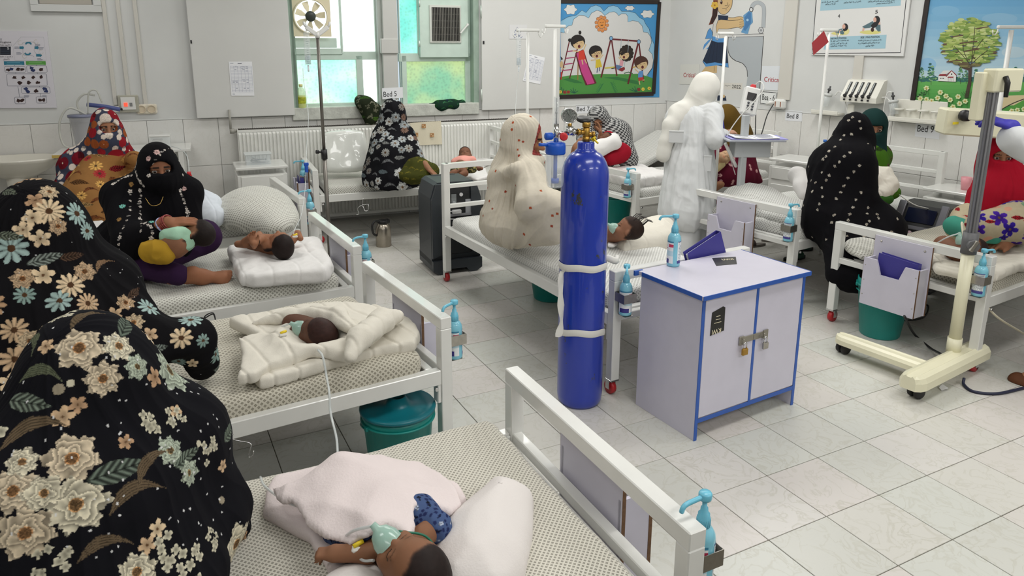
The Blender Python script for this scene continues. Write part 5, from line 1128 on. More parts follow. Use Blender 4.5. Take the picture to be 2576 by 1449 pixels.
P(sk, (440, 868), (590, 850), (585, 950), (380, 945)); A.l(lk, 4, [(552, 860), (550, 930)]); P(nav, (595, 1240), (700, 1250), (712, 1310), (590, 1310)); P(sk, (630, 1235), (690, 1235), (690, 1270), (640, 1275))
P((100, 150, 190), (1020, 130), (1045, 160), (1055, 290), (1020, 330), (990, 440), (960, 440), (900, 420), (940, 330), (930, 200)); P((70, 120, 170), (1000, 150), (1030, 170), (1030, 300), (960, 400), (930, 390), (960, 280), (945, 230)); A.c((160, 196, 220), 985, 260, 16)
pts = spline([(1030, 130), (1060, 60), (1120, 32), (1185, 70), (1200, 150), (1190, 360)], 6); A.l((150, 152, 156), 52, pts); q = [(p[0], p[1]) for p in pts]; A.l(gry, 44, pts); A.c(lk, 1034, 125, 26, 32); A.c((214, 216, 216), 1034, 125, 18, 24); A.c(lk, 1160, 395, 40, 46, 6); A.c((196, 198, 200), 1160, 395, 34, 40, 6); A.c((140, 142, 146), 1160, 395, 16)
sink = [(735, 480), (1195, 470), (1140, 1200), (960, 1200), (985, 1000), (975, 900), (920, 825), (830, 790), (760, 730), (728, 630)]; A.p(gry, sink); A.l(lk, 7, sink[1:3]); A.l(lk, 7, [sink[4]]+sink[5:]+[sink[0]], True); P((206, 206, 204), (745, 455), (1198, 440), (1195, 470), (735, 485)); A.l(lk, 5, [(745, 455), (1198, 440)]).l(lk, 5, [(735, 485), (1195, 472)]); A.l((60, 60, 62), 3, spline([(690, 1120), (705, 1105), (720, 1125), (735, 1108), (765, 1118)], 4)); A.build('painting', t)
# ---------------------------------------------------------------- breastfeeding position poster
KP = 300/1449; t = thing('position_poster', 'health poster numbered 4 and 5 with blue caption bands', 'poster', WR.px(2160, 138, 0)); ztp = 2.66
P4 = [(2055, 0), (2292, 0), (2272, 138), (2041, 139)]
g = G(); a, b = WR.sz(2041, 140, .02), WR.sz(2273, 140, .02); s_top = WR.sz(2055, 0, .02)[0]; zz = (a[1]+b[1])/2
wbox(WR, a[0], b[0], zz, ztp, .002, .022, g, 0, .003); g.obj('board', mat('poster_white', (222, 222, 220), .45), t, True)
A = Art(WR, 2030, 0, KP, .0226); P = lambda c, *q: A.p(c, list(q)); bandc = (160, 196, 210)
P(bandc, (175, -40), (1145, -40), (1138, 68), (158, 132)); P(bandc, (235, 450), (968, 422), (952, 590), (200, 602)); A.l((40, 38, 44), 9, [(112, 0), (62, 650), (1135, 640), (1205, 0)])
for bx, by, sc, fl in ((400, 360, 1., 0), (790, 330, 1.25, 1)):
    if not fl:
        A.c((214, 208, 130), 400, 405, 105, 22); A.c((222, 214, 150), 480, 378, 36, 34); P((84, 112, 120), (340, 380), (420, 345), (455, 400), (440, 420), (350, 400)); A.l((214, 176, 160), 24, [(310, 365), (350, 385)]); A.c((28, 28, 32), 465, 330, 36, 46); A.c((216, 170, 152), 448, 322, 20, 28); P((28, 28, 32), (430, 365), (480, 350), (460, 385)); A.l((216, 176, 160), 10, [(395, 400), (400, 370), (420, 368)])
    else:
        A.c((214, 208, 130), 770, 392, 130, 24); P((84, 112, 120), (670, 325), (800, 255), (830, 310), (760, 340), (700, 345)); P((84, 112, 120), (850, 300), (892, 290), (895, 380), (865, 385), (830, 340)); A.l((214, 176, 160), 24, [(690, 340), (680, 380)]).l((214, 176, 160), 22, [(880, 300), (880, 265)]); A.c((28, 28, 32), 850, 240, 38, 48); A.c((216, 170, 152), 825, 240, 20, 30); P((28, 28, 32), (815, 270), (885, 260), (850, 320), (800, 350), (775, 310)); A.c((60, 34, 30), 795, 362, 20, 26)
A.build('printed_pictures', t)
inkp = mat('print_ink', (38, 36, 42), .6); mi = np.array(wmat(t).inverted())
def ptext(W, org, k, body, x0, y0, x1, y1, hpx, m, par, off):
    a = W.px(org[0]+x0*k, org[1]+y0*k, off); b = W.px(org[0]+x1*k, org[1]+y1*k, off); h = abs(W.px(org[0]+x0*k, org[1]+(y0-hpx)*k, off)[2]-a[2]); o = np.array(wmat(par).inverted())
    text('lettering', body, .05, m, par, a+o[:3, 3], (b-a)/np.linalg.norm(b-a), (0, 0, 1), np.linalg.norm(b-a), 0, 0, .0003, h)
for b_, x0, y0, x1, y1, h in (('4', 374, 215, 398, 214, 42), ('5', 826, 165, 858, 163, 44), ('LAID BACK POSITION', 285, 478, 478, 472, 20), ('SIDE LYING POSITION', 650, 465, 880, 458, 22),
    (arabic('یو وضعیت کی مور په'), 285, 512, 505, 500, 26), (arabic('چی په یو لاس باندی'), 285, 545, 488, 535, 26), (arabic('په خوله ورکوی'), 285, 572, 478, 566, 26),
    (arabic('په دی وضعیت کی مور په اړخ ملاسته'), 620, 508, 900, 498, 28), (arabic('چی په یو لاس باندی ماشوم ته تی په'), 620, 542, 880, 530, 28), (arabic('خوله ورکوی'), 710, 572, 815, 564, 28),
    (arabic('لاس په منځ باندی'), 175, 42, 378, 30, 28), (arabic('مور په تی ورکوی'), 220, 66, 345, 58, 26), (arabic('باندی تی په خوله ورکوی'), 445, 46, 655, 30, 28), (arabic('په دی پوزیشن کی مور باندی لاس ورکوی'), 740, 32, 1060, 20, 28), (arabic('د ماشوم سر ورسره ونیسی'), 838, 58, 1060, 44, 26)):
    ptext(WR, (2030, 0), KP, b_, x0, y0, x1, y1, h, inkp, t, .0245)
# ---------------------------------------------------------------- tree mural
KT = 296/1261; t = thing('tree_mural', 'framed landscape painting with a broad tree and a small house', 'mural', WR.px(2440, 270, 0)); A = Art(WR, 2280, 0, KT, .002); P = lambda c, *q: A.p(c, list(q)); rs = random.Random(4)
for k in range(13): y0, y1 = 870-k*80, 870-(k+1)*80-6; u = min(1, k/11); c = tuple(int(a*(1-u)+b*u) for a, b in zip((184, 208, 218), (92, 156, 200))); P(c, (110+k*9.5, y0), (1800, y0), (1800, y1), (120+k*9.5, y1))
for x, y, rx, ry, c in ((1000, 200, 190, 60, (130, 176, 206)), (420, 120, 150, 60, (120, 172, 206)), (300, 520, 150, 90, (150, 190, 212)), (1150, 560, 130, 60, (176, 200, 212)), (230, 690, 90, 70, (140, 184, 216))): A.c(c, x, y, rx, ry, 28)
for k in range(8): P(tuple(int(a+(b-a)*k/7) for a, b in zip((96, 168, 84), (62, 140, 62))), (110-k*5, 868+k*42), (1800, 868+k*42+rs.randint(0, 9)), (1800, 920+k*42), (105-k*5, 918+k*42))
P((206, 190, 150), (955, 1030), (1800, 1000), (1800, 1120), (1100, 1130), (980, 1200), (940, 1150)); P((80, 150, 60), (1000, 1200), (1150, 1130), (1260, 1070), (1800, 1040), (1800, 1220)); A.l((46, 40, 34), 10, [(990, 1195), (1060, 1150), (1160, 1100), (1270, 1058)], True)
def pine(x, y, s, rs):
    A.l((70, 60, 50), 4*s, [(x, y), (x, y+60*s)])
    for k in range(46): v = rs.random(); w_ = (8+44*v)*s; A.c(rs.choice(((58, 116, 84), (92, 146, 96), (46, 104, 100), (132, 172, 116), (40, 90, 86))), x+rs.uniform(-1, 1)*w_, y-150*s+165*s*v, rs.uniform(7, 15)*s, rs.uniform(5, 9)*s, 8)
for x in range(120, 1800, 60):
    if not 340 < x < 530: A.c((44, 104, 98), x, 850+rs.randint(-8, 8), 46, 26, 10)
for x, y, s in ((165, 840, .8), (265, 845, 1.1), (580, 850, .85), (640, 860, .7), (745, 870, .85), (860, 850, .8), (1040, 870, .8), (1175, 870, 1.0), (1290, 880, .9), (1420, 880, 1.)): pine(x, y, s, rs)
P((226, 226, 222), (340, 815), (430, 815), (485, 755), (535, 810), (530, 878), (340, 868)); P((214, 214, 210), (395, 757), (485, 755), (430, 795), (360, 795)); P((140, 30, 38), (358, 795), (432, 792), (422, 812), (345, 812)); A.l((140, 30, 38), 10, [(425, 822), (485, 757), (535, 806)]).l(lk, 3, [(340, 815), (340, 868), (530, 878), (535, 806)]); P((140, 30, 38), (445, 822), (508, 822), (503, 834), (440, 834)); A.c(lk, 485, 795, 8)
for x in (365, 382, 398): A.c(lk, x, 840, 6)
for x in (450, 470, 490, 503): A.l(lk, 3, [(x, 834), (x-2, 872)])
P((72, 54, 46), (664, 700), (704, 700), (694, 900), (680, 960), (664, 1050), (622, 1050), (645, 950), (664, 860)); A.l((72, 54, 46), 18, [(670, 745), (610, 725), (560, 690), (500, 670)], True)
for k in range(520):
    a = rs.uniform(0, 2*PI); r_ = math.sqrt(rs.random()); x = 675+310*r_*math.cos(a)*(1 if abs(math.sin(a)) < .8 else .86); y = 455+262*r_*math.sin(a); v = (y-190)/530
    c = rs.choice(((150, 170, 84), (128, 156, 72), (172, 186, 108), (104, 136, 58), (186, 198, 132))) if v < .9 else rs.choice(((96, 84, 62), (120, 116, 70), (92, 122, 58)))
    if v > .45 and rs.random() < .12: c = (96, 78, 56)
    A.c(c, x, y, rs.uniform(24, 52), rs.uniform(9, 17), 9)
for p_ in ([(690, 700), (600, 590), (510, 495)], [(690, 690), (735, 540), (820, 420)], [(695, 690), (790, 600), (870, 540)], [(695, 690), (720, 450), (735, 290)], [(670, 680), (610, 540), (605, 420)]): A.l((58, 46, 38), 6, p_)
for x, y, w_ in ((570, 465, 190), (620, 552, 150), (750, 310, 130), (480, 400, 130), (430, 665, 180)): A.l((92, 66, 50), 12, [(x, y), (x+w_*.5, y-14), (x+w_, y-22)], True)
for x, y in ((215, 945), (365, 990), (425, 1030), (470, 1070), (555, 1035), (335, 1050), (630, 1085), (215, 1065), (270, 1082), (500, 1145), (570, 1110), (150, 1055), (1130, 1190), (1190, 1180), (1260, 1170)):
    A.l((60, 110, 50), 5, [(x+6, y), (x+26, y+80)])
    for k in range(6): a = k*PI/3+.2; A.c((214, 220, 170), x+19*math.cos(a), y+19*math.sin(a), 13, 9, 8)
    A.c((200, 160, 60), x, y, 8, n=8)
for k in range(7): A.l((54, 90, 44), 4, [(640+k*8, 1050), (590+k*22, 965+abs(k-3)*8)])
A.build('painting', t); frame_bars(WR, [(2336, -20), (2333, 0), (2296, 252)], .04, .010, t, darkframe)
ptext(WR, (2280, 0), KT, arabic('توخی'), 105, 1040, 212, 1035, 78, black_ink, t, .0175)
# ---------------------------------------------------------------- hand hygiene poster
KH = 160/1008; t = thing('hygiene_poster', 'white hand hygiene poster on the wall at far left', 'poster', WB.px(70, 273, 0)); g = G(); aa = [(-60, 77), (118, 79), (143, 271), (-60, 273)]; Pq = [WB.px(x, y, .012) for x, y in aa]; V = Pq+[p-WB.n*.01 for p in Pq]; g.add(V, [(3, 2, 1, 0), (4, 5, 6, 7), (0, 1, 5, 4), (1, 2, 6, 5), (2, 3, 7, 6), (3, 0, 4, 7)]); g.obj('board', mat('poster_lilac', (214, 211, 218), .5), t, True)
A = Art(WB, 0, 60, KH, .0125); dk = (52, 64, 84); tl = (38, 116, 142); P = lambda c, *q: A.p(c, list(q))
A.b((28, 34, 48), 0, 362, 172, 492); A.l((170, 172, 176), 4, [(330, 210), (690, 212), (735, 575), (235, 578), (205, 350)], False, True); P(tl, (60, 592), (382, 592), (388, 652), (64, 652)); P((84, 154, 64), (408, 590), (722, 590), (728, 650), (412, 650))
def rr(x0, y0, x1, y1, sl=8): A.l(dk, 5, [(x0+14, y0), (x1-14, y0), (x1, y0+14), (x1+sl, y1-14), (x1+sl-14, y1), (x0+sl+14, y1), (x0+sl, y1-14), (x0, y0+14)], False, True)
for q in ((72, 670, 398, 770), (420, 665, 740, 770), (108, 792, 740, 985), (335, 1000, 788, 1102), (230, 1162, 398, 1266), (572, 1155, 735, 1256)): rr(*q)
for a, b in (((230, 652), (232, 672)), ((575, 650), (578, 668)), ((250, 772), (252, 792)), ((590, 770), (594, 792)), ((285, 988), (310, 1160)), ((625, 985), (628, 1002)), ((640, 1102), (645, 1156))): A.l(dk, 5, [a, b])
hd_ = (50, 26, 24); bl_ = (34, 48, 96)
for x, y, c in ((130, 725, hd_), (185, 720, bl_), (290, 725, hd_), (345, 720, hd_), (495, 695, bl_), (530, 735, bl_), (655, 725, hd_), (230, 850, hd_), (370, 850, hd_), (520, 850, hd_), (650, 842, hd_), (310, 935, hd_), (455, 935, hd_), (600, 930, hd_), (410, 1030, bl_), (440, 1070, bl_), (570, 1062, hd_), (705, 1030, bl_), (730, 1070, bl_), (290, 1215, hd_), (352, 1215, hd_), (632, 1208, hd_), (692, 1208, hd_)):
    n_ = 9; A.p(c, [(x+(34+14*rs.uniform(-1, 1))*math.cos(a), y+(26+12*rs.uniform(-1, 1))*math.sin(a)) for a in np.linspace(0, 2*PI, n_, endpoint=False)])
for x, y, w_ in ((345, 378, 75), (580, 378, 70), (620, 498, 95)): P(tl, (x-w_/2, y-20), (x+w_/5, y-20), (x+w_/5, y-32), (x+w_/2, y), (x+w_/5, y+32), (x+w_/5, y+20), (x-w_/2, y+20))
A.l(tl, 26, [(450+45*math.cos(a), 335-40*math.sin(a)) for a in np.linspace(.2, 2.9, 10)]).l(tl, 26, [(438+45*math.cos(a), 450+38*math.sin(a)) for a in np.linspace(.2, 2.9, 10)])
A.l((150, 152, 160), 4, spline([(360, 330), (380, 290), (540, 290), (560, 350), (540, 420), (580, 480)], 5)).l((150, 152, 160), 4, spline([(360, 400), (380, 490), (500, 500), (540, 520)], 5))
for x, y in ((320, 300), (570, 285), (390, 510), (650, 450)): A.l((196, 190, 170), 5, [(x+34*math.cos(a), y+34*math.sin(a)) for a in np.linspace(0, 5.2, 14)])
for x, y in ((230, 365), (260, 455), (560, 325), (610, 375), (590, 548), (380, 1135), (670, 1130)):
    for k in range(3): A.l((110, 116, 136), 5, [(x, y+k*13), (x+rs.uniform(60, 95), y+k*13)])
for y in (238, 254): A.l(dk, 5, [(0, y), (32, y)])
for y in (415, 440, 465): A.l((60, 72, 92), 6, [(10, y), (150, y)])
for y, x0, x1 in ((612, 110, 320), (638, 100, 350)): A.l((120, 176, 196), 6, [(x0, y), (x1, y)]); A.l((140, 190, 130), 6, [(x0+350, y), (x1+340, y)])
A.build('printed_pictures', t)
wi = mat('white_ink', (226, 226, 230), .6)
for b_, x0, y0, x1, y1, h, m_ in (('Hygiene', 5, 308, 178, 308, 34, black_ink), (arabic('د لاسو حفظ'), 0, 348, 184, 348, 28, black_ink), ('S', 115, 405, 148, 405, 34, wi), (arabic('د لاسو د حفظ'), 0, 530, 205, 530, 24, black_ink), (arabic('۵ نسخی'), 50, 575, 152, 575, 34, black_ink)): ptext(WB, (0, 60), KH, b_, x0, y0, x1, y1, h, m_, t, .0165)
# ---------------------------------------------------------------- left wall fittings
for i, (x0, x1, yb) in enumerate(((262, 296, 264), (290, 328, 243), (332, 372, 265))):
    g = G(); a, b = WB.sz(x1-10, yb, .012); c = WB.sz(x1, yb, .012)[0]; wbox(WB, a, c, b, CZ-.3, 0, .018, g, 0, .002); tag(g.obj('cable_trunking', mat('trunking', (206, 203, 195), .5), None, True), ['white cable trunking strip running down to the valve box', 'white cable trunking strip above the grey switch box', 'white cable trunking strip above the twin socket'][i], 'trunking', 'cable trunking strips')
g = G(); pbox(WR, 1976, 0, 1985, 252, .001, .02, g, 0, .002, 2.8); tag(g.obj('cable_trunking', MATS['trunking'], None, True), 'white cable trunking on the right wall above the socket', 'trunking')
g = G(); pbox(WR, 2150, 138, 2163, 230, 0, .018, g, 0, .002); tag(g.obj('cable_trunking', MATS['trunking'], None, True), 'white cable trunking between the poster and the flow meter panel', 'trunking')
def wthing(name, label, cat, W, x, y, off=0.): s, z = W.sz(x, y, 0); return thing(name, label, cat, mtx=W.mtx(s, z, off))
t = wthing('switch_box', 'grey box with white switch panel and red light', 'switch', WB, 326, 279); g = G(); g.box((0, .02, .065), (.165, .04, .15), 0, .006); g.obj('box', mat('box_olive', (168, 166, 152), .5), t); g = G(); g.box((.0, .043, .07), (.115, .008, .11), 0, .002); f_ = g.obj('switch_plate', white, t); g = G(); g.box((-.02, .049, .06), (.028, .006, .032)); g.obj('lit_switch', mat('red_lamp', (255, 70, 50), .4, emit=1.6), f_); g = G(); g.box((.022, .049, .06), (.022, .006, .03)); g.obj('switch', mat('switch_grey', (130, 130, 130), .4), f_)
def sock(W, x, y, label, two=True, rz=0):
    t = wthing('wall_socket', label, 'socket', W, x, y); g = G(); g.box((0, .015, .05), (.17 if two else .14, .03, .09), 0, .012); g.obj('plate', mat('socket_cream', (222, 214, 196), .45, noise=.25, nscale=30), t)
    for sx in (-1, 1): g = G(); g.lathe([(.036, 0), (.036, .006), (.03, .006), (.028, -.004), (0, -.004)], (sx*.04, .031, .05), 20, 0, rotx(-PI/2)); g.obj('socket_well', mat('socket_ring', (206, 192, 168), .45), t)
    return t
sock(WB, 371, 288, 'twin round socket with worn orange rim on the back wall')
t = wthing('valve_box', 'small white gas outlet box on the back wall', 'socket', WB, 292, 281); g = G(); g.box((0, .02, .025), (.13, .04, .05), 0, .005); g.obj('box', white, t); g = G(); g.cyl((.05, .04, .025), (.05, .055, .025), .01, n=10); g.obj('outlet', blackp, t)
t = wthing('wall_socket', 'white double socket with a plug on the right wall', 'socket', WR, 1965, 274); g = G(); g.box((.0, .03, .05), (.14, .06, .1), 0, .02); g.obj('case', white, t)
for sx in (-.03, .03): g = G(); g.box((sx, .061, .05), (.008, .004, .05)); g.obj('slot', mat('rust_mark', (150, 90, 60), .7), t)
g = G(); g.tube([(-.05, .05, .06), (-.09, .07, .06), (-.12, .08, .04)], [.02, .02, .012], 8); g.obj('plug', white, t)
# vent frame top left
t = wthing('vent_grille', 'white framed dark vent at the top left of the wall', 'vent', WB, 170, 30); vw = WB.sz(258, 28)[0]-WB.sz(80, 28)[0]
for nm, c, d, m_ in (('frame_bar', (0, .015, .03), (vw, .03, .06), plaster), ('frame_bar', (-vw/2+.03, .015, .3), (.06, .03, .5), plaster), ('frame_bar', (vw/2-.03, .015, .3), (.06, .03, .5), plaster), ('inner_frame', (0, .02, .085), (vw-.14, .02, .05), mat('vent_grey', (176, 170, 160), .6)), ('grille', (0, .004, .33), (vw-.13, .006, .46), MATS['dark_void'])):
    g = G(); g.box(c, d, 0, .003); g.obj(nm, m_, t)
g = G()
for k in range(24): g.box((-vw/2+.09+(vw-.18)*k/23, .01, .34), (.006, .008, .44))
o = g.obj('slat', MATS['vent_grey'], t); o['kind'] = 'stuff'
# ---------------------------------------------------------------- exhaust fan in the window
s_, z_ = WB.sz(782, 41, OFW+.05); t = thing('exhaust_fan', 'cream exhaust fan lit from behind in the window', 'fan', mtx=WB.mtx(s_, z_, OFW+.03)); fanc = mat('fan_cream', (226, 216, 186), .5); RF = abs(WB.sz(825, 41, OFW+.05)[0]-s_)
g = G(); n = 40; hs = RF*1.17; V = []
for i in range(n): a = 2*PI*i/n; V.append((RF*math.cos(a), 0, RF*math.sin(a)))
for i in range(n): a = 2*PI*i/n; k_ = hs/max(abs(math.cos(a)), abs(math.sin(a))); V.append((k_*math.cos(a), 0, k_*math.sin(a)))
V2 = [(x, -.02, z) for x, y, z in V]; g.add(V+V2, [(i, (i+1) % n, n+(i+1) % n, n+i)[::-1] for i in range(n)]+[(2*n+i, 2*n+(i+1) % n, (i+1) % n, i) for i in range(n)]); g.obj('panel', fanc, t)
g = G(); g.lathe([(RF*.94, -.005), (RF*1.03, -.005), (RF*1.03, .012), (RF*.94, .012), (RF*.94, -.005)], (0, 0, 0), 48, 0, rotx(-PI/2), caps=False); g.obj('ring', fanc, t)
for k in range(7):
    a = k*2*PI/7+.2; g = G(); V = []
    for r_, da, y in ((.28, -.22, -.01), (.6, -.36, -.015), (.88, -.30, -.015), (.9, .12, .005), (.6, .2, .005), (.28, .2, .005)): V.append((RF*r_*math.cos(a+da), y-.01, RF*r_*math.sin(a+da)))
    g.add(V+[(x, y-.004, z) for x, y, z in V], [(0, 1, 2, 3, 4, 5), (11, 10, 9, 8, 7, 6)]+[(i, (i+1) % 6, 6+(i+1) % 6, 6+i) for i in range(6)]); g.obj('blade', fanc, t)
g = G(); g.lathe([(0, .014), (RF*.3, .01), (RF*.31, -.01), (0, -.01)], (0, 0, 0), 24, 0, rotx(-PI/2)); g.obj('hub', mat('hub_dark', (64, 70, 66), .5), t)
# ---------------------------------------------------------------- oxygen flow panel, jars, trays on the right wall
t = wthing('flow_meter_panel', 'white sloped panel with five black flow meters on the right wall', 'medical panel', WR, 2180, 256); s0 = WR.sz(2140, 256)[0]; pw = .34; pn = mat('panel_offwhite', (224, 222, 212), .4)
g = G(); g.prism([(.0, 0), (.15, 0), (.15, .045), (.05, .19), (0, .2)], (-pw/2, 0, 0), (0, 1, 0), (0, 0, 1), (1, 0, 0), pw); g.obj('case', pn, t)
nrm = A3(0, .145, .10); nrm /= np.linalg.norm(nrm); Rs = np.stack([(1, 0, 0), np.cross(nrm, (1, 0, 0)), nrm], 1)
for k in range(5):
    x = -pw/2+.045+k*.056; c = A3(x, .10, .118)+nrm*.004
    g = G(); g.box(c, (.024, .135, .008), 0, .003, Rs); o = g.obj('flow_meter', blackp, t); g = G(); g.box(c+nrm*.005+Rs[:, 1]*-.01, (.006, .1, .002), 0, 0, Rs); g.obj('scale', mat('scale_pale', (190, 196, 196), .3), o)
    g = G(); g.lathe([(0, 0), (.015, 0), (.013, .02), (0, .022)], A3(x, .148, .05), 12, 0, Rs); g.obj('knob', blackp, t)
    g = G(); g.cyl((x, .15, .022), (x, .165, .022), .008, n=8); g.obj('outlet', blackp, t)
g = G(); g.tube(spline([(pw/2, .06, .05), (pw/2+.05, .07, .05), (pw/2+.09, .07, 0), (pw/2+.09, .06, -.12), (pw/2+.03, .05, -.3), (pw/2-.02, .04, -.42)], 6), .008, 8); g.obj('hose', MATS['white_cable'], t)
def jar(W, x, y, label, lean):
    t = wthing('suction_jar', label, 'jar', W, x, y, .08); R = roty(lean); g = G(); g.lathe([(0, 0), (.034, 0), (.038, .1), (0, .1)], n=20, R=R); g.obj('jar', glass, t); g = G(); g.lathe([(0, .1), (.042, .1), (.042, .118), (.02, .125), (0, .125)], n=20, R=R); g.obj('lid', mat('jar_lid', (200, 202, 200), .3), t)
    g = G(); g.cyl(R @ A3(0, 0, .125), R @ A3(0, 0, .19), .008, n=8); g.cyl(R @ A3(0, 0, .15), R @ A3(0, 0, .165), .016, n=8); g.obj('fitting', mat('fitting_dark', (70, 70, 72), .4), t); return t
jar(WR, 2085, 265, 'left suction jar tilted in its wall tray', .25); jar(WR, 2262, 286, 'right suction jar tilted in its ring holder', -.2)
def tray(x0, y0, x1, y1, label, rings):
    a, b = WR.sz(x0, y0, .1), WR.sz(x1, y1, .1); t = thing('wall_tray', label, 'tray', mtx=WR.mtx(a[0], (a[1]+b[1])/2-.02)); L = b[0]-a[0]; g = G(); g.box((L/2, .06, .01), (L, .12, .02), 0, .004); g.box((L/2, .118, .025), (L, .008, .03), 0, .002); g.obj('shelf', pn, t)
    if rings:
        for k in range(2):
            g = G(); g.box((L*(.25+.5*k), .008, .10), (L*.49, .012, .17), 0, .01); g.obj('back_plate', pn, t)
        for k in range(4): g = G(); c = (L*(.14+.24*k), .065, .095); g.lathe([(.036, 0), (.042, 0), (.042, .016), (.036, .016), (.036, 0)], c, 20, caps=False); g.obj('ring', pn, t)
    return t
tray(2043, 282, 2110, 284, 'small white wall tray below the left jar', False); tray(2236, 298, 2366, 308, 'white wall tray with four ring holders above the Bed 9 label', True)
tubing('wall_tube', [WR.px(2100, 240, .1), WR.px(2112, 230, .1), WR.px(2124, 245, .1), WR.px(2130, 275, .1), WR.px(2135, 300, .08)], 'curved clear tube between the left jar and the flow panel', .005, MATS['white_cable'], 'tube', None); tubing('wall_tube', [WR.px(2244, 232, .1), WR.px(2233, 234, .1), WR.px(2225, 260, .1), WR.px(2218, 320, .08), WR.px(2212, 362, .06)], 'curved white tube left of the ring holder tray', .005, MATS['white_cable'], 'tube', None)
g = G(); q = WR.px(2140, 275, .09); g.box(q, (.03, .07, .09), 0, .01); tag(g.obj('manifold', pn, None, True), 'small white manifold below the flow panel', 'fitting')
# ---------------------------------------------------------------- sink, work table and suction unit at far left
por = mat('porcelain', (222, 218, 206), .2, coat=.4); sc = WB.px(38, 400, .27); t = thing('wash_basin', 'white oval wash basin at the far left wall', 'sink', (sc[0], sc[1], 0)); zb = sc[2]
g = G(); pr = [(0, -.16), (.10, -.155), (.20, -.09), (.27, -.02), (.285, .0), (.28, .012), (.255, .008), (.19, -.06), (.08, -.11), (0, -.115)]; g.lathe([(r, z+zb) for r, z in pr], n=40); V = np.array(g.v); V[:, 1] *= .8; V[:, 0] *= 1.25; g.v = V.tolist(); g.obj('bowl', por, t)
g = G(); g.lathe([(0, 0), (.10, 0), (.085, .05), (.07, .4), (.09, zb-.12), (0, zb-.12)], n=20); g.obj('pedestal', por, t)
ta, tb_ = WB.px(128, 384, .46), WB.px(478, 380, .46); zt = (ta[2]+tb_[2])/2; cx_, cy_ = (ta[0]+tb_[0])/2, (ta[1]+tb_[1])/2+.215
t = thing('work_table', 'white work table with yellow front edge behind the seated women', 'table', (cx_, cy_, 0), math.radians(1)); LT = np.linalg.norm(tb_-ta)
g = G(); g.box((0, 0, zt-.012), (LT, .43, .022), 0, .002); g.obj('top', white, t); g = G(); g.box((-LT*.25, -.217, zt-.013), (LT*.5, .006, .024)); g.obj('yellow_edge', mat('yellow_edge', (206, 176, 92), .5), t)
for sx in (-1, 1):
    for sy in (-1, 1): g = G(); g.box((sx*(LT/2-.08), sy*.2, (zt-.024)/2), (.04, .04, zt-.024)); g.obj('leg', white, t)
q = WB.px(212, 345, .2); t = thing('suction_unit', 'clear suction canister with grey lid and curved tubing', 'medical machine', (q[0], q[1], zt+.0)); g = G(); g.lathe([(0, .02), (.07, .02), (.095, .27), (.1, .275), (.1, .285), (0, .285)], n=28); g.obj('canister', mat('canister_grey', (190, 190, 196), .12, alpha=.55, coat=.5), t); g = G(); g.lathe([(0, .0), (.085, .0), (.085, .03), (0, .03)], n=24); g.obj('base', white, t); g = G(); g.lathe([(0, .28), (.105, .28), (.105, .3), (0, .3)], n=28); g.obj('lid', mat('lid_greyblue', (120, 124, 146), .4), t)
g = G(); g.tube(spline([(.0, 0, .3), (-.02, -.0, .4), (.04, 0, .47), (.12, 0, .46)], 6), .009, 8); g.tube(spline([(.04, 0, .3), (-.08, -.03, .36), (-.16, -.05, .24), (-.15, -.07, .06), (-.05, -.1, .02)], 6), .009, 8); g.tube(spline([(.05, 0, .3), (.08, -.02, .48), (.14, -.02, .5), (.17, -.02, .40)], 6), .007, 8); g.obj('hose', mat('hose_clear', (206, 206, 198), .25, alpha=.7), t)
g = G(); q0 = WB.px(262, 268, .15)-A3(q[0], q[1], zt); g.tube(spline([q0+A3(-.13, 0, .02), q0, q0+A3(.12, 0, -.03)], 5), .018, 8); g.obj('blue_arm', mat('slate_blue', (74, 84, 140), .45), t)
q = WB.px(405, 372, .3); t = thing('device_case', 'small clear case with white device on the work table', 'medical machine', (q[0], q[1], zt)); g = G(); g.box((0, 0, .05), (.16, .12, .10), 0, .006); g.obj('case', glass, t); g = G(); g.box((0, .0, .108), (.17, .13, .014), 0, .004); g.box((-.02, 0, .04), (.08, .08, .07), 0, .004); g.obj('lid', white, t)
tt_ = tubing('table_tube', along([(432, 368, 6.15), (455, 376, 6.1), (470, 392, 6.05), (475, 420, 6.02), (475, 440, 6.0)]), 'clear tube with red and yellow valves hanging off the work table end', .0035)
g = G(); a = gd(475, 432, 6.0); g.cyl(a, a-A3(0, 0, .028), .016, n=12); g.cyl(a-A3(0, 0, .028), a-A3(0, 0, .034), .022, n=12); WM[tt_.name] = Matrix.Translation(tt_.location); g.obj('red_valve', MATS['red_plastic'], tt_, True); g = G(); g.lathe([(0, 0), (.010, 0), (.014, -.03), (.008, -.05), (0, -.05)][::-1], a-A3(0, 0, .034), 12); g.cyl(a-A3(0, 0, .084), a-A3(-.005, 0, .15), .004, n=8); g.obj('yellow_valve', MATS['yellow_plastic'], tt_, True)
# yellow drink bottle and cloths on the sill
q = WB.px(760, 273, .0); t = thing('drink_bottle', 'bottle of bright yellow drink on the window sill', 'bottle', (q[0], q[1], q[2])); g = G(); g.lathe([(0, 0), (.038, 0), (.042, .01), (.042, .15), (.03, .185), (.015, .205), (.015, .215), (0, .215)], n=22); g.obj('body', mat('clear_green_pet', (206, 226, 190), .1, alpha=.45, coat=.5), t); g = G(); g.lathe([(0, .004), (.037, .004), (.0405, .012), (.0405, .125), (0, .125)], n=22); g.obj('drink', mat('yellow_drink', (226, 222, 24), .2), t); g = G(); g.cyl((0, 0, .21), (0, 0, .232), .018, n=14); g.obj('cap', mat('cap_cream', (222, 210, 150), .5), t); g = G(); g.lathe([(.0428, .05), (.0428, .11)], n=22, caps=False); g.obj('label', mat('label_olive', (170, 178, 40), .5, noise=.4, nscale=60), t)
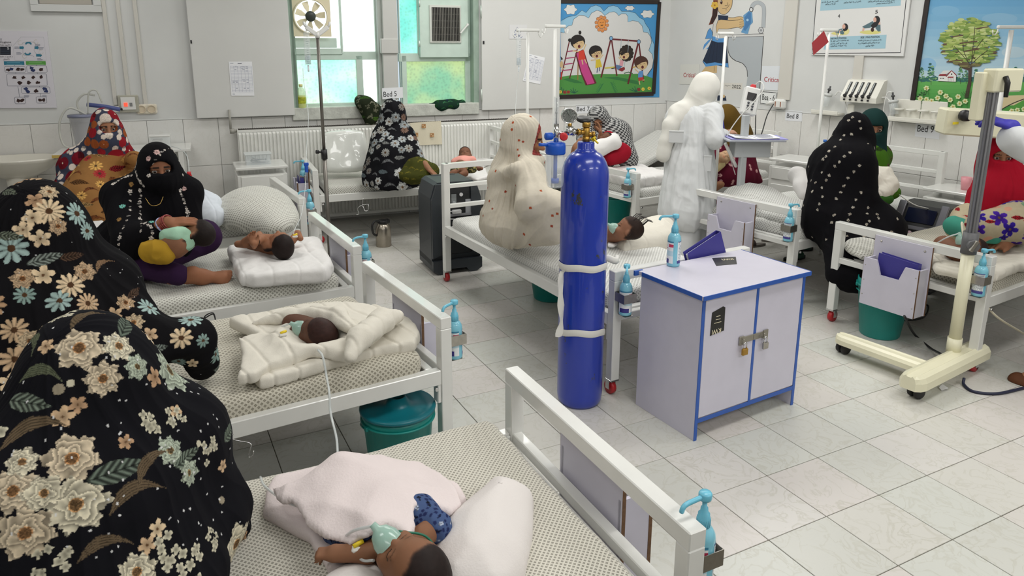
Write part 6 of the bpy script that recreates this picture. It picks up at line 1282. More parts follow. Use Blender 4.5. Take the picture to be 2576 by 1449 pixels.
# ---------------------------------------------------------------- people: helpers
skin_m = mat('skin', (150, 104, 76), .6, spec=.2, attr=True, sss=.06)
cloth_m = mat('printed_cloth', (120, 120, 120), .9, spec=.12, attr=True)
plain = {}
def cmat(name, rgb, rough=.9, bump=.08, bscale=220): return mat(name, rgb, rough, spec=.14, bump=bump, bscale=bscale)
def frame(f, u=(0, 0, 1)):     # columns: right, forward, up
    f = A3(f); f = f/np.linalg.norm(f); r = np.cross(f, A3(u)); r /= np.linalg.norm(r); return np.stack([r, f, np.cross(r, f)], 1)
def headsd(c, R, s=1., baby=False):
    c = A3(c); X = lambda x, y, z: c+R @ A3(x*s, y*s, z*s); k = s
    if baby:
        hd = U(ell(X(0, -.012, .022), A3(.066, .082, .070)*k, R), ell(X(0, .02, -.03), A3(.054, .052, .055)*k, R), ell(X(0, .048, -.036), A3(.04, .022, .03)*k, R), k=.02*k)
        for sx in (-1, 1): hd = U(hd, ell(X(sx*.03, .05, -.035), A3(.022, .022, .022)*k, R), ell(X(sx*.066, -.005, -.015), A3(.009, .016, .022)*k, R), k=.008*k)
        hd = U(hd, cap(X(0, .062, .0), X(0, .078, -.02), .006*k, .010*k), cap(X(-.028, .058, .012), X(.028, .058, .012), .007*k), k=.012*k)
        for sx in (-1, 1): hd = SUB(hd, ell(X(sx*.026, .082, -.001), A3(.013, .012, .005)*k, R), .008*k); hd = U(hd, ell(X(sx*.026, .0635, -.002), A3(.012, .007, .007)*k, R), k=.004*k)
        return U(hd, ell(X(0, .066, -.043), A3(.014, .008, .007)*k, R), k=.006*k)
    hd = U(ell(X(0, -.012, .028), A3(.074, .094, .086)*k, R), ell(X(0, .022, -.032), A3(.059, .066, .082)*k, R), ell(X(0, .045, -.085), A3(.034, .034, .026)*k, R), k=.03*k)
    hd = U(hd, cap(X(-.038, .072, .022), X(.038, .072, .022), .011*k), cap(X(0, .086, .006), X(0, .110, -.034), .007*k, .0125*k), k=.016*k)
    for sx in (-1, 1):
        hd = U(hd, cap(X(sx*.045, .062, -.022), X(sx*.03, .07, -.03), .016*k), ell(X(sx*.076, -.008, -.01), A3(.010, .018, .03)*k, R), cap(X(sx*.013, .096, -.038), X(sx*.010, .1, -.036), .008*k), k=.012*k)
        hd = SUB(hd, ell(X(sx*.031, .094, .004), A3(.019, .020, .0085)*k, R), .008*k); hd = U(hd, ell(X(sx*.031, .0735, .012), A3(.017, .010, .006)*k, R), k=.005*k)
    hd = U(hd, ell(X(0, .086, -.062), A3(.024, .011, .006)*k, R), k=.005*k); return U(hd, ell(X(0, .086, -.073), A3(.020, .011, .007)*k, R), k=.004*k)
def eyes(par, c, R, s=1., look=(0, 1, 0), baby=False):
    lk = A3(look)/np.linalg.norm(look)
    for sx in (-1, 1):
        e = A3(c)+R @ A3(sx*.031*s, .0695*s, .003*s); r_ = .0145*s; n = 20; V = []; C = []; F = []; Rl = frame(R @ lk)
        ring = [0, .2, .42, .5, .62, .8, 1.1, 1.6, 2.4, PI]
        for a in ring:
            for j in range(n): b = 2*PI*j/n; V.append(e+Rl @ A3(r_*math.sin(a)*math.cos(b), r_*math.cos(a), r_*math.sin(a)*math.sin(b))); C.append(lin((12, 8, 8) if a < .3 else (58, 34, 22) if a < .55 else (206, 198, 190)))
        F = [(i*n+j, i*n+(j+1) % n, (i+1)*n+(j+1) % n, (i+1)*n+j) for i in range(len(ring)-1) for j in range(n)]
        meshobj('eye', V, F, mat('eye_wet', (220, 216, 210), .12, attr=True, coat=.5), par, True, None, True, np.array(C))
def skinpaint(c, R, s=1., tone=(150, 104, 76), hair=(26, 18, 16), hairline=None, brows=True, lips=True):
    c = A3(c)
    def f(P, N):
        q = (P-c) @ R/s; n = len(P); C = np.tile(A3(tone), (n, 1)); C *= (1+.06*noise(P*40))[:, None]
        near = np.linalg.norm(q, axis=1) < .16
        if brows:
            for sx in (-1, 1): m = near & (q[:, 1] > .05) & (np.abs(q[:, 2]-.0245-.05*(sx*q[:, 0]-.012)*(sx*q[:, 0] < .035)+.22*np.maximum(sx*q[:, 0]-.035, 0)) < .0042) & (sx*q[:, 0] > .011) & (sx*q[:, 0] < .053); C[m] = (34, 24, 20)
            m = near & (q[:, 1] > .05) & (np.abs(np.abs(q[:, 0])-.031) < .021) & (np.abs(q[:, 2]-.003) < .013); C[m] = C[m]*.82
        if lips: m = near & (q[:, 1] > .06) & (np.abs(q[:, 0]) < .024) & (np.abs(q[:, 2]+.067) < .011); C[m] = C[m]*np.array([.92, .70, .70])
        if hairline is not None: k_ = (np.clip(hairline(q, P)/.012+.5, 0, 1)*near)[:, None]; C = C*(1-k_)+k_*A3(hair)*(1+.25*noise(P*90))[:, None]
        return C
    return f
def handsd(wrist, d, pn, side=1, curl=.35, s=1., spread=.10):
    """wrist point, finger direction d, palm normal pn (the way the palm faces); side=+1 puts the thumb on d x pn"""
    d = A3(d)/np.linalg.norm(d); pn = A3(pn)-d*(A3(pn) @ d); pn /= np.linalg.norm(pn); x = np.cross(d, pn)*side; w_ = A3(wrist)
    X = lambda a, b, e: w_+(x*a+d*b+pn*e)*s
    M = np.stack([x, d, pn], 1)
    S = U(rbox(X(0, .045, 0), A3(.074, .082, .026)*s, .012*s, M), cap(w_-d*.03*s, X(0, .015, 0), .021*s, .022*s), k=.015*s)
    for i, (a, L, r_) in enumerate(((.028, .070, .0090), (.0095, .079, .0093), (-.0095, .073, .0088), (-.028, .058, .0078))):
        an = a*spread*28; p = X(a, .083, 0); dr = d*math.cos(an)+x*math.sin(an); c_ = curl*(1+.12*i); pts = [X(a*.9, .06, 0), p]
        for j, f_ in enumerate((.45, .31, .24)):
            th = c_*(j*.9+.6); pts.append(pts[-1]+(dr*math.cos(th)+pn*math.sin(th))*L*f_*s)
        S = U(S, chain(pts, [r_*s*1.05, r_*s*1.05, r_*s, r_*s*.93, r_*s*.8], .004*s), k=.006*s)
    t0 = X(.026, .018, .004); t1 = X(.046, .045, .012); t2 = X(.054, .072, .018+.02*curl); t3 = X(.052, .094, .024+.045*curl)
    return U(S, chain([t0, t1, t2, t3], [.014*s, .0125*s, .0105*s, .0085*s], .006*s), k=.012*s)
def footsd(ankle, d, u=(0, 0, 1), s=1.):
    R = frame(d, u); a = A3(ankle); X = lambda x, y, z: a+R @ A3(x*s, y*s, z*s)
    S = U(cap(X(0, -.02, .0), X(0, .02, -.035), .036*s, .034*s), cap(X(0, -.045, -.04), X(0, .03, -.045), .03*s, .03*s), cap(X(0, .03, -.04), X(.004, .125, -.052), .034*s, .024*s), ell(X(.004, .12, -.055), A3(.042, .035, .018)*s, R), k=.03*s)
    for i, (x, y, r_) in enumerate(((-.03, .168, .0125), (-.011, .170, .0092), (.006, .164, .0088), (.021, .156, .0082), (.034, .145, .0078))): S = U(S, cap(X(x, .13, -.056), X(x*1.05, y, -.06), r_*s*1.05, r_*s), k=.006*s)
    return S
def wrf(amp, sc=(9, 9, 2.2), seed=0., fine=.35):
    sc = A3(sc)
    def f(P, N):
        Q = P*sc+seed; Q = Q+.6*np.stack([noise(Q*.5+3), noise(Q*.5+9), noise(Q*.5+15)], 1)
        a = noise(Q); b = noise(Q*2.1+7); return amp*((.55-1.6*np.abs(a))+fine*b+.4*noise(P*3+seed))
    return f
def drp(c, zt, zb, amp=.016, a=3.4, seed=0., diag=.5, tilt=0.):
    def f(P, N):
        th = np.arctan2(P[:, 1]-c[1], P[:, 0]-c[0])+tilt*(zt-P[:, 2]); k = np.clip((zt-P[:, 2])/(zt-zb), 0, 1)
        Q = np.stack([np.cos(th)*a+seed, np.sin(th)*a+.7*seed, P[:, 2]*1.5], 1); Q = Q+.45*np.stack([noise(P*4+seed), noise(P*4+31), noise(P*4+57)], 1)
        f1 = .5-2.0*np.abs(noise(Q)); f2 = .5-2.0*np.abs(noise(Q*2.2+5)); f3 = noise(np.stack([(P[:, 0]+P[:, 2])*8+seed, P[:, 1]*5, (P[:, 0]-P[:, 2])*2.6], 1))
        f4 = .4-1.8*np.abs(noise(np.stack([P[:, 0]*5+seed, P[:, 1]*5, P[:, 2]*13+2*noise(P*3)], 1)))
        return amp*((.3+.7*k)*(f1+.45*f2)+diag*(f3+.5*f4)*(.4+.6*k)+.05*noise(P*26))
    return f
def tent(hc, *sh, r0=.10, r1=.10): return [cap(A3(hc)+A3(0, 0, -.05), A3(q), r0, r1) for q in sh]
MASK = lambda hc, R: ell(A3(hc)+R @ A3(0, .048, -.062), A3(.070, .081, .070), R)
def basis(n):
    t = np.cross(n, (0, 0, 1)) if abs(n[2]) < .9 else np.cross(n, (1, 0, 0)); t = t/np.linalg.norm(t); return t, np.cross(n, t)
def flowers(base, kinds, n, seed, front=None, dots=0, dotc=(214, 214, 214), spots=None):
    """a printed floral cloth: kinds = list of (weight, painter name, radius, palette); spots = picture points with kind index"""
    def f(P, N):
        rs = np.random.RandomState(seed); C = np.tile(A3(base), (len(P), 1)); C *= (1+.03*noise(P*60))[:, None]
        vis = np.nonzero(((CAM-P)*N).sum(1) > 0)[0]
        if len(vis) == 0: return C
        todo = []; w_ = np.array([k[0] for k in kinds], float); w_ /= w_.sum()
        taken = []
        D = (P-CAM) @ fw; px = PPX+FOC*((P-CAM) @ rt)/D; py = PPY-FOC*((P-CAM) @ up)/D
        for sx, sy, ki, rr in (spots or []):
            m = vis[np.argsort(np.hypot(px[vis]-sx, py[vis]-sy)+0*D[vis])[:12]]
            if len(m) and np.hypot(px[m[0]]-sx, py[m[0]]-sy) < 14: i = m[np.argmin(D[m])]; todo.append((i, ki, rr)); taken.append((P[i], rr))
        nsp = len(todo)
        for _ in range(n*6):
            if len(todo) >= n+nsp: break
            i = rs.randint(len(P)) if rs.rand() < .25 else vis[rs.randint(len(vis))]; ki = rs.choice(len(kinds), p=w_); rr = kinds[ki][2]*rs.uniform(.75, 1.25)
            if any(np.linalg.norm(P[i]-q) < .8*(rr+r2) for q, r2 in taken): continue
            todo.append((i, ki, rr)); taken.append((P[i], rr))
        for i, ki, rr in todo:
            _, kind, _, pal = kinds[ki]; c = P[i]; nn = N[i]; t, b = basis(nn); d = P-c; m = np.nonzero((d*d).sum(1) < (rr*1.35)**2)[0]; m = m[(N[m] @ nn) > -.2]
            if len(m) == 0: continue
            x = d[m] @ t; y = d[m] @ b; r_ = np.hypot(x, y)/rr; a = np.arctan2(y, x)+rs.uniform(0, 6.28); pc = A3(pal[rs.randint(len(pal))]); jit = .12*noise(P[m]*150)
            if kind == 'rose':
                np_ = rs.randint(6, 9); ed = .86+.12*np.cos(np_*a)+.05*np.cos(3*np_*a+1); ins = r_ < ed; lay = (r_*4.2+.35*np.cos(5*a+r_*7)+.25*np.sin(3*a-r_*9)) % 1.0
                v = .62+.5*lay; v = np.where(r_ < .2, v*.55, v)*(1+jit); cc = pc*np.clip(v, .3, 1.12)[:, None]; cc = np.where((r_ < .24)[:, None], cc*np.array([1.0, .8, .62]), cc)
            elif kind == 'daisy':
                np_ = rs.choice((9, 11, 13)); ed = .42+.58*np.abs(np.cos(np_*a/2))**.6; ins = r_ < ed; v = (.7+.42*np.abs(np.cos(np_*a/2)))*(1+jit); cc = pc*np.clip(v, .2, 1.1)[:, None]; cc = np.where((r_ < .24)[:, None], A3(80, 56, 38)*(1+.4*jit)[:, None], cc)
            elif kind == 'five':
                ed = .35+.65*np.abs(np.cos(2.5*a))**.7; ins = r_ < ed; v = (.55+.5*r_)*(1+jit); cc = pc*np.clip(v+.2, .3, 1.1)[:, None]; cc = np.where((r_ < .14)[:, None], A3(96, 70, 48), cc)
            elif kind == 'leaf':
                q = x/rr; s_ = y/rr; ins = np.abs(s_) < .36*(1-np.clip(q*q, 0, 1))*(1+.3*q); v = (.7+.35*np.cos(22*(q+np.abs(s_)*1.2)))*(1+jit); cc = pc*np.clip(v, .4, 1.1)[:, None]; cc = np.where((np.abs(s_) < .025)[:, None], cc*.6, cc)
            elif kind == 'swirl':
                q = x/rr; s_ = y/rr-.55*q*q+.25; ins = np.abs(s_) < .20*(1-np.clip(q*q, 0, 1))*(1.1+.6*q); v = (.5+.7*np.abs(np.sin(s_*34+2*q)))*.9; cc = pc*np.clip(v, .3, 1)[:, None]
            elif kind == 'cluster':
                o_ = rs.uniform(-.75, .75, (9, 2))*rr; dd = np.hypot(x[:, None]-o_[:, 0], y[:, None]-o_[:, 1]); j_ = dd.argmin(1); dm = dd.min(1)/(rr*.3); aa = np.arctan2(y-o_[j_, 1], x-o_[j_, 0])+j_; ins = dm < .45+.5*np.abs(np.cos(2*aa)); cc = pc*np.clip(.6+.5*dm, .3, 1.1)[:, None]
            elif kind == 'disc':
                ins = r_ < .95; k2 = rs.randint(3); v = (.92+.1*np.cos(26*a)) if k2 == 0 else (1-.35*(np.abs(a) < 1.2)) if k2 == 1 else np.ones_like(a); cc = pc*v[:, None]; cc = np.where((r_ < .1)[:, None] & (k2 == 0), A3(230, 220, 200), cc)
            elif kind == 'dot': ins = r_ < .8; cc = np.tile(pc, (len(m), 1))
            else: ins = r_ < 1; cc = np.tile(pc, (len(m), 1))
            C[m[ins]] = cc[ins]
        if dots:
            for _ in range(dots):
                i = vis[rs.randint(len(vis))]; m = ((P-P[i])**2).sum(1) < .0022**2; C[m] = dotc
        return C
    return f
def shroud(name, sd, h, par, m=None, paint=None, wr=None, sub=0, rel=2): return soft(name, sd, h, m or cloth_m, par, wr, sub, rel, paint)
ROSE = [(214, 206, 182), (176, 186, 168), (206, 190, 164)]; TAN = [(190, 162, 130), (170, 138, 108), (206, 184, 152)]; SAGE = [(120, 132, 118), (140, 138, 116), (104, 116, 104)]; GREY = [(176, 182, 184), (150, 156, 158), (196, 198, 196)]
def body(par, hc, R, parts, paint, h=.0075, s=1., look=None):
    sd = U(headsd(hc, R, s), *parts, k=.02) if parts else headsd(hc, R, s)
    return soft('body', sd, h, skin_m, par, None, 0, 1, paint)
def torso(hc, hip, sh=.17, R=None):   # plain trunk under the clothes
    hc, hip = A3(hc), A3(hip); r_ = R[:, 0]*A3(1, 1, 0); r_ /= np.linalg.norm(r_); nk = hc+A3(0, 0, -.16); return [cap(hc-R[:, 1]*.02+A3(0, 0, -.06), nk, .05, .055), cap(nk-r_*sh*.5+A3(0, 0, -.07), nk+r_*sh*.5+A3(0, 0, -.07), .045), cap(nk+A3(0, 0, -.14), hip+A3(0, 0, .14), .10, .12)]
# ---------------------------------------------------------------- foreground woman in the rose print shawl, seen from behind
bp = A3(-.40, 1.60, .515); t = thing('person', 'person nearest the camera from behind in black shawl with large cream roses', 'person', bp); hc = A3(-.335, 1.715, 1.045); R = frame((.45, .80, -.35))
body(t, hc, R, torso(hc, bp, .17, R)+[cap((-.42, 1.6, .62), (-.3, 1.9, .6), .1, .08)], skinpaint(hc, R, 1, (158, 112, 84)), .012)
sd = U(ell(hc+A3(0, -.005, .012), (.118, .126, .132)), cap(hc+A3(0, -.02, -.06), hc+A3(-.01, -.04, -.2), .10, .125), *tent(hc, (-.52, 1.58, .86), (-.20, 1.73, .86), r0=.105, r1=.10), cap((-.56, 1.56, .84), (-.17, 1.74, .845), .10, .095), ell((-.38, 1.60, .74), (.245, .19, .25)), ell((-.41, 1.60, .62), (.335, .28, .17)), k=.09)
sd = U(sd, cap((-.17, 1.74, .83), (-.125, 1.70, .66), .092, .082), cap((-.125, 1.70, .66), (-.135, 1.80, .555), .075, .05), cap((-.56, 1.56, .84), (-.63, 1.50, .62), .1, .1), k=.06); sd = SUB(sd, ell(hc+R @ A3(0, .135, -.01), A3(.062, .08, .085), R), .02); sd = CUTZ(sd, .512)
KR = [(3.2, 'rose', .052, ROSE), (2.5, 'five', .020, TAN), (2.0, 'leaf', .050, SAGE), (1.6, 'swirl', .055, [(106, 90, 70), (98, 104, 82)]), (2.0, 'cluster', .036, [(214, 208, 184)]), (2.4, 'dot', .011, [(196, 190, 168), (150, 140, 120)])]
spots = [(203, 872, 0, .048), (303, 868, 0, .036), (262, 955, 0, .038), (350, 920, 0, .03), (185, 1150, 0, .052), (30, 1230, 0, .045), (190, 1265, 0, .055), (110, 1235, 0, .036), (430, 1130, 0, .034), (70, 1340, 0, .05), (350, 1440, 0, .04), (300, 1180, 2, .06), (70, 1010, 2, .05), (470, 1150, 2, .04), (480, 1190, 0, .03), (160, 1045, 1, .022), (200, 1015, 1, .018), (445, 1035, 1, .016), (320, 1110, 1, .016), (400, 1330, 1, .02), (375, 1370, 1, .018), (370, 1065, 4, .036), (440, 1050, 4, .03), (130, 1410, 4, .034), (430, 1380, 4, .04), (100, 940, 3, .05), (90, 1080, 3, .06), (350, 1240, 3, .06), (270, 1370, 3, .05), (390, 1160, 3, .05), (150, 975, 5, .014), (180, 960, 5, .009), (60, 1160, 0, .03)]
shroud('shawl', sd, .0105, t, None, flowers((17, 17, 22), KR, 70, 11, dots=170, spots=spots), drp((-.38, 1.64), 1.15, .6, .017, 3.2, 2), 2)
g_ = U(cap((-.135, 1.80, .56), (-.085, 1.80, .535), .042, .05), ell((-.075, 1.79, .535), (.03, .05, .035)), k=.02)
shroud('cuff', CUTZ(g_, .512), .006, t, None, flowers((20, 20, 24), [(1, 'five', .014, TAN), (1, 'dot', .008, ROSE)], 26, 5), wrf(.006, (50, 50, 12), 4), 1)
# ---------------------------------------------------------------- second woman in floral print on the next bed
bp = A3(-.66, 2.70, .52); t = thing('person', 'person second from the camera in black shawl with tan flowers and daisies', 'person', bp); hc = A3(-.625, 2.80, 1.165); R = frame((.55, .75, -.3))
body(t, hc, R, torso(hc, bp, .17, R), skinpaint(hc, R, 1, (158, 112, 84)), .012)
sd = U(ell(hc+A3(0, -.01, .01), (.122, .13, .137)), cap(hc+A3(0, -.02, -.08), hc+A3(-.01, -.03, -.2), .105, .14), *tent(hc, (-.80, 2.64, .93), (-.48, 2.81, .92), r0=.108, r1=.10), cap((-.84, 2.62, .92), (-.46, 2.82, .92), .105, .10), ell((-.66, 2.70, .78), (.26, .2, .26)), ell((-.68, 2.68, .62), (.35, .27, .17)), k=.09)
sd = U(sd, cap((-.46, 2.82, .90), (-.345, 2.66, .745), .10, .09), cap((-.345, 2.66, .745), (-.185, 2.68, .72), .085, .062), cap((-.185, 2.68, .72), (-.165, 2.74, .60), .062, .06), cap((-.84, 2.62, .9), (-.9, 2.52, .68), .1, .1), k=.05); sd = SUB(sd, ell(hc+R @ A3(0, .14, -.01), A3(.062, .08, .085), R), .02); sd = CUTZ(sd, .517)
KT_ = [(2.4, 'daisy', .042, TAN), (2.6, 'five', .026, TAN), (2.0, 'daisy', .034, [(150, 172, 168), (126, 148, 142)]), (1.6, 'rose', .036, TAN), (1.2, 'leaf', .045, [(92, 70, 56), (120, 128, 112), (140, 150, 142)]), (1., 'swirl', .04, [(140, 112, 86)])]
spots = [(90, 500, 1, .028), (125, 530, 0, .044), (85, 545, 1, .03), (60, 575, 1, .028), (105, 600, 1, .03), (150, 570, 3, .03), (30, 620, 2, .05), (65, 740, 2, .03), (110, 690, 1, .034), (180, 715, 0, .042), (225, 765, 0, .036), (155, 755, 2, .034), (120, 650, 4, .05), (215, 680, 3, .036), (185, 645, 4, .04), (460, 850, 0, .038), (450, 910, 2, .026), (340, 810, 3, .034), (395, 880, 4, .045), (20, 480, 4, .04), (20, 590, 4, .04), (290, 790, 1, .026), (40, 830, 0, .04), (70, 860, 3, .036), (35, 900, 0, .04), (380, 840, 1, .026)]
shroud('shawl', sd, .0125, t, None, flowers((18, 17, 20), KT_, 60, 21, dots=110, spots=spots), drp((-.64, 2.72), 1.25, .65, .018, 3.2, 6), 2)
# ---------------------------------------------------------------- woman in black holding a baby in her lap
bp = A3(-.52, 4.42, .515); t = thing('person', 'person in black embroidered shawl and purple trousers cradling a baby', 'person', bp); hc = gd(400, 425, 3.98); R = frame((.20, -.96, -.06)); SK = (146, 98, 72)
kR, kL = gd(292, 652, 3.92), gd(512, 596, 4.1); kR[2] = max(kR[2], .60); kL[2] = max(kL[2], .60); hipR, hipL = bp+A3(-.10, .04, .10), bp+A3(.14, .08, .10); an = gd(485, 690, 3.78); an[2] = .575
w1 = gd(420, 560, 3.72); e1 = gd(338, 606, 3.80); s1 = gd(300, 500, 3.98); s2 = gd(470, 490, 4.12); e2 = gd(480, 580, 4.1); dh = gd(520, 552, 3.78)-w1
parts = torso(hc, bp, .17, R)+[chain([s1, e1, w1], [.05, .042, .03], .02), chain([s2, e2, gd(430, 610, 3.90)], [.04, .034, .03], .02), handsd(w1, dh, (.1, .3, -.95), -1, .14, 1.0), cap(an-A3(.1, -.02, 0), an, .045, .036), footsd(an+A3(.02, 0, .012), (1, .10, -.04), (0, -.55, .85))]
body(t, hc, R, parts, skinpaint(hc, R, 1, SK), .0055); eyes(t, hc, R, 1, (.05, 1, .06))
sd = U(MASK(hc, R), ell(hc+R @ A3(0, -.025, .015), A3(.103, .128, .128), R), *tent(hc+A3(0, .02, 0), s1+A3(0, .02, .02), s2+A3(0, .02, .02), r0=.095, r1=.07), cap(hc+A3(.0, .02, -.08), hc+A3(-.02, .05, -.2), .10, .12), cap(s1+A3(0, .02, .01), s2+A3(0, .02, .01), .075, .075), cap(hc+A3(-.03, .06, -.24), bp+A3(-.03, .03, .12), .17, .20), chain([s1, e1+A3(-.01, 0, 0), gd(385, 592, 3.76)], [.085, .09, .075], .03), chain([s2, e2, gd(455, 620, 3.95)], [.07, .065, .06], .03), cap(bp+A3(-.12, -.02, .1), bp+A3(-.16, -.04, .02), .15, .1), k=.05)
sl = U(rbox(hc+R @ A3(0, .11, .014), (.116, .12, .042), .016, R), ell(hc+R @ A3(0, .115, .036), A3(.048, .08, .026), R), k=.012); sd = SUB(sd, sl, .008)
vn = gd(392, 505, 3.86); sd = SUB(sd, ell(vn+A3(0, .01, .0), A3(.05, .06, .034)), .012); sd = CUTZ(sd, .516)
VN = []
def vine(pts, n):
    P = spline(np.array(pts, float), 8); k = np.linspace(0, len(P)-1, n); return [tuple(P[int(i)]) for i in k]
for pl in ([(375, 440), (400, 390), (425, 372), (452, 385), (462, 440)], [(330, 480), (325, 540), (300, 590), (295, 640)], [(350, 480), (355, 530), (352, 580)], [(455, 480), (470, 520), (478, 560)], [(365, 560), (385, 580), (370, 640)], [(285, 460), (310, 445), (330, 440)], [(335, 410), (345, 450), (360, 470)]):
    for j, (x, y) in enumerate(vine(pl, 15)): VN.append((x, y, j % 2, .0075 if j % 5 else .012))
VN += [(397, 381, 2, .016), (372, 397, 2, .014), (308, 517, 3, .016), (381, 556, 3, .013), (330, 462, 4, .014), (465, 475, 2, .013), (300, 550, 4, .013)]
shroud('shawl', sd, .0085, t, None, flowers((13, 12, 16), [(1, 'five', .008, [(206, 198, 190)]), (1, 'leaf', .010, [(196, 190, 184)]), (1, 'daisy', .014, [(216, 180, 176)]), (1, 'daisy', .014, [(120, 190, 176)]), (1, 'daisy', .012, [(150, 116, 70)])], 0, 3, spots=VN), drp(bp, 1.15, .65, .010, 3.6, 3), 1)
tr = U(chain([hipR, kR, an+A3(-.07, 0, .01)], [.105, .085, .055], .03), chain([hipL, kL, gd(410, 655, 3.9)], [.105, .09, .06], .03), ell(bp+A3(0, .02, .06), (.2, .17, .09)), k=.04)
shroud('trousers', CUTZ(tr, .516), .009, t, cmat('purple_cotton', (52, 30, 62)), None, wrf(.006, (14, 14, 10), 8), 1)
for i, (x, y, c) in enumerate(((424, 557, (150, 60, 56)), (418, 560, (150, 60, 56)), (412, 564, (150, 60, 56)), (433, 552, (160, 50, 50)), (403, 567, (176, 184, 222)))):
    ctr = w1+(e1-w1)*(-.05+.045*i); ax = (w1-e1)/np.linalg.norm(w1-e1); a_, b_ = basis(ax); g = G(); g.tube([ctr+(a_*math.cos(q)+b_*math.sin(q))*.037 for q in np.linspace(0, 2*PI, 25)], .0035 if i < 4 else .006, 6); o = g.obj('bangle' if i < 4 else 'wrist_band', mat('bangle_%d' % i, c, .35), t, True)
g = G(); g.tube(spline([vn+A3(-.045, -.03, .025), vn+A3(-.02, -.052, -.012), vn+A3(.02, -.05, -.01), vn+A3(.04, -.03, .025)], 5), .0015, 5); g.obj('necklace', mat('gold', (196, 160, 90), .3, .9), t, True)
# ---------------------------------------------------------------- woman in the red, blue and cream disc print
bp = A3(-.98, 5.82, .515); t = thing('person', 'person in red scarf with cream discs seated behind the woman in black', 'person', bp); hc = gd(268, 322, 5.30); R = frame((.28, -.95, -.08)); SK = (160, 112, 84)
sL, sR_ = gd(190, 415, 5.35), gd(325, 415, 5.45); body(t, hc, R, torso(hc, bp, .17, R)+[cap(gd(250, 530, 5.3), gd(268, 540, 5.2), .05, .045)], skinpaint(hc, R, 1, SK), .007); eyes(t, hc, R, 1, (.0, 1, .05))
sd = U(ell(hc+R @ A3(0, -.02, .012), A3(.100, .122, .132), R), MASK(hc, R), *tent(hc, sL, sR_, r0=.09, r1=.08), cap(hc+A3(-.01, 0, -.11), hc+A3(-.02, .03, -.19), .11, .14), cap(sL, sR_, .09, .075), chain([sL, gd(178, 470, 5.3), gd(210, 530, 5.25)], [.1, .1, .09], .03), cap(gd(240, 420, 5.4), gd(225, 470, 5.35), .17, .15), k=.06)
sd = SUB(sd, rbox(hc+R @ A3(0, .12, .018), (.108, .14, .072), .03, R), .008)
shroud('scarf', sd, .010, t, None, flowers((62, 66, 84), [(3, 'disc', .036, [(226, 212, 200), (150, 34, 44), (158, 84, 44)]), (2, 'disc', .05, [(142, 28, 40), (120, 24, 38)]), (2, 'disc', .022, [(226, 212, 200), (226, 212, 200)])], 210, 8), drp(bp, 1.2, .8, .012, 3.6, 4), 1)
dr = U(cap(gd(265, 430, 5.35), bp+A3(0, -.02, .12), .17, .2), cap(sR_, gd(338, 400, 5.25), .07, .06), chain([bp+A3(-.12, 0, .1), gd(190, 540, 5.1), gd(240, 545, 5.05)], [.12, .1, .08], .03), chain([bp+A3(.12, 0, .1), gd(300, 500, 5.2), gd(250, 520, 5.1)], [.12, .1, .08], .03), k=.05)
shroud('dress', CUTZ(dr, .516), .012, t, None, flowers((146, 104, 60), [(1, 'leaf', .06, [(190, 150, 96), (150, 40, 44), (60, 84, 52), (120, 80, 44)]), (1, 'swirl', .05, [(206, 168, 112), (120, 70, 40)]), (1, 'daisy', .04, [(160, 44, 52), (206, 160, 90)])], 170, 12), wrf(.006, (9, 9, 5), 4), 1)
# ---------------------------------------------------------------- veiled woman on the window bed
bp = A3(1.43, 6.70, .515); t = thing('person', 'fully veiled person in black and grey roses seated on the window bed', 'person', bp); hc = gd(988, 288, 6.55); R = frame((.85, .35, -.25))
body(t, hc, R, torso(hc, bp, .16, R), skinpaint(hc, R), .014)
sd = U(ell(hc+A3(0, 0, .01), (.112, .118, .135)), cap(hc+A3(0, 0, -.08), hc+A3(-.01, 0, -.24), .11, .135), cap(hc+A3(.0, 0, -.20), gd(995, 400, 6.5), .14, .19), cap(gd(995, 400, 6.5), gd(992, 452, 6.5), .2, .25), cap(gd(965, 345, 6.55), gd(948, 440, 6.5), .10, .12), cap(gd(1022, 340, 6.5), gd(1045, 430, 6.4), .08, .10), cap(gd(1035, 440, 6.4), gd(1000, 450, 6.35), .07, .08), k=.07)
shroud('veil', CUTZ(sd, .515), .011, t, None, flowers((20, 20, 24), [(3, 'rose', .042, GREY), (1, 'daisy', .035, [(120, 116, 112), (150, 150, 146), (120, 96, 84)]), (1.5, 'leaf', .05, [(120, 134, 140), (150, 152, 150)]), (2, 'swirl', .05, [(110, 112, 114)])], 120, 31), drp(bp, 1.15, .6, .02, 3.6, 5), 1)
dr = U(cap(gd(1015, 430, 6.4), gd(1050, 425, 6.35), .09, .10), cap(gd(1050, 425, 6.35), gd(1085, 430, 6.4), .095, .07), ell(gd(1045, 440, 6.35), (.17, .14, .08)), k=.04)
shroud('dress', CUTZ(dr, .515), .011, t, None, flowers((64, 66, 26), [(1, 'leaf', .035, [(130, 124, 44), (90, 96, 30), (44, 46, 18)]), (1, 'swirl', .03, [(120, 112, 40)])], 60, 7), wrf(.005, (12, 12, 8), 4), 1)
hd = U(handsd(gd(1078, 425, 6.28), gd(1100, 445, 6.28)-gd(1078, 425, 6.28), (0, 0, -1), 1, .3, .95), cap(gd(1068, 412, 6.3), gd(1078, 425, 6.28), .03, .025), k=.01); soft('hand', hd, .006, skin_m, t, None, 0, 1, skinpaint(hc, R, 1, (150, 108, 82)))
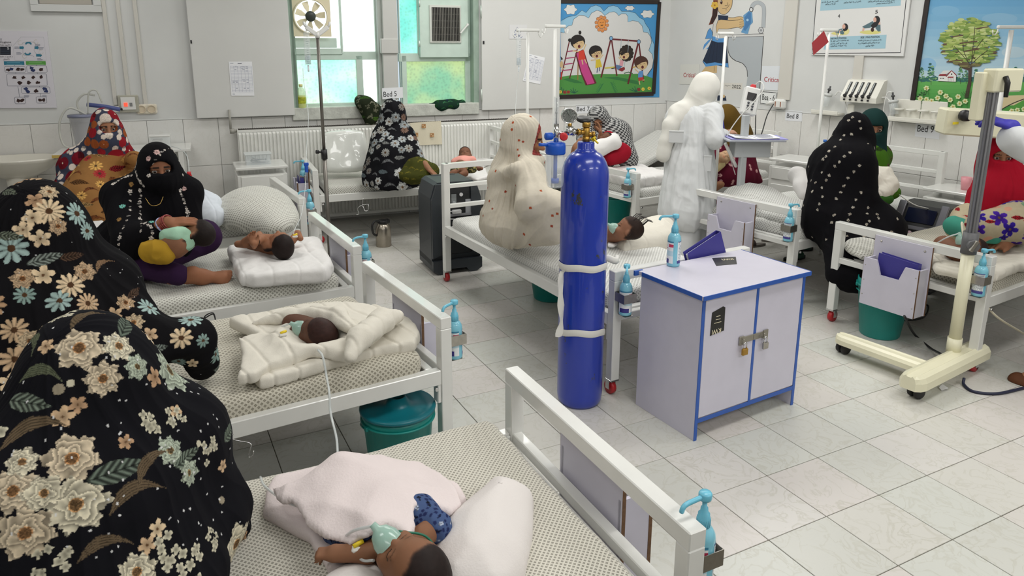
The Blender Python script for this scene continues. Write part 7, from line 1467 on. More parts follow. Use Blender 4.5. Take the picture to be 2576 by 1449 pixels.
# ---------------------------------------------------------------- woman in the cream shawl on the middle bed
bp = A3(1.80, 4.36, .515); t = thing('person', 'person in cream shawl with small red dots seated on the middle bed', 'person', bp); hc = gd(1326, 350, 4.42); R = frame((.95, -.38, -.24)); SK = (156, 108, 78)
body(t, hc, R, torso(hc, bp, .16, R)+[cap(hc+A3(.05, 0, -.45), hc+A3(.2, -.1, -.5), .05, .04)], skinpaint(hc, R, 1, SK), .006); eyes(t, hc, R, 1, (0, 1, -.3))
sd = U(ell(hc+R @ A3(0, -.042, .018), A3(.100, .122, .130), R), cap(hc+R @ A3(0, -.05, -.07), gd(1290, 420, 4.5), .095, .125), cap(gd(1280, 445, 4.6), gd(1328, 455, 4.35), .10, .085), cap(gd(1298, 450, 4.5), gd(1285, 545, 4.5), .155, .175), ell(gd(1278, 565, 4.5), (.16, .2, .12)), chain([hc+R @ A3(-.085, .0, -.10), hc+R @ A3(-.05, .07, -.12), hc+R @ A3(.04, .08, -.12), hc+R @ A3(.09, .0, -.10)], [.04, .05, .05, .04], .02), chain([gd(1345, 400, 4.4), gd(1300, 425, 4.25), gd(1245, 450, 4.45)], [.03, .035, .04], .02), chain([gd(1335, 440, 4.3), gd(1345, 515, 4.15), gd(1420, 530, 4.1)], [.085, .10, .095], .04), chain([gd(1290, 575, 4.4), gd(1395, 565, 4.15)], [.11, .11], .04), k=.045)
fo = U(ell(hc+R @ A3(0, .12, .0), A3(.072, .095, .082), R), k=.01); sd = SUB(sd, fo, .012); sd = CUTZ(sd, .517)
red_ = [(1330, 342, 0, .011)]; SP = [(1250, 352), (1285, 325), (1335, 292), (1230, 505), (1296, 467), (1333, 523), (1385, 570), (1317, 590), (1270, 480), (1245, 430), (1360, 480), (1303, 391), (1400, 540)]
def creamp(P, N):
    C = flowers((206, 198, 182), [(1, 'dot', .009, [(156, 66, 46), (170, 82, 50)])], 14, 2, spots=[(x, y, 0, .0105) for x, y in SP])(P, N); q = (P-hc) @ R
    e = (q[:, 1] > .046) & (np.linalg.norm(q*np.array([1, .6, 1]), axis=1) < .13) & (q[:, 2] > -.07); v = noise(P*130); C[e] = np.where((v[e] > .05)[:, None], A3(160, 70, 66), A3(112, 52, 50)); return C
shroud('shawl', sd, .0085, t, None, creamp, drp(gd(1290, 480, 4.45), 1.2, .6, .018, 4.2, 9, .8, .6), 1)
dr = U(cap(gd(1370, 520, 4.4), gd(1440, 500, 4.5), .10, .09), cap(bp+A3(-.02, -.12, .05), bp+A3(.2, -.3, .05), .08, .07), k=.03)
shroud('dress', CUTZ(dr, .517), .012, t, None, flowers((22, 26, 20), [(1, 'leaf', .05, [(66, 88, 40), (90, 108, 56)])], 30, 5), wrf(.005, (12, 12, 8), 4), 1)
# ---------------------------------------------------------------- woman in the checked shawl in the far corner
bp = A3(3.88, 6.92, .515); t = thing('person', 'person in black and white checked shawl and red dress in the corner', 'person', bp); hc = gd(1504, 305, 7.05); R = frame((-.45, -.85, -.32)); SK = (140, 98, 72)
hw = gd(1512, 345, 6.85); body(t, hc, R, torso(hc, bp, .17, R)+[chain([gd(1545, 345, 7.1), gd(1520, 375, 6.9), hw], [.05, .042, .03], .02), handsd(hw, gd(1508, 315, 6.86)-hw, (-.4, .2, .1), 1, .35, 1.), handsd(gd(1447, 372, 6.75), gd(1440, 395, 6.75)-gd(1447, 372, 6.75), (0, 0, -1), 1, .3), cap(gd(1462, 355, 6.85), gd(1447, 372, 6.75), .035, .028)], skinpaint(hc, R, 1, SK), .007); eyes(t, hc, R, 1, (0, 1, -.1))
sd = U(ell(hc+R @ A3(0, -.025, .012), A3(.108, .128, .135), R), cap(hc+A3(.02, .05, -.1), gd(1540, 335, 7.1), .11, .15), cap(gd(1475, 345, 7.05), gd(1560, 335, 7.15), .085, .11), cap(gd(1550, 345, 7.1), gd(1580, 400, 7.0), .14, .09), cap(gd(1500, 355, 7.1), gd(1515, 390, 7.05), .15, .14), cap(gd(1475, 345, 7.0), gd(1465, 365, 6.9), .08, .06), k=.06)
sd = SUB(sd, ell(hc+R @ A3(0, .13, -.0), A3(.055, .085, .07), R), .012)
def check(P, N):
    q = P*np.array([1, 1, 1.1])/.0165; m = (np.sin(q[:, 0]*2.6+q[:, 1]*1.4) > .2) ^ (np.sin(q[:, 2]*2.9) > .1); return np.where(m[:, None], A3(52, 52, 54), A3(168, 168, 166))
shroud('shawl', CUTZ(sd, .515), .009, t, None, check, drp(bp, 1.1, .6, .014, 3.6, 3), 1)
dr = U(cap(gd(1562, 385, 6.95), gd(1535, 398, 6.85), .10, .07), cap(gd(1470, 358, 6.9), gd(1455, 370, 6.82), .055, .05), chain([gd(1530, 345, 6.95), gd(1517, 362, 6.84)], [.06, .05], .03), k=.03)
shroud('dress', CUTZ(dr, .515), .010, t, cmat('crimson_cloth', (150, 22, 40)), None, wrf(.004, (12, 12, 8), 4))
# ---------------------------------------------------------------- nurse in white writing at the stand
nb0 = A3(3.33, 4.98, 0); t = thing('person', 'standing person in white coat and white scarf writing at the stand', 'person', nb0); ND = 5.80; hc = gd(1775, 232, ND); R = frame((.82, .25, -.5)); SK = (186, 140, 116); N_ = lambda x, y, d=0: gd(x, y, ND+d)
hw = N_(1822, 335, -.08); body(t, hc, R, torso(hc, N_(1735, 420), .16, R)+[chain([N_(1790, 300, -.12), N_(1799, 350, -.2), hw], [.045, .038, .03], .02), handsd(hw, N_(1840, 332, -.06)-hw, (0, .3, -1), 1, .6, .95), cap(N_(1725, 560), nb0+A3(.02, -.03, .1), .06, .045), cap(N_(1755, 560, .1), nb0+A3(.1, .08, .1), .06, .045)], skinpaint(hc, R, 1, SK), .008); eyes(t, hc, R, 1, (0, 1, -.4))
sd = U(cap(N_(1712, 300), N_(1785, 290, -.02), .12, .11), cap(N_(1745, 310), N_(1735, 420), .165, .17), cap(N_(1735, 420), N_(1728, 530), .18, .215), k=.05); sd = U(sd, chain([N_(1790, 285, -.12), N_(1798, 350, -.2), N_(1818, 342, -.12)], [.08, .068, .05], .02), chain([N_(1725, 295, .15), N_(1765, 350, .2), N_(1800, 350, .1)], [.08, .065, .05], .03), k=.012)
zh = N_(1725, 569)[2]; sd = (lambda P, f=sd[0]: np.maximum(f(P), zh-P[:, 2])), sd[1], sd[2]
def coatw(P, N): return drp(N_(1733, 400), 1.25, .7, .024, 2.2, 12, .3)(P, N)+wrf(.004, (16, 16, 9), 3)(P, N)
wc = cmat('white_coat_cotton', (212, 214, 215), .8); shroud('coat', sd, .011, t, wc, None, coatw, 1)
sd = U(cap(N_(1728, 540), N_(1725, 640, -.03), .12, .10), cap(N_(1755, 540, .12), N_(1750, 640, .1), .11, .09), k=.05); shroud('trousers', CUTZ(sd, .03), .014, t, wc, None, wrf(.008, (9, 9, 1), 2))
sd = U(ell(hc+R @ A3(0, -.025, .018), A3(.104, .128, .135), R), cap(hc+R @ A3(0, -.05, -.06), N_(1740, 285), .10, .115), cap(N_(1708, 292), N_(1765, 290), .095, .10), chain([N_(1722, 285, -.04), N_(1690, 318, -.06), N_(1676, 355, -.07), N_(1668, 392, -.06)], [.10, .07, .055, .05], .02), k=.035); sd = SUB(sd, ell(hc+R @ A3(0, .13, -.03), A3(.060, .085, .07), R), .012)
shroud('scarf', sd, .009, t, cmat('white_scarf', (217, 215, 208), .9), None, wrf(.011, (5, 5, 6), 17, .6), 1)
for x, y, sx, sz in ((1701, 345, .11, .09), (1780, 412, .06, .12)):
    n_ = (CAM-N_(x, y))*A3(1, 1, 0); n_ /= np.linalg.norm(n_); Rk = np.stack([np.cross((0, 0, 1), n_), n_, (0, 0, 1)], 1); c_ = N_(x, y, -.175 if x < 1750 else -.18); g = G(); g.box(c_, (sx, .012, sz), 0, .004, Rk); g.box(c_+A3(0, 0, sz/2)+n_*.004, (sx+.004, .012, .012), 0, .003, Rk); g.obj('pocket', wc, t, True)
for dx in (0, .11): g = G(); soft('shoe', CUTZ(U(cap(nb0+A3(.0+dx, -.03+dx, .04), nb0+A3(.16+dx, .01+dx, .03), .045, .04), k=.02), .002), .008, cmat('dark_shoe', (30, 30, 32), .5), t)
g = G(); a = N_(1822, 325, -.1); g.cyl(a, N_(1818, 302, -.13), .005, n=8); g.cyl(N_(1818, 304, -.13), N_(1817, 297, -.135), .007, n=8); tag(g.obj('pen', mat('blue_pen', (50, 52, 170), .35), None, True), 'blue pen in the hand of the person in white', 'pen')
# ---------------------------------------------------------------- woman in olive scarf and maroon dress
bp = A3(4.28, 5.76, .51); OD = 6.62; O_ = lambda x, y, d=0: gd(x, y, OD+d); t = thing('person', 'person in olive scarf and maroon dress bent over a baby behind the stand', 'person', bp); hc = O_(1826, 305); R = frame((-.35, -.62, -.7)); 
body(t, hc, R, torso(hc, bp, .16, R)+[cap(O_(1800, 470, -.15), O_(1812, 462, -.2), .04, .04)], skinpaint(hc, R, 1, (150, 106, 80)), .012)
sd = U(ell(hc+R @ A3(0, -.02, .012), A3(.115, .13, .135), R), cap(hc+A3(.02, .06, -.1), O_(1850, 345, .05), .11, .13), cap(O_(1800, 350), O_(1868, 345, .1), .085, .085), cap(O_(1845, 330, .05), O_(1850, 360, .0), .15, .14), k=.06); shroud('scarf', sd, .011, t, cmat('olive_cloth', (92, 70, 26)), None, wrf(.006, (8, 8, 4), 5), 1)
sd = U(cap(O_(1840, 360, .05), O_(1850, 440), .16, .17), chain([O_(1800, 365), O_(1805, 400, -.12)], [.07, .06], .03), chain([O_(1870, 370, .1), O_(1885, 430, 0)], [.08, .08], .03), cap(O_(1815, 440, -.12), O_(1850, 440, -.08), .13, .11), cap(O_(1860, 440, -.05), O_(1895, 455, .05), .11, .08), k=.05)
shroud('dress', CUTZ(sd, .513), .011, t, None, lambda P, N: np.where((flowers((76, 14, 30), [(1, 'daisy', .016, [(206, 176, 176)]), (1, 'dot', .008, [(190, 150, 150)])], 60, 4)(P, N)), flowers((82, 16, 36), [(1, 'daisy', .017, [(196, 150, 150)])], 40, 9)(P, N), 0), wrf(.006, (10, 10, 5), 5), 1)
# ---------------------------------------------------------------- woman in black with small dots, from behind
bp = A3(4.05, 3.98, .52); BD = 4.98; B_ = lambda x, y, d=0: gd(x, y, BD+d); t = thing('person', 'person from behind in long black shawl with scattered small white dots', 'person', bp); hc = B_(2150, 340, .02); R = frame((.80, .35, -.25))
body(t, hc, R, torso(hc, bp, .17, R)+[chain([bp+A3(.05, -.05, .1), B_(2225, 570, -.25), B_(2180, 690, -.35)], [.05, .04, .04], .03)], skinpaint(hc, R, 1, (150, 106, 80)), .012)
sd = U(ell(hc+R @ A3(0, -.02, .015), A3(.108, .132, .14), R), cap(hc+A3(-.02, 0, -.1), B_(2125, 410), .115, .17), *tent(hc, B_(2085, 415, .1), B_(2150, 410, -.08), r0=.10, r1=.11), cap(B_(2088, 420, .1), B_(2150, 410, -.1), .12, .11), cap(B_(2115, 430), B_(2105, 540), .185, .225), chain([B_(2150, 430, -.08), B_(2165, 500, -.12)], [.10, .10], .03), cap(B_(2120, 560), B_(2200, 560, -.1), .2, .13), cap(B_(2200, 560, -.1), B_(2240, 585, -.15), .12, .075), k=.08)
sd = U(sd, cap(B_(2140, 580, -.12), B_(2120, 690, -.3), .17, .10), cap(B_(2228, 578, -.2), B_(2165, 690, -.35), .115, .11), k=.08)
DS = [(2145, 292), (2160, 303), (2133, 300), (2121, 338), (2138, 338), (2165, 320), (2092, 340), (2113, 350), (2100, 366), (2083, 378), (2137, 381), (2122, 391), (2075, 392), (2109, 407), (2160, 420), (2097, 421), (2068, 400), (2065, 432), (2085, 438), (2145, 434), (2130, 449), (2075, 453), (2048, 460), (2121, 466), (2065, 470), (2162, 484), (2112, 483), (2041, 480), (2101, 500), (2066, 494), (2154, 501), (2144, 519), (2059, 513), (2054, 529), (2137, 536), (2095, 540), (2130, 553), (2185, 520), (2207, 537), (2186, 553), (2181, 562), (2090, 557), (2210, 545), (2172, 592), (2140, 600)]
shroud('shawl', CUTZ(sd, .06), .012, t, None, flowers((12, 11, 15), [(1, 'five', .009, [(176, 170, 158)])], 20, 3, spots=[(x, y, 0, .0095) for x, y in DS]), drp(bp, 1.2, .5, .022, 3.2, 5), 1)
# ---------------------------------------------------------------- woman in dark green scarf behind her
bp = A3(4.62, 4.45, .51); GD = 5.52; G_ = lambda x, y, d=0: gd(x, y, GD+d); t = thing('person', 'person in dark green scarf and leaf green dress facing the woman in dots', 'person', bp); hc = G_(2196, 322); R = frame((-.55, -.80, -.15)); 
body(t, hc, R, torso(hc, bp, .16, R), skinpaint(hc, R, 1, (140, 100, 76)), .008); eyes(t, hc, R, 1, (0, 1, 0))
sd = U(MASK(hc, R), ell(hc+R @ A3(0, -.02, .012), A3(.104, .125, .134), R), cap(hc+A3(.01, .03, -.1), G_(2195, 385), .11, .10), k=.05); sd = SUB(sd, rbox(hc+R @ A3(0, .12, .014), (.108, .14, .05), .022, R), .008); shroud('scarf', sd, .009, t, cmat('bottle_green_cloth', (20, 48, 46)), None, wrf(.005, (9, 9, 4), 5))
sd = U(cap(G_(2150, 400, -.05), G_(2205, 395, .1), .10, .11), cap(G_(2180, 402), bp+A3(0, 0, .12), .14, .17), chain([G_(2205, 395, .05), G_(2205, 430, -.05), G_(2160, 450, -.12)], [.085, .075, .06], .03), ell(G_(2195, 480, -.12), (.2, .18, .08)), k=.05)
shroud('dress', CUTZ(sd, .513), .011, t, None, flowers((64, 104, 26), [(2, 'leaf', .05, [(96, 140, 40), (50, 80, 24), (110, 120, 50)]), (1, 'five', .03, [(160, 70, 90), (90, 60, 60)])], 60, 5), wrf(.006, (10, 10, 6), 5), 1)
# ---------------------------------------------------------------- woman in red with a face veil
bp = A3(4.62, 3.10, .505); RD = 4.50; R_ = lambda x, y, d=0: gd(x, y, RD+d); t = thing('person', 'person in bright red veil with only her eyes showing', 'person', bp); hc = R_(2513, 392); R = frame((-.62, -.78, -.10)); SK = (150, 104, 78)
body(t, hc, R, torso(hc, bp, .17, R)+[chain([R_(2600, 500), R_(2610, 570, -.1), R_(2520, 610, -.25)], [.055, .05, .045], .03), handsd(R_(2535, 603, -.22), R_(2500, 615, -.25)-R_(2535, 603, -.22), (0, 0, -1), 1, .2)], skinpaint(hc, R, 1, SK), .006); eyes(t, hc, R, 1, (.08, 1, .05))
sd = U(MASK(hc, R), ell(hc+R @ A3(0, -.02, .012), A3(.106, .125, .135), R), cap(hc+R @ A3(0, .0, -.09), R_(2525, 470), .11, .14), cap(R_(2500, 478, -.02), R_(2590, 480, .05), .10, .13), cap(R_(2530, 480), R_(2520, 515, -.06), .16, .17), cap(R_(2480, 490), R_(2450, 525, -.02), .07, .05), k=.06)
sd = SUB(sd, U(rbox(hc+R @ A3(0, .12, .012), (.112, .14, .040), .016, R), ell(hc+R @ A3(0, .12, .032), A3(.046, .09, .026), R), k=.012), .008); zb_ = R_(2500, 532, -.1)[2]; sd = (lambda P, f=sd[0]: np.maximum(f(P), zb_-.03+.035*np.sin(P[:, 0]*9)-P[:, 2])), sd[1], sd[2]
shroud('veil', sd, .0085, t, cmat('red_veil_cloth', (158, 16, 38)), None, drp(R_(2520, 480), 1.15, .8, .012, 3.4, 7, .9), 1)
sd = U(chain([bp+A3(.1, -.05, .12), R_(2560, 560, -.25), R_(2470, 570, -.25)], [.13, .12, .09], .04), chain([bp+A3(0, .1, .12), R_(2440, 555, -.02), R_(2410, 575, -.1)], [.13, .10, .07], .04), ell(bp+A3(0, 0, .1), (.22, .2, .12)), k=.05)
shroud('dress', CUTZ(sd, .508), .009, t, None, flowers((176, 164, 138), [(2, 'five', .034, [(44, 26, 122), (60, 30, 130)]), (2, 'leaf', .032, [(170, 30, 42), (186, 44, 50)]), (2, 'disc', .026, [(126, 160, 130), (196, 150, 126)]), (1, 'swirl', .03, [(170, 40, 46)])], 130, 6, spots=[(2515, 545, 0, .05), (2540, 580, 0, .045), (2490, 555, 1, .03), (2560, 545, 1, .035), (2430, 565, 1, .03), (2460, 545, 0, .04)]), wrf(.004, (10, 10, 8), 5), 1)
sd = U(cap(R_(2400, 568, -.12), R_(2440, 580, -.2), .06, .05), cap(R_(2440, 585, -.2), R_(2500, 597, -.28), .05, .04), k=.03); shroud('trousers', CUTZ(sd, .508), .009, t, cmat('sea_green_cloth', (64, 138, 120)), None, wrf(.004, (12, 12, 8), 3))
# ---------------------------------------------------------------- gloved helper, mostly outside the frame at right
hb = A3(4.05, 2.08, 0); t = thing('person', 'person in white coat reaching in from the right edge with a blue glove', 'person', hb); W_ = lambda x, y, d=0: gd(x, y, 3.75+d); hc = hb+A3(.12, .02, 1.50); R = frame((-.1, .9, -.2)); w_ = W_(2540, 316); 
hs_ = handsd(w_, W_(2490, 300)-w_, (-.3, .5, -.75), -1, .45, 1.02); sd0 = U(headsd(hc, R), *torso(hc, hb+A3(.12, 0, .85), .17, R), chain([hb+A3(-.04, .05, 1.30), W_(2640, 400), w_], [.05, .042, .028], .02), footsd(hb+A3(-.18, .13, .085), (-.25, 1, 0)), cap(hb+A3(-.1, .05, .5), hb+A3(-.18, .12, .09), .06, .045), cap(hb+A3(.16, 0, .5), hb+A3(.2, 0, .09), .06, .045), k=.02)
soft('body', U(sd0, hs_, k=.01), .009, skin_m, t, None, 0, 1, skinpaint(hc, R, 1, (160, 116, 88))); soft('glove', OFF(AND(U(hs_, cap(w_+(w_-W_(2490, 300))*.12, w_, .033, .03), k=.01), rbox(w_, (.34, .34, .34), .01)), .0022), .0045, cmat('blue_nitrile', (72, 68, 172), .45, .05), t, None, 0, 1)
sd = U(cap(hb+A3(-.06, .02, 1.28), hb+A3(.3, .02, 1.28), .10, .1), cap(hb+A3(.12, 0, 1.2), hb+A3(.12, 0, .62), .19, .24), chain([hb+A3(-.06, .05, 1.28), W_(2640, 400), W_(2550, 350)], [.095, .085, .072], .03), k=.05); sd = (lambda P, f=sd[0]: np.maximum(f(P), .55-P[:, 2])), sd[1], sd[2]; shroud('coat', sd, .011, t, wc, None, wrf(.014, (8, 8, 8), 5), 1)
sd = U(ell(hc+R @ A3(0, -.02, .015), A3(.104, .125, .135), R), cap(hc+A3(0, -.03, -.1), hc+A3(0, -.03, -.18), .1, .14), k=.05); sd = SUB(sd, ell(hc+R @ A3(0, .13, -.03), A3(.06, .085, .075), R), .012); shroud('scarf', sd, .011, t, MATS['white_scarf'], None, wrf(.006, (9, 9, 4), 5))
sd = U(cap(hb+A3(-.02, .03, .6), hb+A3(-.17, .12, .17), .11, .085), cap(hb+A3(.16, 0, .6), hb+A3(.2, 0, .17), .11, .085), k=.05); shroud('trousers', sd, .014, t, cmat('plum_trousers', (60, 44, 52)), None, wrf(.006, (9, 9, 2), 5))
soft('sandal', CUTZ(U(cap(hb+A3(-.19, .13, .0), hb+A3(-.23, .28, .0), .045, .05), k=.02), -.001), .008, cmat('brown_sandal', (96, 60, 40), .6), t)
# ---------------------------------------------------------------- bedding and babies
quilt_w = cmat('white_quilt', (226, 224, 222), .92, .12); quilt_c = cmat('cream_quilt', (222, 217, 205), .92, .15); pinkw = cmat('pale_pink_blanket', (226, 214, 213), .9, .2, 160)
def seam(amp, pitch, ang=0., depth=.010, wa=.5):
    c_, s_ = math.cos(ang), math.sin(ang)
    def f(P, N):
        u = (P[:, 0]*c_+P[:, 1]*s_)/pitch; v = (-P[:, 0]*s_+P[:, 1]*c_)/pitch; u = u+.25*noise(P*5); v = v+.25*noise(P*5+9)
        d = np.abs((u % 1)-.5)*pitch
        return -.6*depth*np.exp(-(d/.006)**2)+1.5*amp*(noise(P*np.array([7, 7, 5]))+1.3*wa*(.4-1.5*np.abs(noise(P*11+4)))+.25*noise(P*32))
    return f
def poly(pts, z): return [tuple(gz(x, y, z)[:2]) for x, y in pts]
def softthing(name, label, cat, sd, h, m, wr=None, sub=0, paint=None, uvf=None, group=None): o = soft(name, sd, h, m, None, wr, sub, 1, paint, uvf); return tag(o, label, cat, group)
def sheetuv(P, N): return np.stack([P[:, 0]*.98+P[:, 2]*.3, P[:, 1]*.98+P[:, 2]*.9], 1)
def hairv(z0, y0, z1): return lambda q, P: np.maximum(q[:, 2]-z0-.5*np.maximum(q[:, 1]-.02, 0), np.minimum(y0-q[:, 1], q[:, 2]-z1))+.010*noise(P*30)+.004*noise(P*120)
HB = hairv(.036, -.005, -.055)
def baby(label, hc, f, u, parts, tone=(126, 86, 64), hair=(34, 24, 22), s=.88, h=.005, extra=None, hl=HB):
    hc = A3(hc); R = frame(f, u); t = thing('baby', label, 'baby', (hc[0], hc[1], hc[2]-.06), 0, 'babies on the ward'); bp_ = skinpaint(hc, R, s, tone, hair, hl, False, False)
    def pt(P, N):
        C = bp_(P, N); q = (P-hc) @ R/s
        for sx in (-1, 1): m = (q[:, 1] > .045) & (np.abs(q[:, 2]+.003+.25*(np.abs(sx*q[:, 0]-.026))**1.0*.3) < .0022) & (np.abs(sx*q[:, 0]-.026) < .013); C[m] = (40, 26, 22); m = (q[:, 1] > .045) & (np.abs(q[:, 2]-.013) < .002) & (np.abs(sx*q[:, 0]-.026) < .013); C[m] = C[m]*.72
        m = (q[:, 1] > .055) & (np.abs(q[:, 2]+.043) < .006) & (np.abs(q[:, 0]) < .014); C[m] = C[m]*np.array([1, .78, .78]); return C
    hw = lambda P, N: np.where(hl((P-hc) @ R/s, P) > 0, .0015+.0012*noise(P*np.array([160, 160, 160])), 0)
    b = soft('body', U(headsd(hc, R, s, True), *parts, k=.02) if parts else headsd(hc, R, s, True), h, skin_m, t, hw, 0, 1, pt); return t, R
def o2mask(t, c, d, m=None):
    R = frame(d, (0, .3, 1)); Rz = np.stack([R[:, 0], R[:, 2], R[:, 1]], 1); Rz[:, 1] *= -1
    g = G(); g.lathe([(.034, -.01), (.032, .008), (.022, .028), (.010, .036), (.008, .05), (0, .05)], c, 18, 0, Rz, caps=False); g.obj('oxygen_mask', mat('mask_plastic', (176, 214, 200), .2, alpha=.72, coat=.4), t, True)
    g = G(); e = A3(c)+R[:, 1]*.045; g.tube(spline([e, e+A3(-.04, .04, -.03), e+A3(-.06, .10, -.09)], 5), .004, 6); g.obj('mask_tube', tube_m, t, True)
def armb(a, b, c, r=.02): return chain([a, b, c], [r, r*.85, r*.7], .01)
def cannula(t, p, d=.0):
    g = G(); g.box(p, (.03, .02, .012), 0, .004); g.obj('white_tape', cloth_w, t, True); g = G(); g.cyl(A3(p)+A3(-.01, 0, .008), A3(p)+A3(.014, .006, .012), .0055, n=8); g.obj('yellow_port', MATS['yellow_plastic'], t, True)
# --- foreground bed
Z1 = .53; ax = [gz(1010, 1390, .6), gz(870, 1205, .6)]
def hill(P, a, b, hgt, w_, base):
    a, b = A3(a)[:2], A3(b)[:2]; d = b-a; t_ = np.clip(((P[:, :2]-a) @ d)/(d @ d), 0, 1); r_ = np.linalg.norm(P[:, :2]-a-t_[:, None]*d, axis=1); return base+hgt*np.exp(-(r_/w_)**2)
lowb = poly([(668, 1235), (690, 1200), (860, 1160), (1150, 1215), (1175, 1255), (1120, 1330), (1120, 1449), (1000, 1470), (835, 1445), (775, 1350), (700, 1310), (662, 1290)], .54)
softthing('baby_mat', 'thick folded pale pink blanket under the foreground baby', 'blanket', slab(lowb, lambda P: .552+0*P[:, 0], .042, .016), .011, pinkw, wrf(.004, (9, 9, 5), 3), 1)
topb = poly([(680, 1205), (720, 1215), (850, 1165), (1058, 1130), (1098, 1165), (1145, 1205), (1163, 1245), (1130, 1268), (1072, 1262), (1046, 1290), (1045, 1345), (1028, 1368), (975, 1340), (925, 1362), (880, 1368), (815, 1333), (770, 1300), (735, 1250), (690, 1235)], .625)
softthing('blanket', 'crumpled pale pink blanket spread over the foreground baby', 'blanket', slab(topb, lambda P: hill(P, *ax, .062, .13, .592)+.026*(.5-1.7*np.abs(noise(np.stack([P[:, 0]*5+P[:, 1]*4, P[:, 1]*2.4-P[:, 0]*2, 0*P[:, 0]], 1))))+.006*noise(P*16), .018, .008), .008, pinkw, wrf(.013, (7, 4, 5), 11, .5), 1)
pil = poly([(1112, 1312), (1175, 1262), (1238, 1205), (1300, 1222), (1342, 1240), (1336, 1330), (1318, 1420), (1260, 1500), (1105, 1500), (1078, 1400)], .55)
def pillowh(pl, base, hgt):
    Q = np.array(pl); c_ = Q.mean(0)
    def f(P):
        d = np.full(len(P), 9.)
        for i in range(len(Q)):
            a, b = Q[i-1], Q[i]; e = b-a; v = P[:, :2]-a; t_ = np.clip((v @ e)/(e @ e), 0, 1); d = np.minimum(d, np.linalg.norm(v-t_[:, None]*e, axis=1))
        return base+hgt*np.sqrt(np.clip(d/.09, 0, 1))
    return f
softthing('pillow', 'soft white pillow right of the foreground baby', 'pillow', slab(pil, pillowh(pil, .535, .085), .12, .012), .011, cmat('pillow_white', (224, 218, 215), .9, .15), wrf(.007, (6, 6, 5), 7), 1)
pil2 = poly([(800, 1460), (850, 1425), (940, 1405), (965, 1440), (985, 1520), (800, 1530)], .56); softthing('pillow', 'white pillow edge at the bottom below the foreground baby', 'pillow', slab(pil2, pillowh(pil2, .556, .04), .06, .012), .012, MATS['pillow_white'], wrf(.004, (7, 7, 5), 9))
h1 = gz(1040, 1428, .618); f_ = (gz(958, 1400, .618)-h1); f_ = f_/np.linalg.norm(f_); crown = gz(1095, 1475, .6)-h1; bw_ = gz(980, 1300, .59)
lh, le, ls = gz(845, 1392, .60), gz(925, 1392, .60), gz(985, 1345, .59); rs_ = gz(1062, 1352, .60); re = gz(1098, 1318, .605)
t, R = baby('baby with oxygen mask and dark hair under the pink blanket in the foreground', h1, f_*.8+A3(0, -.25, 1.0), crown, [cap(h1+(bw_-h1)*.4+A3(0, 0, -.02), bw_+A3(0, 0, -.035), .045, .05), armb(ls, le, lh, .026), handsd(lh, lh-le, (0, 0, -1), -1, 1.7, .5), armb(rs_, re, gz(1085, 1290, .6), .03), cap(bw_+A3(0, 0, -.035), gz(890, 1225, .56), .05, .04)], (132, 92, 68), s=.95, h=.0045, hl=hairv(.052, -.03, -.04))
mk = h1+R @ A3(0, .075, -.045)*.95; o2mask(t, mk, R[:, 1]*.9-R[:, 2]*.3); cannula(t, gz(900, 1380, .615))
g = G(); g.tube(spline([mk+R @ A3(.03, -.0, .01), h1+R @ A3(.07, .02, -.02), h1+R @ A3(.07, -.04, -.02)], 6), .003, 6); g.obj('green_strap', mat('mask_green', (20, 110, 84), .5), t, True)
navy = lambda P, N: flowers((70, 88, 128), [(1, 'dot', .006, [(36, 44, 84)]), (1, 'leaf', .012, [(180, 190, 210), (36, 44, 84)])], 260, 6)(P, N)
shroud('shirt', U(cap(gz(1052, 1290, .6), gz(1095, 1325, .6), .036, .04), cap(gz(985, 1350, .585), gz(880, 1372, .575), .033, .04), cap(gz(870, 1355, .57), gz(830, 1345, .565), .03, .02), cap(gz(1000, 1330, .58), gz(1060, 1300, .58), .05, .05), k=.03), .007, t, None, navy, wrf(.005, (18, 18, 18), 3), 1)
tubing('drip_tube', [gz(655, 1200, .56), gz(668, 1225, .575), gz(720, 1262, .585), gz(760, 1280, .59), gz(850, 1345, .60), gz(905, 1405, .60), gz(940, 1410, .62)], 'clear oxygen tube across the foreground pink blanket', .0035)
# --- second bed: quilt wrapped baby
def q2(pts, z, top, th, label, sd_, extra=None, pitch=.10, ang=.3):
    p_ = poly(pts, z); hf = (lambda P: top+.012*noise(P*6+sd_)) if extra is None else (lambda P: top+extra(P)+.012*noise(P*6+sd_)); return softthing('quilt', label, 'quilt', slab(p_, hf, th, .012), .0095, quilt_c, seam(.006, pitch, ang), 1, group='cream quilts')
q2([(655, 975), (640, 960), (660, 935), (720, 925), (850, 880), (1000, 800), (1035, 818), (1058, 855), (1045, 880), (960, 890), (850, 920), (760, 948)], .53, .565, .05, 'lower cream quilt layer below the wrapped baby on the second bed', 3)
hb_ = gz(800, 838, .61)
q2([(597, 960), (612, 900), (597, 860), (650, 850), (575, 812), (640, 800), (735, 782), (860, 770), (945, 775), (985, 790), (990, 815), (930, 870), (880, 905), (780, 905), (680, 930), (640, 955)], .57, .598, .05, 'upper cream quilt wrapped round the baby on the second bed', 5, lambda P: -.03*np.exp(-(np.linalg.norm(P[:, :2]-hb_[:2], axis=1)/.07)**2)+.03*np.exp(-((np.linalg.norm(P[:, :2]-hb_[:2], axis=1)-.15)/.05)**2))
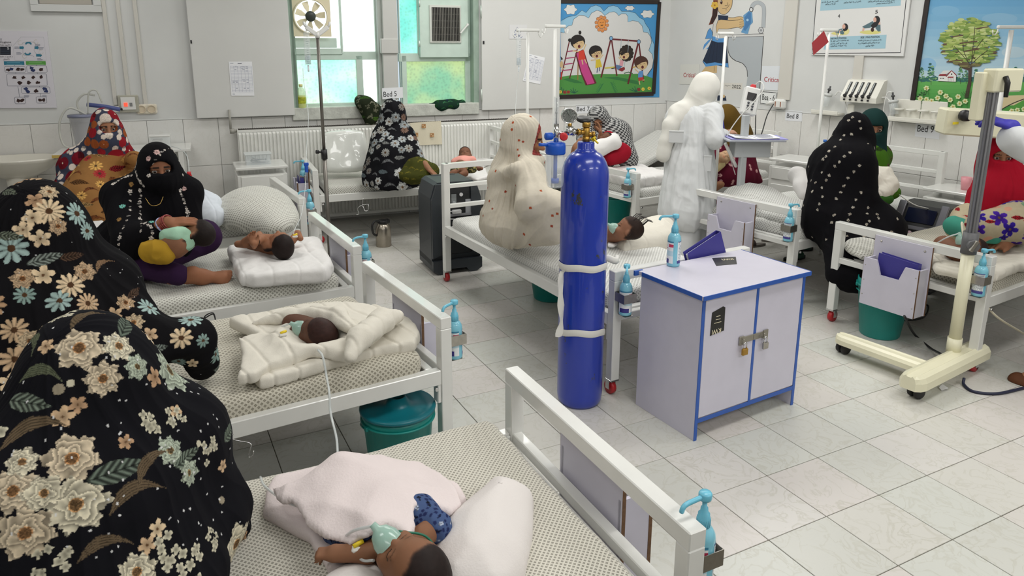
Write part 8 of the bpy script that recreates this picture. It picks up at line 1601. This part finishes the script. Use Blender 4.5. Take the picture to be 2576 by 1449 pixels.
rl = U(chain([gz(880, 895, .61), gz(905, 850, .64), gz(960, 808, .635), gz(1000, 795, .61)], [.025, .045, .05, .02], .03), chain([gz(720, 800, .62), gz(790, 790, .645), gz(850, 800, .655), gz(880, 825, .64)], [.02, .032, .036, .03], .02), chain([gz(640, 812, .6), gz(700, 800, .615), gz(790, 792, .63)], [.012, .03, .03], .02), k=.03); softthing('quilt', 'rolled cream quilt fold hugging the baby head on the second bed', 'quilt', rl, .0085, quilt_c, seam(.010, .09, .5, .008), 1, group='cream quilts')
t, R = baby('baby with dark head and mask wrapped in the cream quilt', hb_, (-.8, .25, .5), (.45, -.72, .3), [cap(hb_, gz(740, 815, .60), .05, .05), armb(gz(745, 830, .6), gz(730, 838, .6), gz(712, 836, .605), .02), handsd(gz(712, 838, .605), A3(-1, 0, 0), (0, 0, -1), 1, 1.2, .42)], (98, 66, 52), (52, 32, 28), .85, .0045); o2mask(t, hb_+R @ A3(0, .08, -.045)*.85, R[:, 1]); cannula(t, gz(712, 842, .63))
tubing('drip_tube', [gz(800, 880, .62), gz(812, 898, .61), gz(822, 950, .54), gd(828, 985, 2.62), gd(832, 1040, 2.6), gd(846, 1100, 2.5), gd(850, 1150, 2.4)], 'clear tube hanging over the edge of the second bed', .0045)
# --- third bed: folded white quilt and baby seen from the crown
p_ = poly([(572, 628), (610, 620), (760, 605), (805, 600), (838, 665), (820, 685), (640, 702), (604, 700)], .57)
softthing('quilt', 'folded thick white quilt used as pillow on the third bed', 'quilt', slab(p_, lambda P: .595-.022*np.exp(-(np.linalg.norm(P[:, :2]-gz(710, 640, .6)[:2], axis=1)/.09)**2)+.008*noise(P*7), .085, .03), .010, quilt_w, seam(.007, .13, .15, .005), 1)
h3 = gz(708, 615, .655); t, R = baby('dark haired baby seen from the crown on a folded white quilt', h3, (-.12, .25, .95), (.18, -.95, .28), [cap(h3+A3(-.05, .09, -.02), gz(640, 610, .62), .06, .055), armb(gz(672, 622, .64), gz(660, 600, .69), gz(638, 612, .70), .024), handsd(gz(638, 614, .69), A3(-.1, .1, 1), (.2, -1, 0), 1, .5, .52), armb(gz(650, 600, .64), gz(632, 598, .70), gz(616, 606, .67), .026), armb(gz(735, 605, .64), gz(748, 588, .67), gz(756, 600, .65), .024), cap(gz(618, 614, .65), gz(598, 614, .64), .024, .02), cap(gz(650, 604, .69), gz(652, 590, .70), .022, .02)], (150, 104, 78), (30, 20, 18), .92); cannula(t, gz(742, 595, .685))
# lap baby of the woman in black
h4 = gd(497, 588, 3.78); t, R = baby('baby in mint shirt asleep on the lap of the woman in black', h4, (-.5, .35, .72), (.80, -.2, .15), [cap(h4+A3(-.06, 0, -.03), gd(440, 612, 3.72), .055, .075), cap(gd(440, 618, 3.73), gd(408, 632, 3.71), .062, .055)], (140, 98, 74), (30, 22, 20), .9)
shroud('mint_shirt', U(cap(gd(425, 594, 3.70), gd(462, 606, 3.74), .042, .055), cap(gd(440, 590, 3.68), gd(458, 588, 3.72), .035, .035), k=.02), .007, t, cmat('mint_cloth', (164, 204, 178)), None, wrf(.010, (14, 14, 14), 5), 1); shroud('yellow_cloth', U(cap(gd(378, 630, 3.68), gd(408, 634, 3.68), .05, .06), cap(gd(375, 640, 3.66), gd(415, 650, 3.66), .03, .025), k=.03), .007, t, cmat('mustard_cloth', (176, 138, 44)), None, wrf(.014, (12, 12, 12), 8), 1)
softthing('cloth', 'white folded cloth on the third bed behind the floral shawl', 'cloth', slab(poly([(295, 700), (345, 695), (362, 716), (335, 740), (300, 735)], .53), lambda P: .55+.01*noise(P*9), .035, .01), .009, quilt_w, wrf(.004, (9, 9, 9), 3))
# --- bed by the cabinet: humped mattress end, quilt and baby
softthing('folded_mattress', 'humped patterned bedding at the end of the bed by the cabinet', 'bedding', CUTZ(U(ell(gd(640, 528, 5.12), (.26, .34, .155)), ell(gd(690, 548, 5.0), (.16, .30, .10)), k=.06), .515), .013, sheetA, wrf(.012, (5, 5, 4), 3), 0, None, sheetuv)
softthing('quilt', 'white quilt bundle beside the humped bedding', 'quilt', CUTZ(U(ell(gd(512, 520, 4.95), (.13, .12, .10)), cap(gd(500, 500, 5.0), gd(535, 545, 4.85), .075, .08), k=.05), .512), .010, cmat('bluish_quilt', (214, 220, 228), .92), seam(.008, .09, .4, .006), 1)
h5 = gd(490, 508, 4.86); baby('small dark headed baby in the white bundle by the humped bedding', h5, (.5, -.6, .5), (-.5, -.3, .8), [], (84, 54, 44), (34, 22, 20), .72)
softthing('quilt', 'flat white quilt at left on the bed behind the woman in black', 'quilt', slab(poly([(180, 585), (200, 562), (262, 558), (275, 600), (240, 612), (185, 612)], .55), lambda P: .565+.008*noise(P*7), .05, .02), .012, quilt_w, seam(.005, .12, .2, .005))
# --- window bed
pw_ = [gd(x, y, 6.72) for x, y in ((812, 338), (925, 330), (928, 432), (822, 438))]; cpw = sum(pw_)/4; Rp_ = frame((0, -1, .25), (0, .25, 1))
softthing('pillow', 'shiny white plastic covered pillow leaning on the radiator', 'pillow', DISP(rbox(cpw+A3(0, .10, -.0), (.43, .13, .40), .05, Rp_), lambda P: -.03*np.clip(np.abs((P-cpw) @ Rp_[:, 0])/.2, 0, 1)**2*np.clip(np.abs((P-cpw) @ Rp_[:, 2])/.2, 0, 1)**2), .011, mat('shiny_pillow', (222, 224, 218), .22, coat=.6, bump=.25, bscale=14), wrf(.006, (8, 8, 5), 4), 1)
h6 = gd(1170, 388, 6.7); t, R = baby('dark haired baby in pink top lying on the window bed', h6, (-.25, -.75, .6), (.1, .55, .8), [cap(h6+A3(-.01, -.08, -.04), gd(1160, 418, 6.45), .055, .06), armb(gd(1195, 412, 6.5), gd(1205, 425, 6.4), gd(1212, 424, 6.35), .02), chain([gd(1150, 428, 6.4), gd(1140, 436, 6.32), gd(1130, 440, 6.3)], [.035, .028, .02], .01), chain([gd(1165, 428, 6.38), gd(1170, 436, 6.3), gd(1160, 438, 6.25)], [.035, .028, .02], .01)], (120, 82, 62), (28, 20, 18), .82); shroud('pink_top', U(ell(gd(1165, 408, 6.5), (.075, .08, .06)), cap(gd(1145, 408, 6.5), gd(1188, 404, 6.5), .04, .04), k=.02), .008, t, cmat('pink_top_cloth', (226, 158, 146)), None, wrf(.004, (14, 14, 14), 5)); shroud('patterned_trousers', U(cap(gd(1155, 424, 6.42), gd(1142, 430, 6.36), .045, .035), cap(gd(1168, 424, 6.42), gd(1190, 426, 6.36), .045, .035), k=.02), .008, t, None, flowers((52, 54, 36), [(1, 'dot', .01, [(150, 140, 90)])], 60, 5))
for lb, pts, z in (('white crumpled cloth beside the baby in pink', [(1165, 446), (1185, 428), (1222, 425), (1228, 446), (1200, 455)], .53), ('white pad under the head of the baby in pink', [(1185, 402), (1225, 388), (1238, 405), (1215, 418)], .54)): softthing('cloth', lb, 'cloth', slab(poly(pts, z), lambda P: .545+.012*noise(P*10), .03, .01), .010, quilt_w, wrf(.006, (9, 9, 9), 3), 1)
# --- middle bed
pm = [(1535, 595), (1590, 560), (1640, 548), (1698, 552), (1705, 585), (1660, 600), (1570, 612)]; p_ = poly(pm, .56); softthing('pillow', 'cream quilted pillow with red print on the middle bed', 'pillow', slab(p_, pillowh(p_, .53, .075), .1, .02), .010, quilt_c, seam(.004, .12, .4, .006), 1)
h9 = gz(1580, 578, .65); t, R = baby('dark haired baby with mask behind the blue gas cylinder', h9, (-.7, .45, .5), (.72, -.35, .3), [cap(h9, gz(1535, 590, .58), .05, .06)], (140, 98, 76), (40, 26, 20), .95); o2mask(t, h9+R @ A3(0, .078, -.04)*.95, R[:, 1])
g = G(); rs = random.Random(3)
for k in range(26): a = h9+R @ A3(rs.uniform(-.05, .05), rs.uniform(-.06, .02), .07); g.tube([a, a+R[:, 2]*.03+A3(.012, -.01, .004), a+R[:, 2]*.05+A3(rs.uniform(0, .04), rs.uniform(-.03, .01), -.02)], .0012, 4)
o = g.obj('hair_strands', mat('hair_dark', (30, 20, 18), .5), t, True); o['kind'] = 'stuff'
softthing('cloth', 'small striped white cloth beside the baby on the middle bed', 'cloth', slab(poly([(1530, 604), (1560, 592), (1572, 603), (1545, 622), (1528, 622)], .53), lambda P: .545+.006*noise(P*10), .02, .008), .008, quilt_w)
# --- white quilt on the bed behind the nurse
softthing('quilt', 'puffed white quilt at the foot of the bed behind the nurse', 'quilt', slab([tuple(bedP('E', a, b, 0)[:2]) for a, b in ((.10, .3), (.08, -.3), (.62, -.34), (.66, .3))], lambda P: .60+.02*noise(P*6), .10, .035), .012, quilt_w, seam(.010, .10, .3, .010), 1)
# --- corner baby on the lap of the checked shawl
p_ = [gd(1487, 372, 6.78), gd(1545, 356, 6.85)]; h7 = gd(1524, 350, 6.80); t, R = baby('baby in white wrap on the lap of the checked shawl', h7, (-.5, -.5, .6), (.75, .2, .5), [], (110, 74, 56), (40, 28, 24), .8); shroud('white_wrap', U(cap(gd(1488, 382, 6.74), gd(1540, 358, 6.80), .085, .07), cap(gd(1545, 348, 6.85), gd(1552, 362, 6.8), .05, .04), k=.04), .010, t, quilt_w, None, wrf(.007, (9, 9, 9), 5))
# --- baby of the woman in olive scarf
h8 = gd(1822, 396, 6.36); t, R = baby('pale baby held on the maroon lap behind the stand', h8, (-.2, -.8, .5), (.8, -.1, .5), [armb(gd(1808, 408, 6.36), gd(1800, 416, 6.34), gd(1797, 408, 6.33), .022)], (186, 150, 118), (80, 54, 40), .8); shroud('cream_wrap', U(cap(gd(1812, 410, 6.38), gd(1800, 422, 6.38), .05, .045), k=.02), .010, t, cmat('wrap_cream', (206, 186, 140)))
# --- bed in front of it: humped patterned bedding
softthing('folded_mattress', 'large humped patterned bedding rising above the empty chart holder', 'bedding', CUTZ(U(ell(bedP('B', .34, .16, .56), (.23, .25, .14)), ell(bedP('B', .36, -.18, .53), (.24, .26, .10)), ell(bedP('B', .75, -.2, .5), (.3, .25, .06)), k=.09), .42), .013, sheetC, wrf(.012, (5, 5, 4), 7), 0, None, sheetuv)
softthing('cloth', 'white cloth hanging beside the dotted black shawl', 'cloth', CUTZ(U(cap(gd(2005, 440, 5.6), gd(2030, 470, 5.5), .07, .06), cap(gd(2012, 470, 5.5), gd(2025, 490, 5.45), .05, .05), k=.04), .5), .011, quilt_w, wrf(.008, (9, 9, 4), 5), 1)
wb1 = U(chain([gd(2180, 425, 5.3), gd(2225, 440, 5.25), gd(2240, 465, 5.2), gd(2215, 492, 5.12), gd(2195, 495, 5.15)], [.045, .055, .055, .05, .04], .02), ell(gd(2195, 462, 5.25), (.11, .11, .10)), k=.03); softthing('quilt', 'thick cream baby quilt held by the woman in green', 'quilt', wb1, .0095, quilt_c, seam(.010, .10, .2, .007), 1, group='cream quilts')
softthing('green_cloth', 'folded green cloth under the cream baby quilt', 'cloth', CUTZ(ell(gd(2205, 500, 5.15), (.12, .10, .05)), .512), .010, cmat('leaf_green_cloth', (52, 96, 36)), wrf(.004, (9, 9, 9), 3))
# --- bed at right: quilt and baby
TQ = [(2345, 640), (2330, 612), (2372, 600), (2430, 583), (2500, 590), (2560, 610), (2610, 650), (2560, 672), (2500, 690), (2440, 680), (2370, 668)]
softthing('quilt', 'cream quilt round the baby on the bed at the right edge', 'quilt', slab(poly(TQ, .56), lambda P: .575+.03*noise(P*5)-.03*np.exp(-(np.linalg.norm(P[:, :2]-gz(2400, 622, .6)[:2], axis=1)/.10)**2), .075, .025), .0095, quilt_c, seam(.009, .10, .3, .007), 1, group='cream quilts')
softthing('quilt', 'folded thick cream quilt edge behind the right chart holder', 'quilt', slab(poly([(2335, 655), (2345, 640), (2420, 652), (2500, 672), (2510, 690), (2440, 700), (2350, 680)], .53), lambda P: .565+0*P[:, 0], .06, .028), .0095, quilt_c, seam(.004, .10, .3, .007), 1, group='cream quilts')
hx_ = gz(2445, 628, .63); t, R = baby('brown skinned baby with mask lying behind the column of the medical stand', hx_, (-.3, .2, .9), (.75, -.6, .2), [cap(hx_+A3(-.06, .02, -.03), gz(2375, 618, .60), .05, .06), armb(gz(2410, 640, .6), gz(2390, 640, .6), gz(2380, 634, .6), .022)], (116, 78, 58), (44, 30, 26), .88); o2mask(t, hx_+R @ A3(0, .075, -.04)*.88, R[:, 1])
softthing('mattress_end', 'bunched end of the patterned sheet at the right bed foot', 'bedding', CUTZ(U(ell(gz(2170, 622, .5), (.12, .10, .055)), ell(gz(2200, 635, .5), (.14, .10, .045)), k=.05), .41), .011, sheetA, wrf(.01, (8, 8, 6), 3), 0, None, sheetuv)
# --- cloth bundles on the window sill
def bundle(label, sd, spots_, base, pal, seed): softthing('cloth_bundle', label, 'cloth', sd, .0095, cloth_m, drp(gd(*spots_), 1.2, .9, .012, 3, seed, 1.), 1, flowers(base, pal, 60, seed))
B0 = lambda x, y, o_=.07: WB.px(x, y, o_)
bundle('green and black patterned cloth bundle hanging over the sill', U(cap(B0(905, 252, .02), B0(925, 262, .05), .05, .06), cap(B0(918, 265), B0(930, 300, .1), .085, .05), cap(B0(945, 275, .09), B0(938, 300, .1), .055, .04), k=.05), (920, 275, 6.7), (34, 40, 26), [(2, 'leaf', .05, [(84, 120, 44), (66, 104, 40)]), (2, 'cluster', .03, [(120, 120, 100)]), (1, 'swirl', .04, [(150, 150, 130)])], 3)
bundle('dark green cloth bundle lying on the right window sill', U(cap(B0(1105, 265, .0), B0(1140, 262, .0), .055, .05), cap(B0(1140, 265, .0), B0(1162, 260, -.02), .045, .04), cap(B0(1080, 264, .0), B0(1110, 268, .02), .015, .04), k=.04), (1125, 265, 7.0), (26, 52, 40), [(2, 'leaf', .04, [(44, 104, 50), (30, 40, 90)]), (1, 'swirl', .03, [(60, 120, 80)])], 5)
# ---------------------------------------------------------------- footwear on the floor
def slipper(x, y, rz, label, c1, c2, s=1.):
    p = gz(x, y, 0); t = thing('slipper', label, 'shoe', (p[0], p[1], 0), rz, 'slippers on the floor'); g = G(); P = [(.042*s*math.cos(a)*(1 if math.sin(a) > 0 else .85), .125*s*math.sin(a)) for a in np.linspace(0, 2*PI, 22)[:-1]]; g.prism(P, (0, 0, 0), (1, 0, 0), (0, 1, 0), (0, 0, 1), .022); g.obj('sole', c1, t)
    g = G(); V = []
    for j, y_ in enumerate((.0, .035, .075)):
        for a in np.linspace(PI, 0, 9): V.append((.044*s*math.cos(a), y_*s, .018+.045*math.sin(a)))
    F = [(j*9+i, j*9+i+1, (j+1)*9+i+1, (j+1)*9+i) for j in range(2) for i in range(8)]; g.add(V, F, 0, True); g.add([(v[0]*.93, v[1], v[2]-.004) for v in V], [f[::-1] for f in F], 0, True); g.obj('strap', c2, t)
sole_b = mat('sole_black', (28, 28, 28), .7); sole_g = mat('sole_grey', (110, 104, 98), .8); strap_g = mat('strap_green', (18, 74, 56), .4); strap_br = mat('strap_brown', (48, 34, 32), .7)
slipper(2015, 630, -1.7, 'green and black slipper right of the empty holder bed leg', sole_b, strap_g, .95); slipper(1998, 652, -1.5, 'green strapped slipper partly behind the bed leg', sole_b, strap_g, .95); slipper(1950, 607, 1.2, 'dark brown slipper under the empty holder bed', sole_g, strap_br); slipper(1915, 597, 1.35, 'dark slipper with grey sole farthest under the bed', sole_g, strap_br); slipper(1895, 620, 1.5, 'grey soled slipper under the holder board', sole_g, strap_br)
# ---------------------------------------------------------------- wire hooks under the beds
def hook(pts, label, m=chrome, r=.0028): o = G().tube(spline(pts, 4), r, 6).obj('wire_hook', m, None, True); tag(o, label, 'hook', 'wire hooks under the beds')
hook([gd(914, 498, 5.95), gd(912, 515, 5.95), gd(926, 514, 5.95), gd(926, 528, 5.95), gd(918, 530, 5.95), gd(911, 517, 5.95), gd(900, 524, 5.95), gd(902, 538, 5.95), gd(896, 540, 5.95)], 'wire hook hanging under the window bed')
hook([gd(512, 812, 3.35), gd(516, 795, 3.35), gd(536, 787, 3.35), gd(542, 806, 3.35), gd(536, 790, 3.35), gd(516, 800, 3.35)], 'bent wire under the bed of the woman in black', blackp)
hook([gd(548, 1108, 2.45), gd(585, 1092, 2.45), gd(583, 1105, 2.45), gd(628, 1115, 2.45), gd(630, 1130, 2.45), gd(625, 1150, 2.45), gd(636, 1146, 2.45), gd(638, 1134, 2.45)], 'long wire hook under the second bed', chrome, .0022)
# ---------------------------------------------------------------- cables on the floor
bcab = MATS['black_cable']
tubing('floor_cable', [gz(2250, 808, .01), gz(2320, 800, .01), gz(2335, 770, .01), gz(2310, 765, .01)], 'black cable loop on the floor below the chart holder', .006, bcab, 'cable', None)
tubing('floor_cable', [gd(2275, 795, 4.05), gz(2300, 840, .02), gz(2340, 875, .01), gz(2370, 892, .12)], 'black cable running from the holder to the cream stand foot', .007, bcab, 'cable', None)
tubing('floor_cable', [gz(2425, 952, .03), gz(2425, 968, .01), gz(2450, 985, .008), gz(2510, 990, .008), gz(2580, 975, .008)], 'dark blue cable curving on the floor at the right bed leg', .008, mat('navy_cable', (30, 34, 60), .5), 'cable', None)
tubing('bed_tube', [gd(2262, 490, 5.2), gd(2300, 515, 5.2), gd(2335, 525, 5.3), gd(2345, 532, 5.3)], 'pale tube over the bed next to the black and silver machine', .004, MATS['white_cable'], 'tube', None)
o = G().box(gz(573, 692, .518), (.03, .012, .012), 0, .003).obj('blue_cap', MATS['blue_cap'], None, True); tag(o, 'tiny blue cap lying on the third bed sheet', 'cap')
o = G().add([gz(2375, 978, .004)+A3(a, b, c) for a, b, c in ((-.03, -.01, 0), (.0, -.02, .012), (.03, .0, .0), (.01, .02, .015), (-.02, .015, .004))], [(0, 1, 4), (1, 3, 4), (1, 2, 3)], 0).obj('paper_scrap', paper_m, None, True); tag(o, 'small white paper scrap on the floor tiles at right', 'paper')
